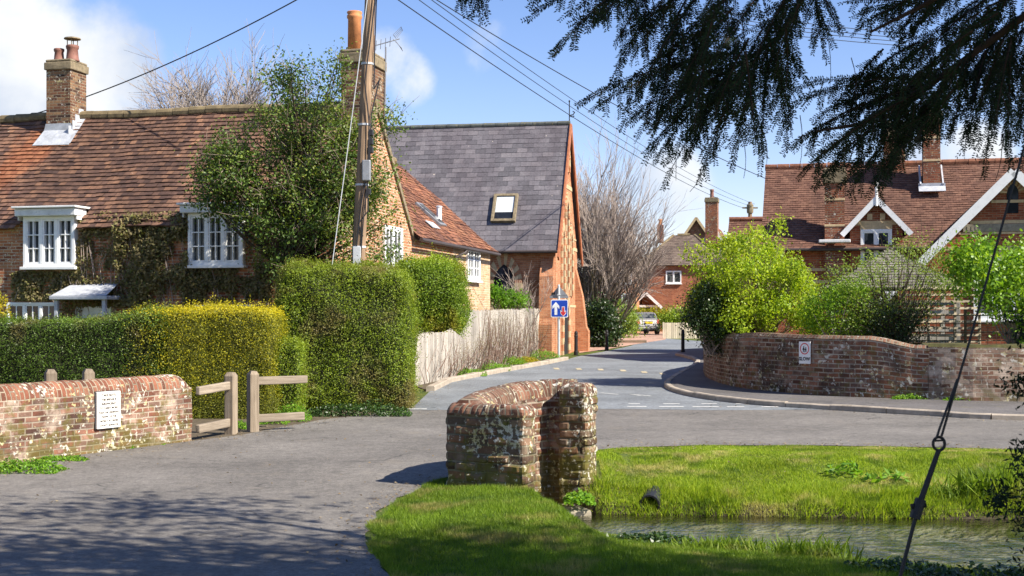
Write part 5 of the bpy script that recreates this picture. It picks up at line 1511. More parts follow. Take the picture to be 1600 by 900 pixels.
m = MB(); m.box((0, .03, .42), (1.5, .16, .2), bevel=.05); m.build('bumper', M['car_silver'], t)
m = MB(); m.box((0, .035, .79), (.54, .05, .12), rz=0, bevel=.01); m.build('number_plate', M['car_plate'], t)
m = MB(); m.box((0, .09, .90), (.62, .04, .05), bevel=.01); m.build('boot_handle', M['galv'], t)
m = MB(); m.box((0, .02, .30), (1.2, .1, .10), bevel=.02); m.build('underside', M['rubber'], t)

# ------------------------------------------------------------------ utility pole, wires
PY = 26.0; pb = at(561, 500, PY); ptop = at(578.5, 0, PY) + (at(578.5, 0, PY) - at(560, 415, PY)) * .12
t = thing('utility_pole', 'leaning brown timber utility pole with cable boxes behind the tall hedge', 'pole', (pb.x, PY, 0))
lx = lambda z: (at(560, 415, PY).x - pb.x) + (z - zpx(415, PY)) * (at(578.5, 0, PY).x - at(560, 415, PY).x) / (zpx(0, PY) - zpx(415, PY))
zT = ptop.z
mb = MB(); zz_ = np.linspace(-.3, zT, 14); mb.tube([(lx(z), 0, z) for z in zz_], [.145 - .035 * (z / zT) for z in zz_], 14); mb.build('shaft', M['pole'], t)
mb = MB(); z1 = zpx(268, PY); mb.box((lx(z1) + .10, -.17, z1), (.17, .14, .42), bevel=.02); mb.build('junction_box', M['grey_metal'], t)
mb = MB()
for py, s in ((235, .11), (222, .09), (300, .08), (208, .08)): z = zpx(py, PY); mb.box((lx(z) + .15, -.05, z), (s, .12, .13), bevel=.015)
mb.build('insulator', M['dark_metal'], t)
mb = MB()
def cab(pts): mb.tube([(lx(zpx(py, PY)) + dx, dy, zpx(py, PY)) for dx, dy, py in pts], .014, 5)
cab([(.12, -.13, -10), (.06, -.15, 60), (-.02, -.16, 130), (.10, -.15, 190), (.13, -.14, 250), (.02, -.15, 320), (-.06, -.14, 410)])
cab([(.13, -.05, -10), (.14, -.06, 80), (.16, -.05, 140), (.26, -.03, 125), (.13, -.08, 180), (.15, -.1, 260), (.08, -.14, 330), (.05, -.14, 410)])
cab([(.12, -.12, 285), (.16, -.1, 330), (-.02, -.14, 350), (.08, -.14, 370)]); cab([(-.12, -.02, 300), (-.12, -.06, 412)])
mb.build('cables', M['dark_metal'], t)
mb = MB(); z = zpx(402, PY); mb.box((lx(z) - .02, -.15, z), (.16, .05, .42), bevel=.01); mb.build('cover_strip', M['galv'], t)
for py in (100, 195, 289, 386): z = zpx(py, PY); mb = MB(); mb.lathe((lx(z), 0, z), [(.155 - .035 * z / zT, -.02), (.155 - .035 * z / zT, .02)], 14); mb.build('strap', M['galv'], t)
mb = MB()
for dz, w_ in ((-.12, .9), (-.45, .7)): mb.beam((lx(zT) - w_ / 2, -.14, zT + dz), (lx(zT) + w_ / 2, -.14, zT + dz), .06, .08)
mb.build('crossarm', M['pole'], t)
ptw = V3((pb.x + lx(zT), PY - .05, zT))


def wire(name, label, a, b, sag=.4, r=.012, n=24, mat_='dark_metal', cat='cable', group=None):
    a, b = V3(a), V3(b); mb = MB()
    mb.tube([a.lerp(b, k / n) - V3((0, 0, sag * 4 * (k / n) * (1 - k / n))) for k in range(n + 1)], r, 5); o = mb.build(name, M[mat_]); return tag(o, label, cat, group)


FPY = 84.0; fp = at(1172, 320, FPY)
t = thing('utility_pole', 'small dark pole top standing behind the annexe roof', 'pole', (fp.x, FPY, 0)); mb = MB(); mb.tube([(0, 0, .3), (0, 0, fp.z + .2)], [.16, .13], 10); mb.build('shaft', M['pole'], t); mb = MB(); mb.beam((-.5, 0, fp.z - .2), (.5, 0, fp.z - .2), .08, .1); mb.lathe((0, 0, fp.z - .55), [(.2, 0), (.22, .1), (.22, .55), (.17, .6)], 10); mb.build('insulator', M['cap_moss'], t)
G = 'overhead cables from the pole'
fq = fp + V3((0, 0, .05))
wire('overhead_cable', 'thick lower overhead cable crossing the slate hall ridge', ptw + V3((.1, 0, -.35)), fq + V3((-.3, 0, -.3)), .55, .013, group=G)
wire('overhead_cable', 'thinner upper overhead cable running close above the thick one', ptw + V3((.25, 0, .05)), fq + V3((.3, 0, 0)), .55, .010, group=G)
wire('overhead_cable', 'middle overhead cable between the thick and thin ones', ptw + V3((.2, 0, -.1)), fq + V3((.1, 0, -.15)), .62, .010, group=G)
wire('overhead_cable', 'lone overhead cable passing high over to the school house gable', at(676, -4, 30), at(1208, 284, 46), .25, .013, group=G)
wire('overhead_cable', 'overhead cable rising past the bare treetop behind the cottage chimney', at(20, 188, 36), at(470, -4, 30), .25, .016, group=G)
for i, (ya_, yb_2) in enumerate(((18, 45), (27, 52), (33, 58), (42, 64))):
    wire('overhead_cable', ['topmost', 'second', 'third', 'lowest'][i] + ' of the parallel wires seen through the gap in the yew branches', at(1100, ya_ - 4, 40), at(1420, yb_2 + 8, 42), .06, .012, group='parallel wires behind the yew')
wire('stay_wire', 'pale slanting stay wire from the pole down into the tall hedge', ptw + V3((-.05, -.1, -.5)), at(512, 418, 25.6) - V3((0, 0, .6)), .04, .010, mat_='galv', cat='stay wire')

# near stay wire with its eye and tensioner
ga, gb, gc, gd = at(1403, 915, 5.6), at(1434, 795, 5.62), at(1467, 692, 5.65), at(1596, 245, 5.75)
dG = (gd - ga).normalized(); gd2 = gd + (gd - gc) * .35; ga2 = V3((ga.x - .035, ga.y, -.08))
t = thing('stay_wire', 'black stay wire with ring and tensioner slanting down into the near grass', 'stay wire', (ga2.x, ga2.y, 0))
L = lambda p: V3(p) - V3((ga2.x, ga2.y, 0))
mb = MB(); mb.tube([L(gc + V3((.012, 0, .03))), L(gc.lerp(gd, .35) + V3((0, 0, -.02))), L(gd), L(gd2)], .0062, 6); mb.tube([L(gc + V3((-.012, -.005, .02))), L(gc + V3((.0, -.005, .06))), L(gc.lerp(gd, .16) + V3((-.004, 0, 0))), L(gc.lerp(gd, .22))], .0055, 6); mb.build('wire', M['black'], t)
mb = MB(); n_ = 14
mb.tube([L(gc + V3((.026 * math.cos(a), .0, -.004 + .030 * math.sin(a)))) for a in np.linspace(0, 2 * math.pi, n_)], .0068, 6, cap=False); mb.tube([L(gc + V3((-.026, 0, .008))), L(gc + V3((.026, 0, .012)))], .005, 6); mb.build('eye_ring', M['black'], t)
mb = MB(); mb.tube([L(gc - V3((0, 0, .03))), L(gb)], [.011, .014], 8); mb.build('rod', M['black'], t)
mb = MB(); q = (gc - gb).normalized(); mb.tube([L(gb - q * .045), L(gb + q * .045)], .024, 8); mb.tube([L(gb + V3((-.03, 0, .012))), L(gb + V3((.036, 0, .016)))], .012, 6); mb.build('tensioner', M['black'], t)
mb = MB(); mb.tube([L(gb), L(ga), L(ga2)], .0085, 6); mb.build('rod', M['black'], t)

# drain pipe poking out of the far bank
pd = at(1018, 792, 14.72); mb = MB(); n_ = 16
for r0, r1, y0, y1 in ((.12, .12, 0, .5), (.10, .10, .5, 0), (.12, .10, 0, 0)):
    for k in range(n_):
        a, b = 2 * math.pi * k / n_, 2 * math.pi * (k + 1) / n_; mb.face([(r0 * math.cos(a), y0, r0 * math.sin(a)), (r0 * math.cos(b), y0, r0 * math.sin(b)), (r1 * math.cos(b), y1, r1 * math.sin(b)), (r1 * math.cos(a), y1, r1 * math.sin(a))])
mb.face([(.1 * math.cos(2 * math.pi * k / n_), .4, .1 * math.sin(2 * math.pi * k / n_)) for k in range(n_)])
o = mb.build('drain_pipe', M['black']); o.location = (pd.x, pd.y + .20, pd.z - .01); o.rotation_euler = (R(6), 0, R(-14)); tag(o, 'black drain pipe mouth poking out of the grassy stream bank', 'pipe')

# ------------------------------------------------------------------ summer house and trellis behind the garden wall
p = at(1390, 500, 33.5); t = thing('summer_house', 'small garden house with grey shingled pyramid roof behind the loose shrubs', 'summer house', (p.x, 33.5, .1), R(-12))
hw = 1.75; za, ze_ = zpx(388, 33.5) - .1, zpx(450, 32) - .1
mb = MB()
for a in range(4):
    Ra = Matrix.Rotation(a * math.pi / 2, 3, 'Z'); sl_ = math.atan2(za - ze_, hw); S = math.hypot(za - ze_, hw)
    tiled(mb, Ra @ V3((-hw, -hw, ze_)), Ra @ V3((1, 0, 0)), Ra @ V3((0, math.cos(sl_), math.sin(sl_))), 2 * hw, S, tw=.16, ch=.13, lift=.02, poly=lambda u, v: hw * v / S < u < 2 * hw - hw * v / S)
    underlay(mb, [Ra @ V3((-hw, -hw, ze_)), Ra @ V3((hw, -hw, ze_)), V3((0, 0, za))])
mb.build('roof', M['tile_grey'], t, merge=False)
mb = MB(); hq_ = hw - .25
for sx in (-1, 1):
    for sy in (-1, 1): mb.box((sx * hq_, sy * hq_, ze_ / 2), (.12, .12, ze_), bevel=.01)
for a in range(4):
    Ra = Matrix.Rotation(a * math.pi / 2, 3, 'Z')
    for k in range(9): mb.beam(Ra @ V3((-hq_, -hq_, .3 + k * .22)), Ra @ V3((hq_, -hq_, .3 + k * .22)), .03, .09)
mb.build('slatted_wall', M['fence'], t)
p = at(1472, 545, 29.5); t = thing('trellis', 'pale horizontal garden trellis behind the lower wall', 'trellis', (p.x, 29.5, 1.0), R(-4))
mb = MB(); hT = zpx(450, 29.5) - 1.0
for k in range(10): mb.box((0, 0, .1 + k * (hT - .1) / 9), (1.75, .025, .05))
mb.build('slat', M['picket'], t).name = 'slat_panel'
mb = MB()
for x in (-.85, -.3, .3, .85): mb.box((x, .03, hT / 2), (.05, .05, hT + .1))
mb.build('post', M['picket'], t)
p = at(1530, 520, 29.0); t = thing('wire_fence', 'green wire garden fence above the lower wall', 'fence', (p.x, 29.0, 1.0), R(-3))
mb = MB()
for k in range(5): mb.tube([(-1.9, 0, .1 + k * .19), (2.4, 0, .1 + k * .19)], .012, 4)
for k in range(24): mb.tube([(-1.9 + k * .19, .0, .0), (-1.9 + k * .19, .0, .88)], .008, 4)
mb.build('mesh_panel', M['cap_moss'], t); mb = MB()
for x in (-1.9, -.3, 1.2, 2.4): mb.box((x, .03, .45), (.05, .05, 1.1))
mb.build('post', M['post_wood'], t)
# ------------------------------------------------------------------ hedges and bushes
def pnorm_surface(n, half, p, faces):
    """points on a rounded box; faces = which sides carry leaves"""
    area = {'x': half[1] * half[2], 'y': half[0] * half[2], 'z': half[0] * half[1]}
    w = np.array([area[f[1]] for f in faces]); w = w / w.sum(); pick = rng.choice(len(faces), n, p=w)
    q = rng.uniform(-1, 1, (n, 3))
    for i, f in enumerate(faces):
        m = pick == i; q[m, 'xyz'.index(f[1])] = 1 if f[0] == '+' else -1
    s = (np.abs(q) ** p).sum(1) ** (1 / p); q = q / s[:, None]
    nr = unit(np.sign(q) * np.abs(q) ** (p - 1) / np.array(half)); return q * np.array(half), nr


def hedge(name, label, cat, c, rz, half, mats, dens, leaf=(.034, .02), faces=('-y', '+x', '-x', '+z'), p=5, bumpy=.07, seed=0, group=None, topfn=None, spread=.75, coremat='core', fuzz=.05, fade=0.0):
    t = thing(name, label, cat, c, rz, group)
    A = sum({'x': half[1] * half[2], 'y': half[0] * half[2], 'z': half[0] * half[1]}[f[1]] * 4 for f in faces)
    n = int(A * dens); P, Nn = pnorm_surface(n, half, p, faces)
    d = fnoise(P, 1.6, seed) * bumpy + fnoise(P, 5.0, seed + 3) * bumpy * .5
    deep = rng.random(n) ** 2 * .10
    P = P + Nn * (d - deep + np.abs(rng.normal(0, fuzz, n)) * (rng.random(n) < .25))[:, None]; P[:, 2] += half[2]
    if topfn is not None: P[:, 2] *= topfn(P[:, 0])
    ns = int(n * .012); k_ = rng.integers(0, n, ns); sd_ = unit(Nn[k_] + rng.normal(0, .35, (ns, 3)) + np.array((0, 0, .5))); sl_ = rng.uniform(.04, .17, ns)[:, None]
    sh = np.concatenate([P[k_] + sd_ * sl_ * f for f in (.3, .55, .8, 1.0)]); P = np.concatenate([P, sh]); Nn = np.concatenate([Nn, np.tile(sd_, (4, 1))])
    if fade:
        kf = rng.random(len(P)) < sstep(P[:, 0] + half[0] + .25 * fnoise(P, 2.5, seed + 9), .0, fade); P, Nn = P[kf], Nn[kf]
    V = leaf_quads(P, Nn, leaf[0], leaf[1], spread)
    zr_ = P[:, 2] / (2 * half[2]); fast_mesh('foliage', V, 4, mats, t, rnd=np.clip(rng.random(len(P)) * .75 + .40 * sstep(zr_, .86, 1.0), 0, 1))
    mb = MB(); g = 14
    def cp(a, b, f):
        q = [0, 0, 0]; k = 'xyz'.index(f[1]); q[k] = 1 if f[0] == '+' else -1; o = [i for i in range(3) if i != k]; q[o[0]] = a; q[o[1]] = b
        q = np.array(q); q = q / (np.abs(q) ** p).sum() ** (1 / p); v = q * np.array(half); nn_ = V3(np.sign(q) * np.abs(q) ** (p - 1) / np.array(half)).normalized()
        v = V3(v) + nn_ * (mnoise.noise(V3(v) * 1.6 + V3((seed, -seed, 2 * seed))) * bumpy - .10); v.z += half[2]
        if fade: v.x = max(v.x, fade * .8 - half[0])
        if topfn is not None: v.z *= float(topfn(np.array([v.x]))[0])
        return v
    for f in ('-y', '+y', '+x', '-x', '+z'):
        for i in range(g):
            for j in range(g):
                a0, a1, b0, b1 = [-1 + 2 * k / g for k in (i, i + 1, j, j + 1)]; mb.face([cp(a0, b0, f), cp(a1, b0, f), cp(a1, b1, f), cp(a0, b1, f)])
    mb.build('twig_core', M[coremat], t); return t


def pxx(px, y): return (px - CX) / F_PX * y


# trimmed hedge along the cottage garden: green end and golden end
ya_ = 22.9; xa, xb = -10.6, pxx(292, ya_ + .3)
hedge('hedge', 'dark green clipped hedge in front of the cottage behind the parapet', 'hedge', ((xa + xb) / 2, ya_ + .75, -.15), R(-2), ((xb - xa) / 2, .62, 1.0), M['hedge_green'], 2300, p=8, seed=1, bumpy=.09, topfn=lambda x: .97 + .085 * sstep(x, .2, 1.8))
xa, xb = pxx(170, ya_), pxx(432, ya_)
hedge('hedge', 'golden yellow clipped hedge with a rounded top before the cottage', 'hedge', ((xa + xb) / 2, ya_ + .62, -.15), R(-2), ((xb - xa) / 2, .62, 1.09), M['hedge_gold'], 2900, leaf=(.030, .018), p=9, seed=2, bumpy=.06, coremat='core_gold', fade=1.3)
# tall clipped block and its small neighbour
ya_ = 24.6; xa, xb = pxx(426, ya_), pxx(640, ya_ + .3)
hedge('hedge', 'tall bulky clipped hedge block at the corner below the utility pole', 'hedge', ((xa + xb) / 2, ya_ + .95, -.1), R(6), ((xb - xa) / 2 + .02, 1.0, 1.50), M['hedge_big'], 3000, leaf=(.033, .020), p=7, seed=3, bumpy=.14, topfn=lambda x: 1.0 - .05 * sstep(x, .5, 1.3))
ya_ = 23.3; xa, xb = pxx(420, ya_), pxx(470, ya_)
hedge('hedge', 'small square trimmed hedge stub beside the oak rails', 'hedge', ((xa + xb) / 2, ya_ + .4, -.1), 0, ((xb - xa) / 2, .42, .77), M['hedge_big'], 3000, p=6, seed=4, bumpy=.05)
ya_ = 29.5
hedge('bush', 'rounded yellow green bush rising above the board fence beside the tall hedge', 'bush', (pxx(666, ya_), ya_ + .5, 1.22), 0, (.90, .8, 1.0), M['hedge_round'], 3000, leaf=(.04, .026), p=2.8, seed=5, bumpy=.16, spread=.9, fuzz=.09)


def scatter(name, centres, sig, per, leaf, mat_, parent, up=.0, spread=1.2, flat=1.0):
    C_ = np.repeat(np.array(centres, float), per, 0); s = np.array(sig, float); s = s if s.ndim else np.full(3, float(s))
    off = rng.normal(0, 1, C_.shape) * s; P = C_ + off; N_ = unit(off + np.array((0, 0, .6 * s.max())))
    cr_ = np.repeat(rng.random(len(centres)), per); return fast_mesh(name, leaf_quads(P, N_, leaf[0], leaf[1], spread), 4, mat_, parent, rnd=np.clip(.55 * cr_ + .45 * rng.random(len(P)), 0, 1))


def curve_branch(a, b, sagv, n=5):
    a, b = np.array(a, float), np.array(b, float); m = (a + b) / 2 + sagv
    t = np.linspace(0, 1, n)[:, None]; return (1 - t) ** 2 * a + 2 * t * (1 - t) * m + t * t * b


def branch_mesh(name, curves, mat_, parent, sides=5):
    A, B, ra, rb = [], [], [], []
    for c, r0, r1 in curves:
        k = len(c) - 1
        for i in range(k): A.append(c[i]); B.append(c[i + 1]); ra.append(r0 + (r1 - r0) * i / k); rb.append(r0 + (r1 - r0) * (i + 1) / k)
    return fast_mesh(name, seg_quads(A, B, ra, rb, sides), 4, mat_, parent, rnd=None)


# ivy and weeds at the hedge feet, verge plants
def tuft(name, label, cat, x, y, w, d, h, mat_, n, leaf=(.05, .022), group=None, blades=False, z=None, kind=None):
    t = thing(name, label, cat, (x, y, base_z(y) if z is None else z), 0, group)
    if kind: t['kind'] = kind
    if blades:
        P = np.stack([rng.normal(0, w / 2.4, n), rng.normal(0, d / 2.4, n), np.zeros(n)], 1); dirs = unit(np.stack([rng.normal(0, .35, n), rng.normal(0, .35, n), np.ones(n)], 1)); Ls = rng.uniform(.5, 1.1, n) * h
        tip = P + dirs * Ls[:, None] + np.stack([rng.normal(0, .25, n), rng.normal(0, .25, n), -np.abs(rng.normal(0, .12, n))], 1) * Ls[:, None]; s = unit(np.cross(dirs, rng.normal(0, 1, (n, 3)))) * .007; mid = (P * .45 + tip * .55) + dirs * Ls[:, None] * .10
        V = np.stack([P - s, P + s, mid + s * .8, tip], 1); fast_mesh('blades', V.reshape(-1, 3), 4, mat_, t)
    else:
        P = np.stack([rng.uniform(-1, 1, n), rng.uniform(-1, 1, n), np.zeros(n)], 1); r = np.sqrt(np.clip(1 - P[:, 0] ** 2 * .8 - P[:, 1] ** 2 * .8, .05, 1)); hh = h * r * (.65 + .5 * np.abs(fnoise(P, 2.2, x)))
        P[:, 0] *= w / 2; P[:, 1] *= d / 2; P[:, 2] = hh * rng.random(n) ** .6
        fast_mesh('leaves', leaf_quads(P, np.tile((0, -.3, 1.), (n, 1)), leaf[0], leaf[1], .8), 4, mat_, t)
    return t


GW = 'weeds along the fence foot'
for i, (px, py, w, h, mt, lb) in enumerate(((735, 589, 1.1, .28, 'weed', 'grassy weed tuft at the nearer end of the fence kerb'), (770, 581, 1.3, .34, 'weed', 'green weed patch second along the fence kerb'), (800, 573, 1.2, .42, 'weed', 'tall green weed patch below the bare twigs on the fence'), (826, 570, 1.0, .34, 'yellow_flower', 'yellowish weed clump between the twigs and the road sign'), (852, 564, 1.3, .5, 'weed', 'bright green clump at the foot of the road sign'))):
    x, y = gp(px, py); tuft('weed_clump', lb, 'weeds', x - .1, y + .35, w, .8, h, M[mt], 1500, (.07, .022), GW)
for px, py, w, d, h, mt, lb in ((560, 652, 1.9, .5, .32, 'ivy', 'low dark ivy along the foot of the tall hedge'), (612, 640, .5, .5, .34, 'weed', 'bright weeds at the road corner of the tall hedge'), (455, 660, .6, .5, .42, 'weed', 'bright weeds below the small hedge stub'), (425, 664, .5, .4, .22, 'weed', 'low weeds between oak post and hedge stub'), (190, 702, .32, .2, .10, 'weed', 'small weed at the parapet foot under the notice'), (30, 742, .85, .5, .2, 'weed', 'bright weed patch at the near end of the parapet foot'), (95, 722, .6, .24, .09, 'weed', 'low weeds at the parapet foot before the notice'), (240, 696, .3, .2, .06, 'weed', 'tiny weed at the parapet foot past the notice'), (372, 672, .25, .3, .2, 'weed', 'grass tuft between the two oak posts')):
    x, y = gp(px, py); tuft('weed_clump', lb, 'weeds', x, y + d * .45, w, d, h, M[mt], int(2600 * max(.12, w * d)) + 160, (.05, .03) if mt == 'ivy' else (.05, .022), 'weeds at hedge and wall feet')
for px, py, w, h, lb in ((1345, 628, .5, .26, 'leafy weed at the garden wall foot below the step in height'), (1420, 634, .7, .13, 'low weeds at the foot of the pale wall run near the step'), (1520, 636, 1.2, .12, 'strip of low weeds at the foot of the pale wall run'), (1262, 624, .2, .08, 'tiny weed under the SLOW sign')):
    x, y = gp(px, py - 3); tuft('weed_clump', lb, 'weeds', x, y, w, .25, h, M['weed'], 500 if w > .4 else 120, (.05, .03), 'weeds at the garden wall foot', z=base_z(y) + .09)

# bare twiggy climber on the board fence
x, y = gp(785, 572); t = thing('bare_climber', 'tangle of bare brown stems climbing over the board fence', 'climber', (0, 0, 0)); cv = []
for k in range(420):
    s_ = min(max(random.gauss(.50, .2), .03), .9) * LF; p = fa + dF * s_ + nF * random.uniform(.05, .22); z0 = base_z(p.y) + random.uniform(.0, .9) * random.random(); a = np.array((p.x, p.y, z0)); L_ = random.uniform(.4, 1.5) * (1.0 if .35 < s_ / LF < .8 else .6)
    b = a + np.array(dF * random.uniform(-.7, .7) + nF * random.uniform(-.05, .25)) + np.array((0, 0, min(L_, 2.15 + base_z(p.y) - z0))); cv.append((curve_branch(a, b, np.array(nF * random.uniform(0, .15)) + rng.normal(0, .1, 3)), random.uniform(.006, .013), .003))
branch_mesh('stems', cv, M['twig_brown'], t, 3)
tips = [c[0][-1] for c in cv[::1] if random.random() < .7]; scatter('buds', tips, .14, 22, (.03, .014), M['climber'], t)

# climber on the cottage front
t = thing('wall_climber', 'dull brown green climbing plant spread over the cottage front between its windows', 'climber', FC.o, FC.rz)
pts = []
for (x0, x1, y0, y1, n, th) in ((186, 300, 336, 480, 11000, .36), (124, 192, 345, 480, 4200, .16), (20, 130, 424, 470, 3200, .14), (290, 425, 415, 472, 6500, .24), (150, 300, 330, 372, 900, .16), (100, 130, 440, 500, 350, .2), (384, 440, 340, 470, 900, .22)):
    for k in range(n):
        h = FC.hit(random.uniform(x0, x1), random.uniform(y0, y1), (0, 0, 0), (0, 1, 0)); q = mnoise.noise(h * 1.6) + .5 * mnoise.noise(h * 4)
        if q < random.uniform(-.55, .15): continue
        h.y = -random.random() * th * (.5 + .6 * max(0, q + .3)); pts.append(h)
P = np.array([tuple(p) for p in pts]); fast_mesh('leaves', leaf_quads(P, np.tile((.1, -1, .5), (len(P), 1)), .085, .05, .8), 4, M['climber'], t)
cv = []
for k in range(70):
    h = pts[random.randrange(len(pts))]; a = np.array((h.x + random.uniform(-.4, .4), -.03, max(.4, h.z - random.uniform(.6, 1.8)))); b = np.array((h.x, -.12, h.z)); cv.append((curve_branch(a, b, rng.normal(0, .12, 3) * np.array((1, .2, 1))), .014, .005))
branch_mesh('stems', cv, M['twig'], t, 3)
x, y = at(6, 460, 28.5).xy
tuft('bush', 'bit of bright golden bush beside the cottage wall at the picture edge', 'bush', x - .22, y, .7, .6, .95, M['yellow_flower'], 900, (.06, .035), z=1.75)

# ------------------------------------------------------------------ the dark leafed garden tree before the gable
TY = 27.6; t = thing('holly_tree', 'bushy dark evergreen garden tree against the cottage gable', 'tree', (pxx(458, TY), TY, 0))
rows = [(88, 505, 530, .12), (112, 448, 530, .22), (140, 432, 530, .4), (170, 425, 533, .9), (200, 375, 555, 1.3), (235, 335, 575, 1.6), (270, 318, 588, 1.9), (305, 314, 585, 2.0), (335, 340, 578, 1.5), (362, 392, 572, 1.0), (400, 402, 560, .9), (425, 400, 520, 1.0)]
org = V3((pxx(458, TY), TY, 0)); cl = []; cv = []
trunk = [np.array((0, 0, -.2)), np.array((.05, 0, 1.6)), np.array((-.08, .05, 2.8)), np.array((.05, 0, 4.0)), np.array((.25, .05, 5.0)), np.array((.45, 0, 6.1))]
cv.append((trunk, .20, .04))
for k in range(235):
    i = random.choices(range(len(rows) - 1), [r[3] for r in rows[:-1]])[0]; f = random.random()
    py = rows[i][0] * (1 - f) + rows[i + 1][0] * f; xl = rows[i][1] * (1 - f) + rows[i + 1][1] * f; xr = rows[i][2] * (1 - f) + rows[i + 1][2] * f
    u = random.random(); px = xl + (xr - xl) * u; e = math.sqrt(max(0, 1 - (2 * u - 1) ** 2)); yy = TY + random.uniform(-1, .9) * 1.15 * e
    c = at(px, py, yy) - org; cl.append(tuple(c))
for px, py in ((606, 184), (617, 190), (598, 182), (600, 398), (590, 402), (612, 330), (604, 350), (618, 395), (590, 285), (596, 300), (606, 265), (420, 115), (440, 130), (452, 104), (528, 92), (470, 150), (475, 105), (330, 245), (316, 285), (322, 265), (345, 225), (590, 370), (578, 240), (584, 215)): cl.append(tuple(at(px, py, TY - random.uniform(0, .7)) - org))
cl = np.array(cl)
for c in cl:
    k = int(np.clip((c[2] - 1.2) / 1.1, 1, 4)); a = trunk[k] if c[2] > trunk[k][2] else trunk[max(1, k - 1)]; cv.append((curve_branch(a, c, np.array((0, 0, -.15)) + rng.normal(0, .12, 3)), .034, .006))
branch_mesh('trunk', cv, M['twig_dark'], t, 5)
big = scatter('crown', cl, (.20, .20, .17), 140, (.075, .043), M['holly'], t, spread=1.1)
cv = [(curve_branch(c, c + rng.normal(0, .28, 3) + np.array((0, 0, .1)), rng.normal(0, .08, 3)), .007, .003) for c in cl for _ in range(4)]
branch_mesh('bare_twigs', cv, M['twig_pale'], t, 3)


# ------------------------------------------------------------------ leafless trees
def grow(segs, p, d, L, r, lvl, maxl, spread, up, kids, rs, wob=.12, decay=.62):
    n = 4 if lvl < 2 else 3; pts = [p]; d = d / np.linalg.norm(d)
    for i in range(n):
        d = d + rs.normal(0, wob, 3) + np.array((0, 0, up)); d /= np.linalg.norm(d); pts.append(pts[-1] + d * L / n)
    rr = np.linspace(r, r * .5, n + 1)
    for i in range(n): segs.append((pts[i], pts[i + 1], rr[i], rr[i + 1]))
    if lvl >= maxl: return
    for k in range(kids[lvl]):
        f = rs.uniform(.25, 1.0); i = min(n - 1, int(f * n)); q = pts[i] + (pts[i + 1] - pts[i]) * (f * n - i)
        a = rs.normal(0, 1, 3); a -= d * a.dot(d); a /= np.linalg.norm(a) + 1e-9
        grow(segs, q, d + a * spread * rs.uniform(.6, 1.25), L * decay * rs.uniform(.7, 1.2), max(r * .5, .0045), lvl + 1, maxl, spread, up, kids, rs, wob, decay)


def bare_tree(label, x, y, stems, kids, seed, minr=.006, mat_='bare_bark', z=None, twigmat='twig'):
    rs = np.random.default_rng(seed); t = thing('bare_tree', label, 'tree', (x, y, base_z(y) if z is None else z)); S = []
    for p, d, L, r, sp, up in stems: grow(S, np.array(p, float), np.array(d, float), L, r, 0, len(kids), sp, up, kids, rs)
    a = np.array([s[0] for s in S]); b = np.array([s[1] for s in S]); ra = np.maximum([s[2] for s in S], minr); rb = np.maximum([s[3] for s in S], minr * .7); m = ra > .028
    fast_mesh('trunk', seg_quads(a[m], b[m], ra[m], rb[m], 6), 4, M[mat_], t); fast_mesh('crown', seg_quads(a[~m], b[~m], ra[~m], rb[~m], 3), 4, M[twigmat], t); return t


rs_ = np.random.default_rng(5); st = []
for k in range(20):
    a = rs_.uniform(0, 2 * math.pi); tl = rs_.uniform(.03, .50); st.append(((rs_.normal(0, .22), rs_.normal(0, .22), 0), (math.cos(a) * tl, math.sin(a) * tl, 1), rs_.uniform(4.2, 5.6) * (1 - .25 * tl), rs_.uniform(.05, .085), .40, .06))
for k in range(5):
    a = rs_.uniform(-.7, .7); st.append(((rs_.normal(0, .2), rs_.normal(0, .2), 1.5), (math.cos(a) * .8, math.sin(a), .95), rs_.uniform(2.4, 3.2), .045, .5, .04))
bare_tree('large leafless many-stemmed tree beyond the hall gable', pxx(942, 62), 62, st, (7, 7, 5), 21, .006, twigmat='twig_red' if 'twig_red' in M else 'twig')
st = [((0, 0, 0), (0, 0, 1), 4.2, .22, .55, .05)] + [((0, 0, 5.5), (math.sin(k * 2.4) * .85 * (k / 13) ** .7, math.cos(k * 2.4) * .6, 1.0), 3.0 + .3 * math.sin(k * 5.1), .07, .55, .01) for k in range(14)]
_ = [((0, 0, 2), (-.5, .1, 1), 4.6, .13, .6, .03), ((0, 0, 2.2), (.55, 0, 1), 4.6, .13, .6, .03), ((0, 0, 2.6), (.15, .3, 1), 5.2, .13, .6, .04), ((0, 0, 2.4), (-.2, -.2, 1), 5.2, .13, .6, .04), ((0, 0, 2.2), (.9, 0, 1), 4.4, .11, .6, .02), ((0, 0, 2.2), (-.9, 0, 1), 4.3, .11, .6, .02)]
bare_tree('leafless treetop rising behind the cottage ridge', pxx(340, 46), 46, st, (9, 8, 5), 33, .0060, mat_='twig_grey', twigmat='twig_grey')


# ------------------------------------------------------------------ shrubs behind the garden wall
def shrub(name, label, x, y, z0, cl, per, sig, leaf, mat_, stems=30, group=None, twig='twig', bare=0, base=(0, 0, 0), cat='shrub'):
    t = thing(name, label, cat, (x, y, z0), 0, group); o = np.array((x, y, z0)); cl = np.array(cl) - o; cv = []
    b0 = np.array(base, float)
    for c in cl[rng.permutation(len(cl))[:stems]]: cv.append((curve_branch(b0 + rng.normal(0, .12, 3) * np.array((1, 1, 0)), c, rng.normal(0, .12, 3) + np.array((0, 0, .1))), .022, .005))
    for k in range(bare):
        c = cl[rng.integers(len(cl))]; cv.append((curve_branch(c * .5, c + rng.normal(0, .25, 3) + np.array((0, 0, .3)), rng.normal(0, .1, 3)), .009, .004))
    branch_mesh('stems', cv, M[twig], t, 4); scatter('foliage', cl, sig, per, leaf, mat_, t); return t


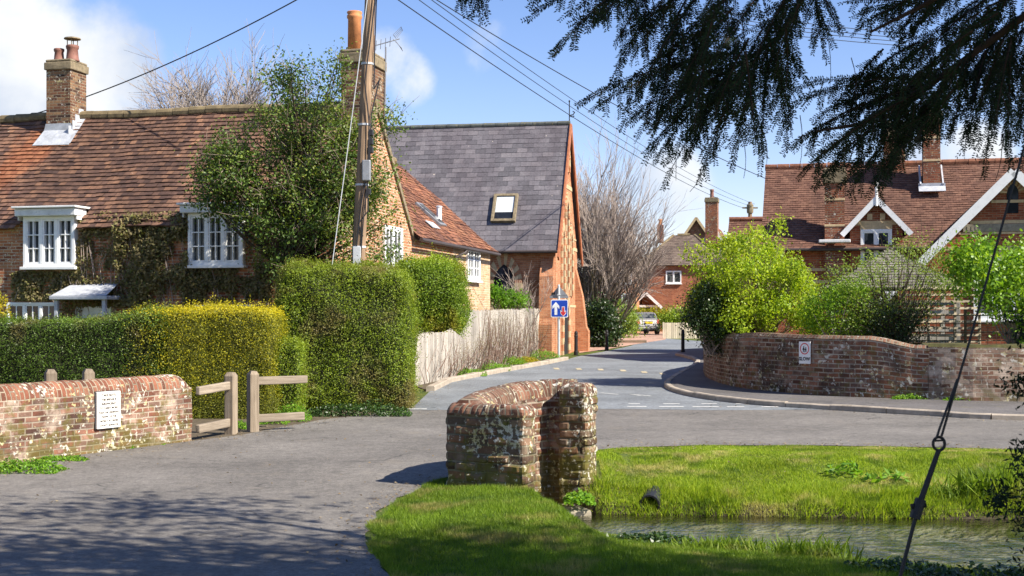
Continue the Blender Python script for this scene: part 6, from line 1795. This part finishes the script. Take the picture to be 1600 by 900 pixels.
def px_cloud(n, poly, y, dy, w=None):
    """clump centres inside an outline, spread in depth like a rounded mass"""
    xs_ = [p[0] for p in poly]; ys2 = [p[1] for p in poly]; out = []
    while len(out) < n:
        a, b = random.uniform(min(xs_), max(xs_)), random.uniform(min(ys2), max(ys2)); ins = False; j = len(poly) - 1
        for i in range(len(poly)):
            if (poly[i][1] > b) != (poly[j][1] > b) and a < (poly[j][0] - poly[i][0]) * (b - poly[i][1]) / (poly[j][1] - poly[i][1]) + poly[i][0]: ins = not ins
            j = i
        if ins:
            u = (a - min(xs_)) / (max(xs_) - min(xs_)); e = math.sqrt(max(.05, 1 - (2 * u - 1) ** 2)); out.append(tuple(at(a, b, y + random.uniform(-dy, dy) * e)))
    return out


cl = px_cloud(190, [(1085, 470), (1092, 430), (1110, 395), (1150, 368), (1190, 362), (1225, 385), (1245, 420), (1265, 450), (1280, 500), (1262, 520), (1180, 525), (1150, 528), (1118, 520), (1095, 520), (1085, 500)], 31.6, 1.4)
cl = [c for c in cl if mnoise.noise(V3(c) * 1.3) > -.22] + [tuple(V3(c) + V3((random.gauss(0, .2), random.gauss(0, .2), abs(random.gauss(0, .13))))) for c in cl[::4]]
shrub('spring_bush', 'large yellow green bush spilling over the curved end of the garden wall', pxx(1185, 31.8), 31.8, .9, cl, 140, .135, (.085, .048), M['spring'], 80, bare=170, twig='twig_pale', cat='bush')
cl = px_cloud(50, [(1080, 470), (1110, 440), (1140, 470), (1145, 520), (1118, 545), (1100, 520), (1080, 500)], 31.2, .5)
shrub('bush_dark_side', 'darker leafy lower side of the yellow green bush at the wall corner', pxx(1112, 31.4), 31.4, .9, cl, 190, .16, (.07, .04), M['evergreen'], 15, cat='bush')  # lower side of the spring bush, a separate mass in darker leaf colours
cl = px_cloud(120, [(1262, 470), (1300, 455), (1345, 440), (1360, 480), (1350, 520), (1290, 522), (1262, 515)], 29.6, .8)
shrub('shrub', 'leafy mid green shrub behind the wall just past the SLOW sign', pxx(1305, 29.6), 29.6, 1.0, cl, 70, .13, (.06, .034), M['spring_bright'], 40, group='shrubs behind the garden wall')
cl = px_cloud(170, [(1285, 440), (1310, 415), (1345, 400), (1385, 375), (1440, 372), (1480, 400), (1500, 440), (1495, 480), (1440, 500), (1400, 520), (1340, 520), (1300, 490)], 29.4, 1.0)
shrub('shrub', 'loose open shrub with fine pale leaves in front of the shingled summer house', pxx(1392, 29.4), 29.4, 1.0, cl, 44, .16, (.06, .03), M['sparse'], 90, 'shrubs behind the garden wall', 'twig_dark', bare=60)
cl = px_cloud(70, [(1345, 500), (1380, 455), (1430, 470), (1450, 510), (1430, 535), (1360, 535)], 28.8, .6)
shrub('shrub', 'dark twiggy low shrub on the soil where the wall steps down', pxx(1400, 28.8), 28.8, 1.05, cl, 60, .12, (.05, .03), M['evergreen'], 50, 'shrubs behind the garden wall', 'twig_dark', bare=40)
cl = px_cloud(170, [(1492, 400), (1530, 380), (1580, 395), (1640, 370), (1700, 420), (1700, 560), (1618, 562), (1585, 520), (1545, 478), (1505, 455)], 27.6, 1.0)
shrub('shrub', 'bright green large leaved shrub at the far end of the pale wall run', pxx(1590, 27.8), 27.8, 1.0, cl, 95, .17, (.10, .06), M['spring_bright'], 50, 'shrubs behind the garden wall')

# evergreens and hedging round the drive
cl = px_cloud(60, [(920, 485), (935, 474), (955, 478), (966, 500), (964, 535), (945, 545), (925, 543), (918, 520)], 59, .7)
shrub('evergreen_bush', 'dark evergreen bush beside the hall at the end of the kerb', pxx(943, 59), 59, base_z(59), cl, 120, .2, (.14, .08), M['evergreen'], 10, cat='bush')
cl = px_cloud(60, [(950, 480), (975, 470), (992, 490), (995, 515), (965, 528), (950, 520)], 76, .8)
shrub('bush', 'loose light green bush between the bare tree and the parked car', pxx(970, 76), 76, base_z(76), cl, 80, .25, (.16, .08), M['sparse'], 20, cat='bush')
cl = px_cloud(90, [(1035, 488), (1060, 483), (1105, 484), (1130, 490), (1130, 520), (1037, 516)], 83.5, .7)
shrub('bush', 'light green garden shrub behind the picket fence', pxx(1075, 83.5), 83.5, base_z(83), cl, 80, .25, (.16, .08), M['hedge_round'], 20, cat='bush')
cl = px_cloud(40, [(985, 488), (1040, 486), (1045, 500), (985, 505)], 90, .4)
shrub('bush', 'low yellowish shrubs under the porch of the far brick house', pxx(1010, 90), 90, base_z(88), cl, 80, .22, (.16, .08), M['hedge_gold'], 8, cat='bush')
cl = px_cloud(70, [(905, 400), (935, 380), (955, 420), (950, 480), (915, 490), (903, 470)], 80, 1.5)
shrub('dark_conifer', 'dark evergreen tree behind the stems of the large bare tree', pxx(928, 80), 80, base_z(80), cl, 90, .4, (.2, .09), M['evergreen'], 10, cat='tree')
# garden behind the fence at the hall front: green shrub and bare bush by the buttress
cl = px_cloud(36, [(768, 452), (776, 440), (784, 455), (835, 470), (800, 482), (772, 478)], 45.0, .4)
shrub('shrub', 'green shrub below the pointed hall window above the fence', pxx(795, 45), 45, .9, cl, 70, .12, (.09, .055), M['weed'], 10, cat='shrub')
rs_ = np.random.default_rng(9); st = [((rs_.normal(0, .3), rs_.normal(0, .2), 0), (rs_.normal(0, .3), rs_.normal(0, .2), 1), rs_.uniform(1.0, 1.5), .016, .5, .02) for _ in range(16)]
bare_tree('brown bare bush in front of the hall wall by the buttress', pxx(826, 45.6), 45.6, st, (5, 4), 40, .005, twigmat='twig', z=1.2)

# ------------------------------------------------------------------ the yew over the stream bank
YT = V3((5.6, 6.2, 0)); t = thing('yew_tree', 'dark yew whose drooping branches hang across the top of the view', 'tree', YT)
o_ = np.array(YT)
LIMBS = [[(1900, -420, 7.0), (1560, -260, 7.2), (1290, -60, 7.3), (1215, 60, 7.3), (1150, 105, 7.2), (1080, 140, 7.1)], [(1950, -200, 6.6), (1690, -40, 6.8), (1560, 55, 6.9), (1450, 135, 7.0), (1340, 195, 7.0), (1275, 205, 7.0)], [(1900, -420, 7.0), (1400, -300, 6.9), (1100, -120, 6.9), (960, -50, 6.8), (860, -10, 6.8)], [(1950, -200, 6.6), (1700, -150, 6.4), (1560, -60, 6.4), (1440, 10, 6.4), (1360, 50, 6.4)]]
cv = [([np.array(at(*p)) - o_ for p in L_], .030, .006) for L_ in LIMBS]
root = np.array((0, 0, 2.6)); cv += [(curve_branch(root, np.array(at(*L_[0])) - o_, np.array((0, 0, .5))), .11, .032) for L_ in LIMBS]
SEC = [((1010, -60), (905, 10)), ((990, -40), (852, 10)), ((1010, -40), (882, 62)), ((1030, -50), (935, 30)), ((1060, -30), (965, 105)), ((1100, -20), (1005, 130)), ((1120, 40), (990, 120)), ((1130, 85), (937, 162)), ((1120, 110), (985, 182)), ((1120, 110), (1012, 190)), ((1140, 100), (1015, 240)), ((1150, 110), (1050, 262)), ((1150, 105), (1040, 225)), ((1160, 110), (1096, 272)), ((1180, 90), (1120, 222)), ((1185, 90), (1150, 232)), ((1200, 70), (1190, 222)), ((1210, 60), (1228, 200)), ((1200, 60), (1225, 150)), ((1160, -20), (1080, 60)), ((1200, -20), (1120, 90)), ((1240, -20), (1180, 100)), ((1260, -30), (1215, 90)), ((1270, -20), (1285, 60)), ((1060, 20), (1040, 150)), ((1100, 40), (1060, 170)), ((1130, 0), (1050, 80)), ((1150, 30), (1100, 130)), ((1200, 30), (1150, 140)), ((1225, 20), (1200, 120)), ((1080, -30), (1000, 70)), ((1050, 0), (985, 60)), ((1110, 60), (1030, 190)), ((1170, 60), (1120, 170)),
       ((735, -60), (752, 6)), ((715, -60), (722, -4)), ((760, -60), (740, 4)),
       ((1480, 120), (1265, 150)), ((1460, 130), (1262, 212)), ((1440, 150), (1268, 255)), ((1440, 150), (1280, 282)), ((1450, 150), (1312, 292)), ((1460, 150), (1340, 280)), ((1460, 150), (1362, 295)), ((1470, 140), (1392, 260)), ((1490, 140), (1425, 225)), ((1400, 160), (1300, 230)), ((1400, 100), (1320, 165)), ((1500, -30), (1350, 38)), ((1480, 0), (1345, 20)), ((1520, -30), (1400, 70)), ((1540, 0), (1420, 110)), ((1560, 20), (1440, 120)), ((1520, 60), (1400, 150)), ((1540, 80), (1490, 190)), ((1540, 80), (1510, 215)), ((1560, 70), (1542, 240)), ((1580, 60), (1575, 232)), ((1620, 60), (1600, 235)), ((1640, 0), (1560, 100)), ((1620, -20), (1500, 40)), ((1600, 20), (1520, 140)), ((1660, 60), (1630, 260)), ((1500, 100), (1460, 165)), ((1590, 40), (1555, 180)), ((1460, 60), (1380, 130)), ((1620, 40), (1580, 150)), ((1580, -20), (1520, 90)), ((1660, 20), (1610, 160))]
shoots = []; scur = []
for (a, b) in SEC + [((a[0] + random.uniform(-25, 25), a[1] + random.uniform(-25, 15)), (b[0] + random.uniform(-22, 30), b[1] - random.uniform(5, 50))) for i_, (a, b) in enumerate(SEC) if a[0] > 900 and (i_ % 2 or (a[0] > 1385 and i_ % 3))]:
    ya_ = random.uniform(6.5, 7.7); A = np.array(at(a[0], a[1], ya_ + random.uniform(-.1, .1))) - o_; B = np.array(at(b[0], b[1], ya_ + random.uniform(-.35, .35))) - o_; L_ = np.linalg.norm(B - A)
    c = curve_branch(A, B, np.array((0, 0, .10 * L_)), 7); scur.append((c, .0065, .002)); n3 = int(L_ / .05) + 2; d0 = (B - A) / L_
    side = unit(np.cross(d0, np.array((0, 1., .1)))[None])[0]
    for k in range(n3):
        f = .06 + .94 * k / (n3 - 1) if n3 > 1 else 1; i = min(5, int(f * 6)); q = c[i] + (c[i + 1] - c[i]) * (f * 6 - i); dl = c[i + 1] - c[i]; dl /= np.linalg.norm(dl)
        L3 = random.uniform(.07, .20) * (1.1 - .5 * f)
        d3 = dl * random.uniform(.25, .8) + side * (1 if k % 2 else -1) * random.uniform(.1, .8) + np.array((0, random.uniform(-.4, .4), -random.uniform(.15, .95))); d3 /= np.linalg.norm(d3)
        if k == n3 - 1: d3 = dl
        e = q + d3 * L3 + np.array((0, 0, -.25 * L3)); c3 = curve_branch(q, e, np.array((0, 0, .05 * L3)), 5); scur.append((c3, .0028, .0013)); shoots.append(c3)
        for j in range(int(L3 / .075)):
            g = random.uniform(.15, .85); ii = min(3, int(g * 4)); p = c3[ii] + (c3[ii + 1] - c3[ii]) * (g * 4 - ii); dd = c3[ii + 1] - c3[ii]; dd /= np.linalg.norm(dd)
            d4 = dd * .8 + rng.normal(0, .45, 3) + np.array((0, 0, -.25)); d4 /= np.linalg.norm(d4); l4 = random.uniform(.04, .09); shoots.append(curve_branch(p, p + d4 * l4, np.array((0, 0, .004)), 3))
    shoots.append(c)
# a few bare dangling twigs
for px, py, l in ((1235, 60, .3), (1330, 90, .25), (1160, 215, .22), (1290, 40, .35), (1250, 180, .3), (1095, 265, .12), (1190, 200, .2), (1565, 210, .25)):
    A = np.array(at(px, py, 6.9)) - o_; scur.append((curve_branch(A, A + np.array((random.uniform(-.06, .03), 0, -l)), np.array((.03, 0, 0))), .003, .0015))
nb_, nd_, ns_ = [], [], []                       # needle roots, shoot direction, flat side of the shoot
for c in shoots:
    sl_ = np.linalg.norm(np.diff(c, axis=0), axis=1); cum = np.concatenate([[0], np.cumsum(sl_)]); m = max(3, int(cum[-1] / .0105)); tt = np.linspace(0, cum[-1], m)
    P_ = np.stack([np.interp(tt, cum, c[:, k]) for k in range(3)], 1); D_ = unit(np.gradient(P_, axis=0)); sv = np.cross(D_.mean(0), rng.normal(0, 1, 3) * np.array((.6, 1.6, .6))); nb_.append(P_); nd_.append(D_); ns_.append(np.tile(sv / np.linalg.norm(sv), (m, 1)))
nb_, nd_, ns_ = np.concatenate(nb_), np.concatenate(nd_), np.concatenate(ns_); V = []
for sgn in (1, -1):
    nl = (.025 * rng.uniform(.7, 1.2, len(nb_)))[:, None]; dr2 = unit(ns_ * sgn + nd_ * .5 + rng.normal(0, .14, nb_.shape)); w_ = unit(np.cross(dr2, np.cross(nd_, ns_))) * .0041
    V.append(np.stack([nb_ - w_ * .6, nb_ + dr2 * nl * .55 - w_, nb_ + dr2 * nl, nb_ + dr2 * nl * .55 + w_], 1))
fast_mesh('needles', np.concatenate(V).reshape(-1, 3), 4, M['yew'], t)
cv += [([np.array((0, 0, -.2)), np.array((.03, 0, 1.0)), np.array((-.03, .05, 2.2)), root + np.array((0, 0, .9)), root + np.array((.3, -.4, 3))], .42, .2)]
branch_mesh('trunk', cv, M['yew_bark'], t, 10); branch_mesh('twigs', scur, M['yew_bark'], t, 4)
cl = []
while len(cl) < 760:
    x, y, z = random.uniform(-.8, 12.5), random.uniform(.5, 10.0), random.uniform(4.6, 9.5)
    if z < 2.4 + .245 * y + .9 + EYE * .35: continue
    xs_, ysh = x - .98 * z, y + .52 * z                       # where its shade falls; this unseen crown is shaped to shade the ground
    if ysh > (12.9 if xs_ < -1.3 else 10.6) + 1.0 * mnoise.noise(V3((xs_ * .9, ysh * .7, 0))): continue
    if ysh > 10.6 and mnoise.noise(V3((xs_ * .5, ysh * 1.1, 3))) < .02: continue
    cl.append((x, y, z))
cl = np.array(cl) - o_; scatter('crown', cl, .38, 60, (.17, .085), M['yew'], t)
branch_mesh('branches', [(curve_branch(root + np.array((0, 0, random.uniform(0, 2))), c, rng.normal(0, .3, 3) + np.array((0, 0, .4))), .06, .012) for c in cl[::3]], M['yew_bark'], t, 4)

# dark leafy shoots at the edge of the bank
cl = []
for k in range(90):
    z = random.uniform(-.1, 1.95); cl.append((2.31 + random.gauss(0, .035) + .05 * math.sin(z * 5) + random.random() * .5, 5.7 + random.uniform(-.3, .3), z))
t = thing('dark_shrub', 'dark upright leafy shrub at the edge of the near bank', 'shrub', (2.6, 5.7, 0)); cl = np.array(cl) - np.array((2.6, 5.7, 0)); scatter('foliage', cl, .04, 95, (.034, .012), M['yew'], t)
branch_mesh('stems', [(curve_branch((x_, y_, -.1), (x_ + .03, y_, 1.8), rng.normal(0, .03, 3)), .010, .004) for x_, y_ in ((-.05, .1), (.08, -.1), (.2, .05), (.3, -.1))], M['twig_dark'], t, 4)

# ------------------------------------------------------------------ grass
def blades(name, P, h, w, mat_, lean=.35, droop=None, kind='stuff'):
    n = len(P); d = unit(np.stack([rng.normal(0, lean, n), rng.normal(0, lean, n), np.ones(n)], 1)); L = (h * rng.uniform(.55, 1.25, n))[:, None]; s = unit(np.cross(d, rng.normal(0, 1, (n, 3)))) * (w * rng.uniform(.7, 1.3, n))[:, None]
    tip = P + d * L
    if droop is not None: tip = tip + droop * L
    V = np.stack([P - s, P + s, tip], 1); return V


def bank_points(n, x0, x1, y0, y1, test):
    P = np.stack([rng.uniform(x0, x1, n), rng.uniform(y0, y1, n)], 1); k = test(P[:, 0], P[:, 1]); P = P[k]; return np.concatenate([P, gz(P[:, 0], P[:, 1])[:, None] - .005], 1)


lipn = lambda x: np.interp(x, NEAR_X, NEAR_Y); lipf = lambda x: np.interp(x, FAR_X, FAR_Y)
nb = bank_points(420000, -1.4, 7.0, 8.6, 15.2, lambda x, y: (x > np.interp(y, EDGE_Y, EDGE_X) + .05 * np.sin(y * 3.1 + 2 * np.sin(y * 1.7)) + .02) & ((y < lipn(x) - .05) | (x < .3)) & (np.abs(x) < .46 * y + .3) & (rng.random(len(x)) < np.clip(1.25 - (y - 9) * .06, .4, 1)))
nb = nb[~((nb[:, 1] > 13.3) & (nb[:, 0] > -.75) & (nb[:, 1] > 13.98 - .60 * (nb[:, 0] + .765)) & (nb[:, 0] < 1.1))]
hm = .5 + .5 * np.array([mnoise.noise(V3((p[0] * 1.3, p[1] * 1.3, 0))) for p in nb])
V = [blades('g', nb, .030 + .045 * hm, .0032, None, .45)]
tn = bank_points(60000, .2, 7, 11, 15, lambda x, y: (y > lipn(x) - .42) & (y < lipn(x) + .06) & (x > .45)); hn = np.clip(.5 + np.array([mnoise.noise(V3((p[0] * 2.2, p[1] * 2.2, 5))) for p in tn]), .1, 1.2); keep = rng.random(len(tn)) < hn; tn, hn = tn[keep], hn[keep]
V.append(blades('g', tn, .03 + .055 * hn, .004, None, .4, np.array((0, .3, -.15))))
ed = nb[(nb[:, 0] < np.interp(nb[:, 1], EDGE_Y, EDGE_X) + .12)]; V.append(blades('g', ed, np.full(len(ed), .07), .004, None, .6))
gs = np.concatenate(V).reshape(-1, 3); o = fast_mesh('grass', gs, 3, M['grass_near']); tag(o, kind='stuff')
fbk = bank_points(330000, .8, 9.2, 14.6, 18.7, lambda x, y: (y > lipf(x) + .03) & (y < np.interp(x, [p[0] for p in edge_far_grass[1:]], [p[1] for p in edge_far_grass[1:]]) + .08 * np.sin(x * 5) - .02) & (x < .42 * y + .4))
fbk = fbk[~((fbk[:, 0] < 1.1) & (fbk[:, 1] > 15.2) & (fbk[:, 1] < 16.1))]
hm = np.clip(.5 + np.array([mnoise.noise(V3((p[0] * 1.1, p[1] * 1.4, 9))) + .4 * mnoise.noise(V3((p[0] * 3.1, p[1] * 3.4, 2))) for p in fbk]), 0, 1.3); top = sstep(17.6 - fbk[:, 1], 0, 1.2)
V = [blades('g', fbk, .024 + .045 * hm * (.2 + .8 * top), .0042, None, .45)]
tf = bank_points(60000, .9, 9.2, 14.4, 15.6, lambda x, y: (y > lipf(x) + .02) & (y < lipf(x) + .55)); hn = np.clip(.55 + .9 * np.array([mnoise.noise(V3((p[0] * 1.9, p[1] * 1.9, 5))) for p in tf]), .12, 1.3); keep = rng.random(len(tf)) < np.clip(hn, .25, 1); tf, hn = tf[keep], hn[keep]
V.append(blades('g', tf, .07 + .11 * hn, .005, None, .35, np.array((0, -.30, -.15))))
o = fast_mesh('grass', np.concatenate(V).reshape(-1, 3), 3, M['grass_bank']); tag(o, kind='stuff')
# broad-leaved plants on the banks
GD = 'broad leaved plants on the banks'
for px, py, w, h, lb in ((1318, 752, .4, .28, 'upright dock plant standing out of the far bank grass'), (1385, 770, .5, .16, 'low broad leaved plant on the far bank beside the dock')):
    y = 15.9 if py < 760 else 15.6; x = pxx(px, y); tuft('dock_plant', lb, 'plant', x, y, w, .3, h, M['weed'], 60, (.12, .045), GD, z=float(gz(x, y)))
for i, (px, y, w, h, lb) in enumerate(((1570, 15.0, .9, .42, 'tall dark grass clump on the far bank beside the dark shrub edge'), (1255, 11.3, .5, .22, 'long bladed grass tuft on the near lip of the stream'), (1130, 11.9, .5, .16, 'short grass tuft on the near lip upstream of the long bladed tuft'))):
    x = pxx(px, y); tuft('grass_tuft', lb, 'grass', x, y, w, .3, h, M['grass_near'], 700, group='taller grass tufts on the banks', blades=True, z=float(gz(x, y)))
for px, y, w, h, lb in ((1010, 12.3, .9, .12, 'leafy dark weeds on the near lip below the parapet'), (1395, 10.4, .9, .13, 'dark leafy weeds on the near lip behind the stay wire'), (1530, 9.9, 1.0, .17, 'dark leafy weeds low beside the dark shrub'), (905, 14.9, .35, .16, 'green leafy weeds at the water beside the second pier')):
    x = pxx(px, y); tuft('weed_clump', lb, 'weeds', x, y, w, .4, h, M['ivy' if y < 13 else 'weed'], 650, (.055, .03), 'leafy weeds by the stream', z=float(gz(x, y)) if y < 14 else -.3)

# leaf litter and grit gathered along the road edges
L_ = []
for path, n, w in ((edge_near[3:], 420, .30), (edge_far_grass[2:8], 420, .30), (left_edge[2:], 700, .34), (fence_kerb, 260, .25), ([(-4, 10), (-1, 15), (1, 20)], 260, 3.2), (kerb_line[8:30], 260, .3)):
    P_ = np.array(path, float)[:, :2]; sl_ = np.linalg.norm(np.diff(P_, axis=0), axis=1); cum = np.concatenate([[0], np.cumsum(sl_)]); q = rng.uniform(0, cum[-1], n)
    x = np.interp(q, cum, P_[:, 0]) + rng.normal(0, w, n); y = np.interp(q, cum, P_[:, 1]) + rng.normal(0, w, n); L_.append(np.stack([x, y, np.array([base_z(v) for v in y]) + .022], 1))
P = np.concatenate(L_); P = P[~((P[:, 0] > np.interp(P[:, 1], EDGE_Y, EDGE_X)) & (P[:, 1] < 15.2))]
o = fast_mesh('leaf_litter', leaf_quads(P, np.tile((0, 0, 1.), (len(P), 1)), .038, .024, .22), 4, M['litter']); tag(o, kind='stuff')
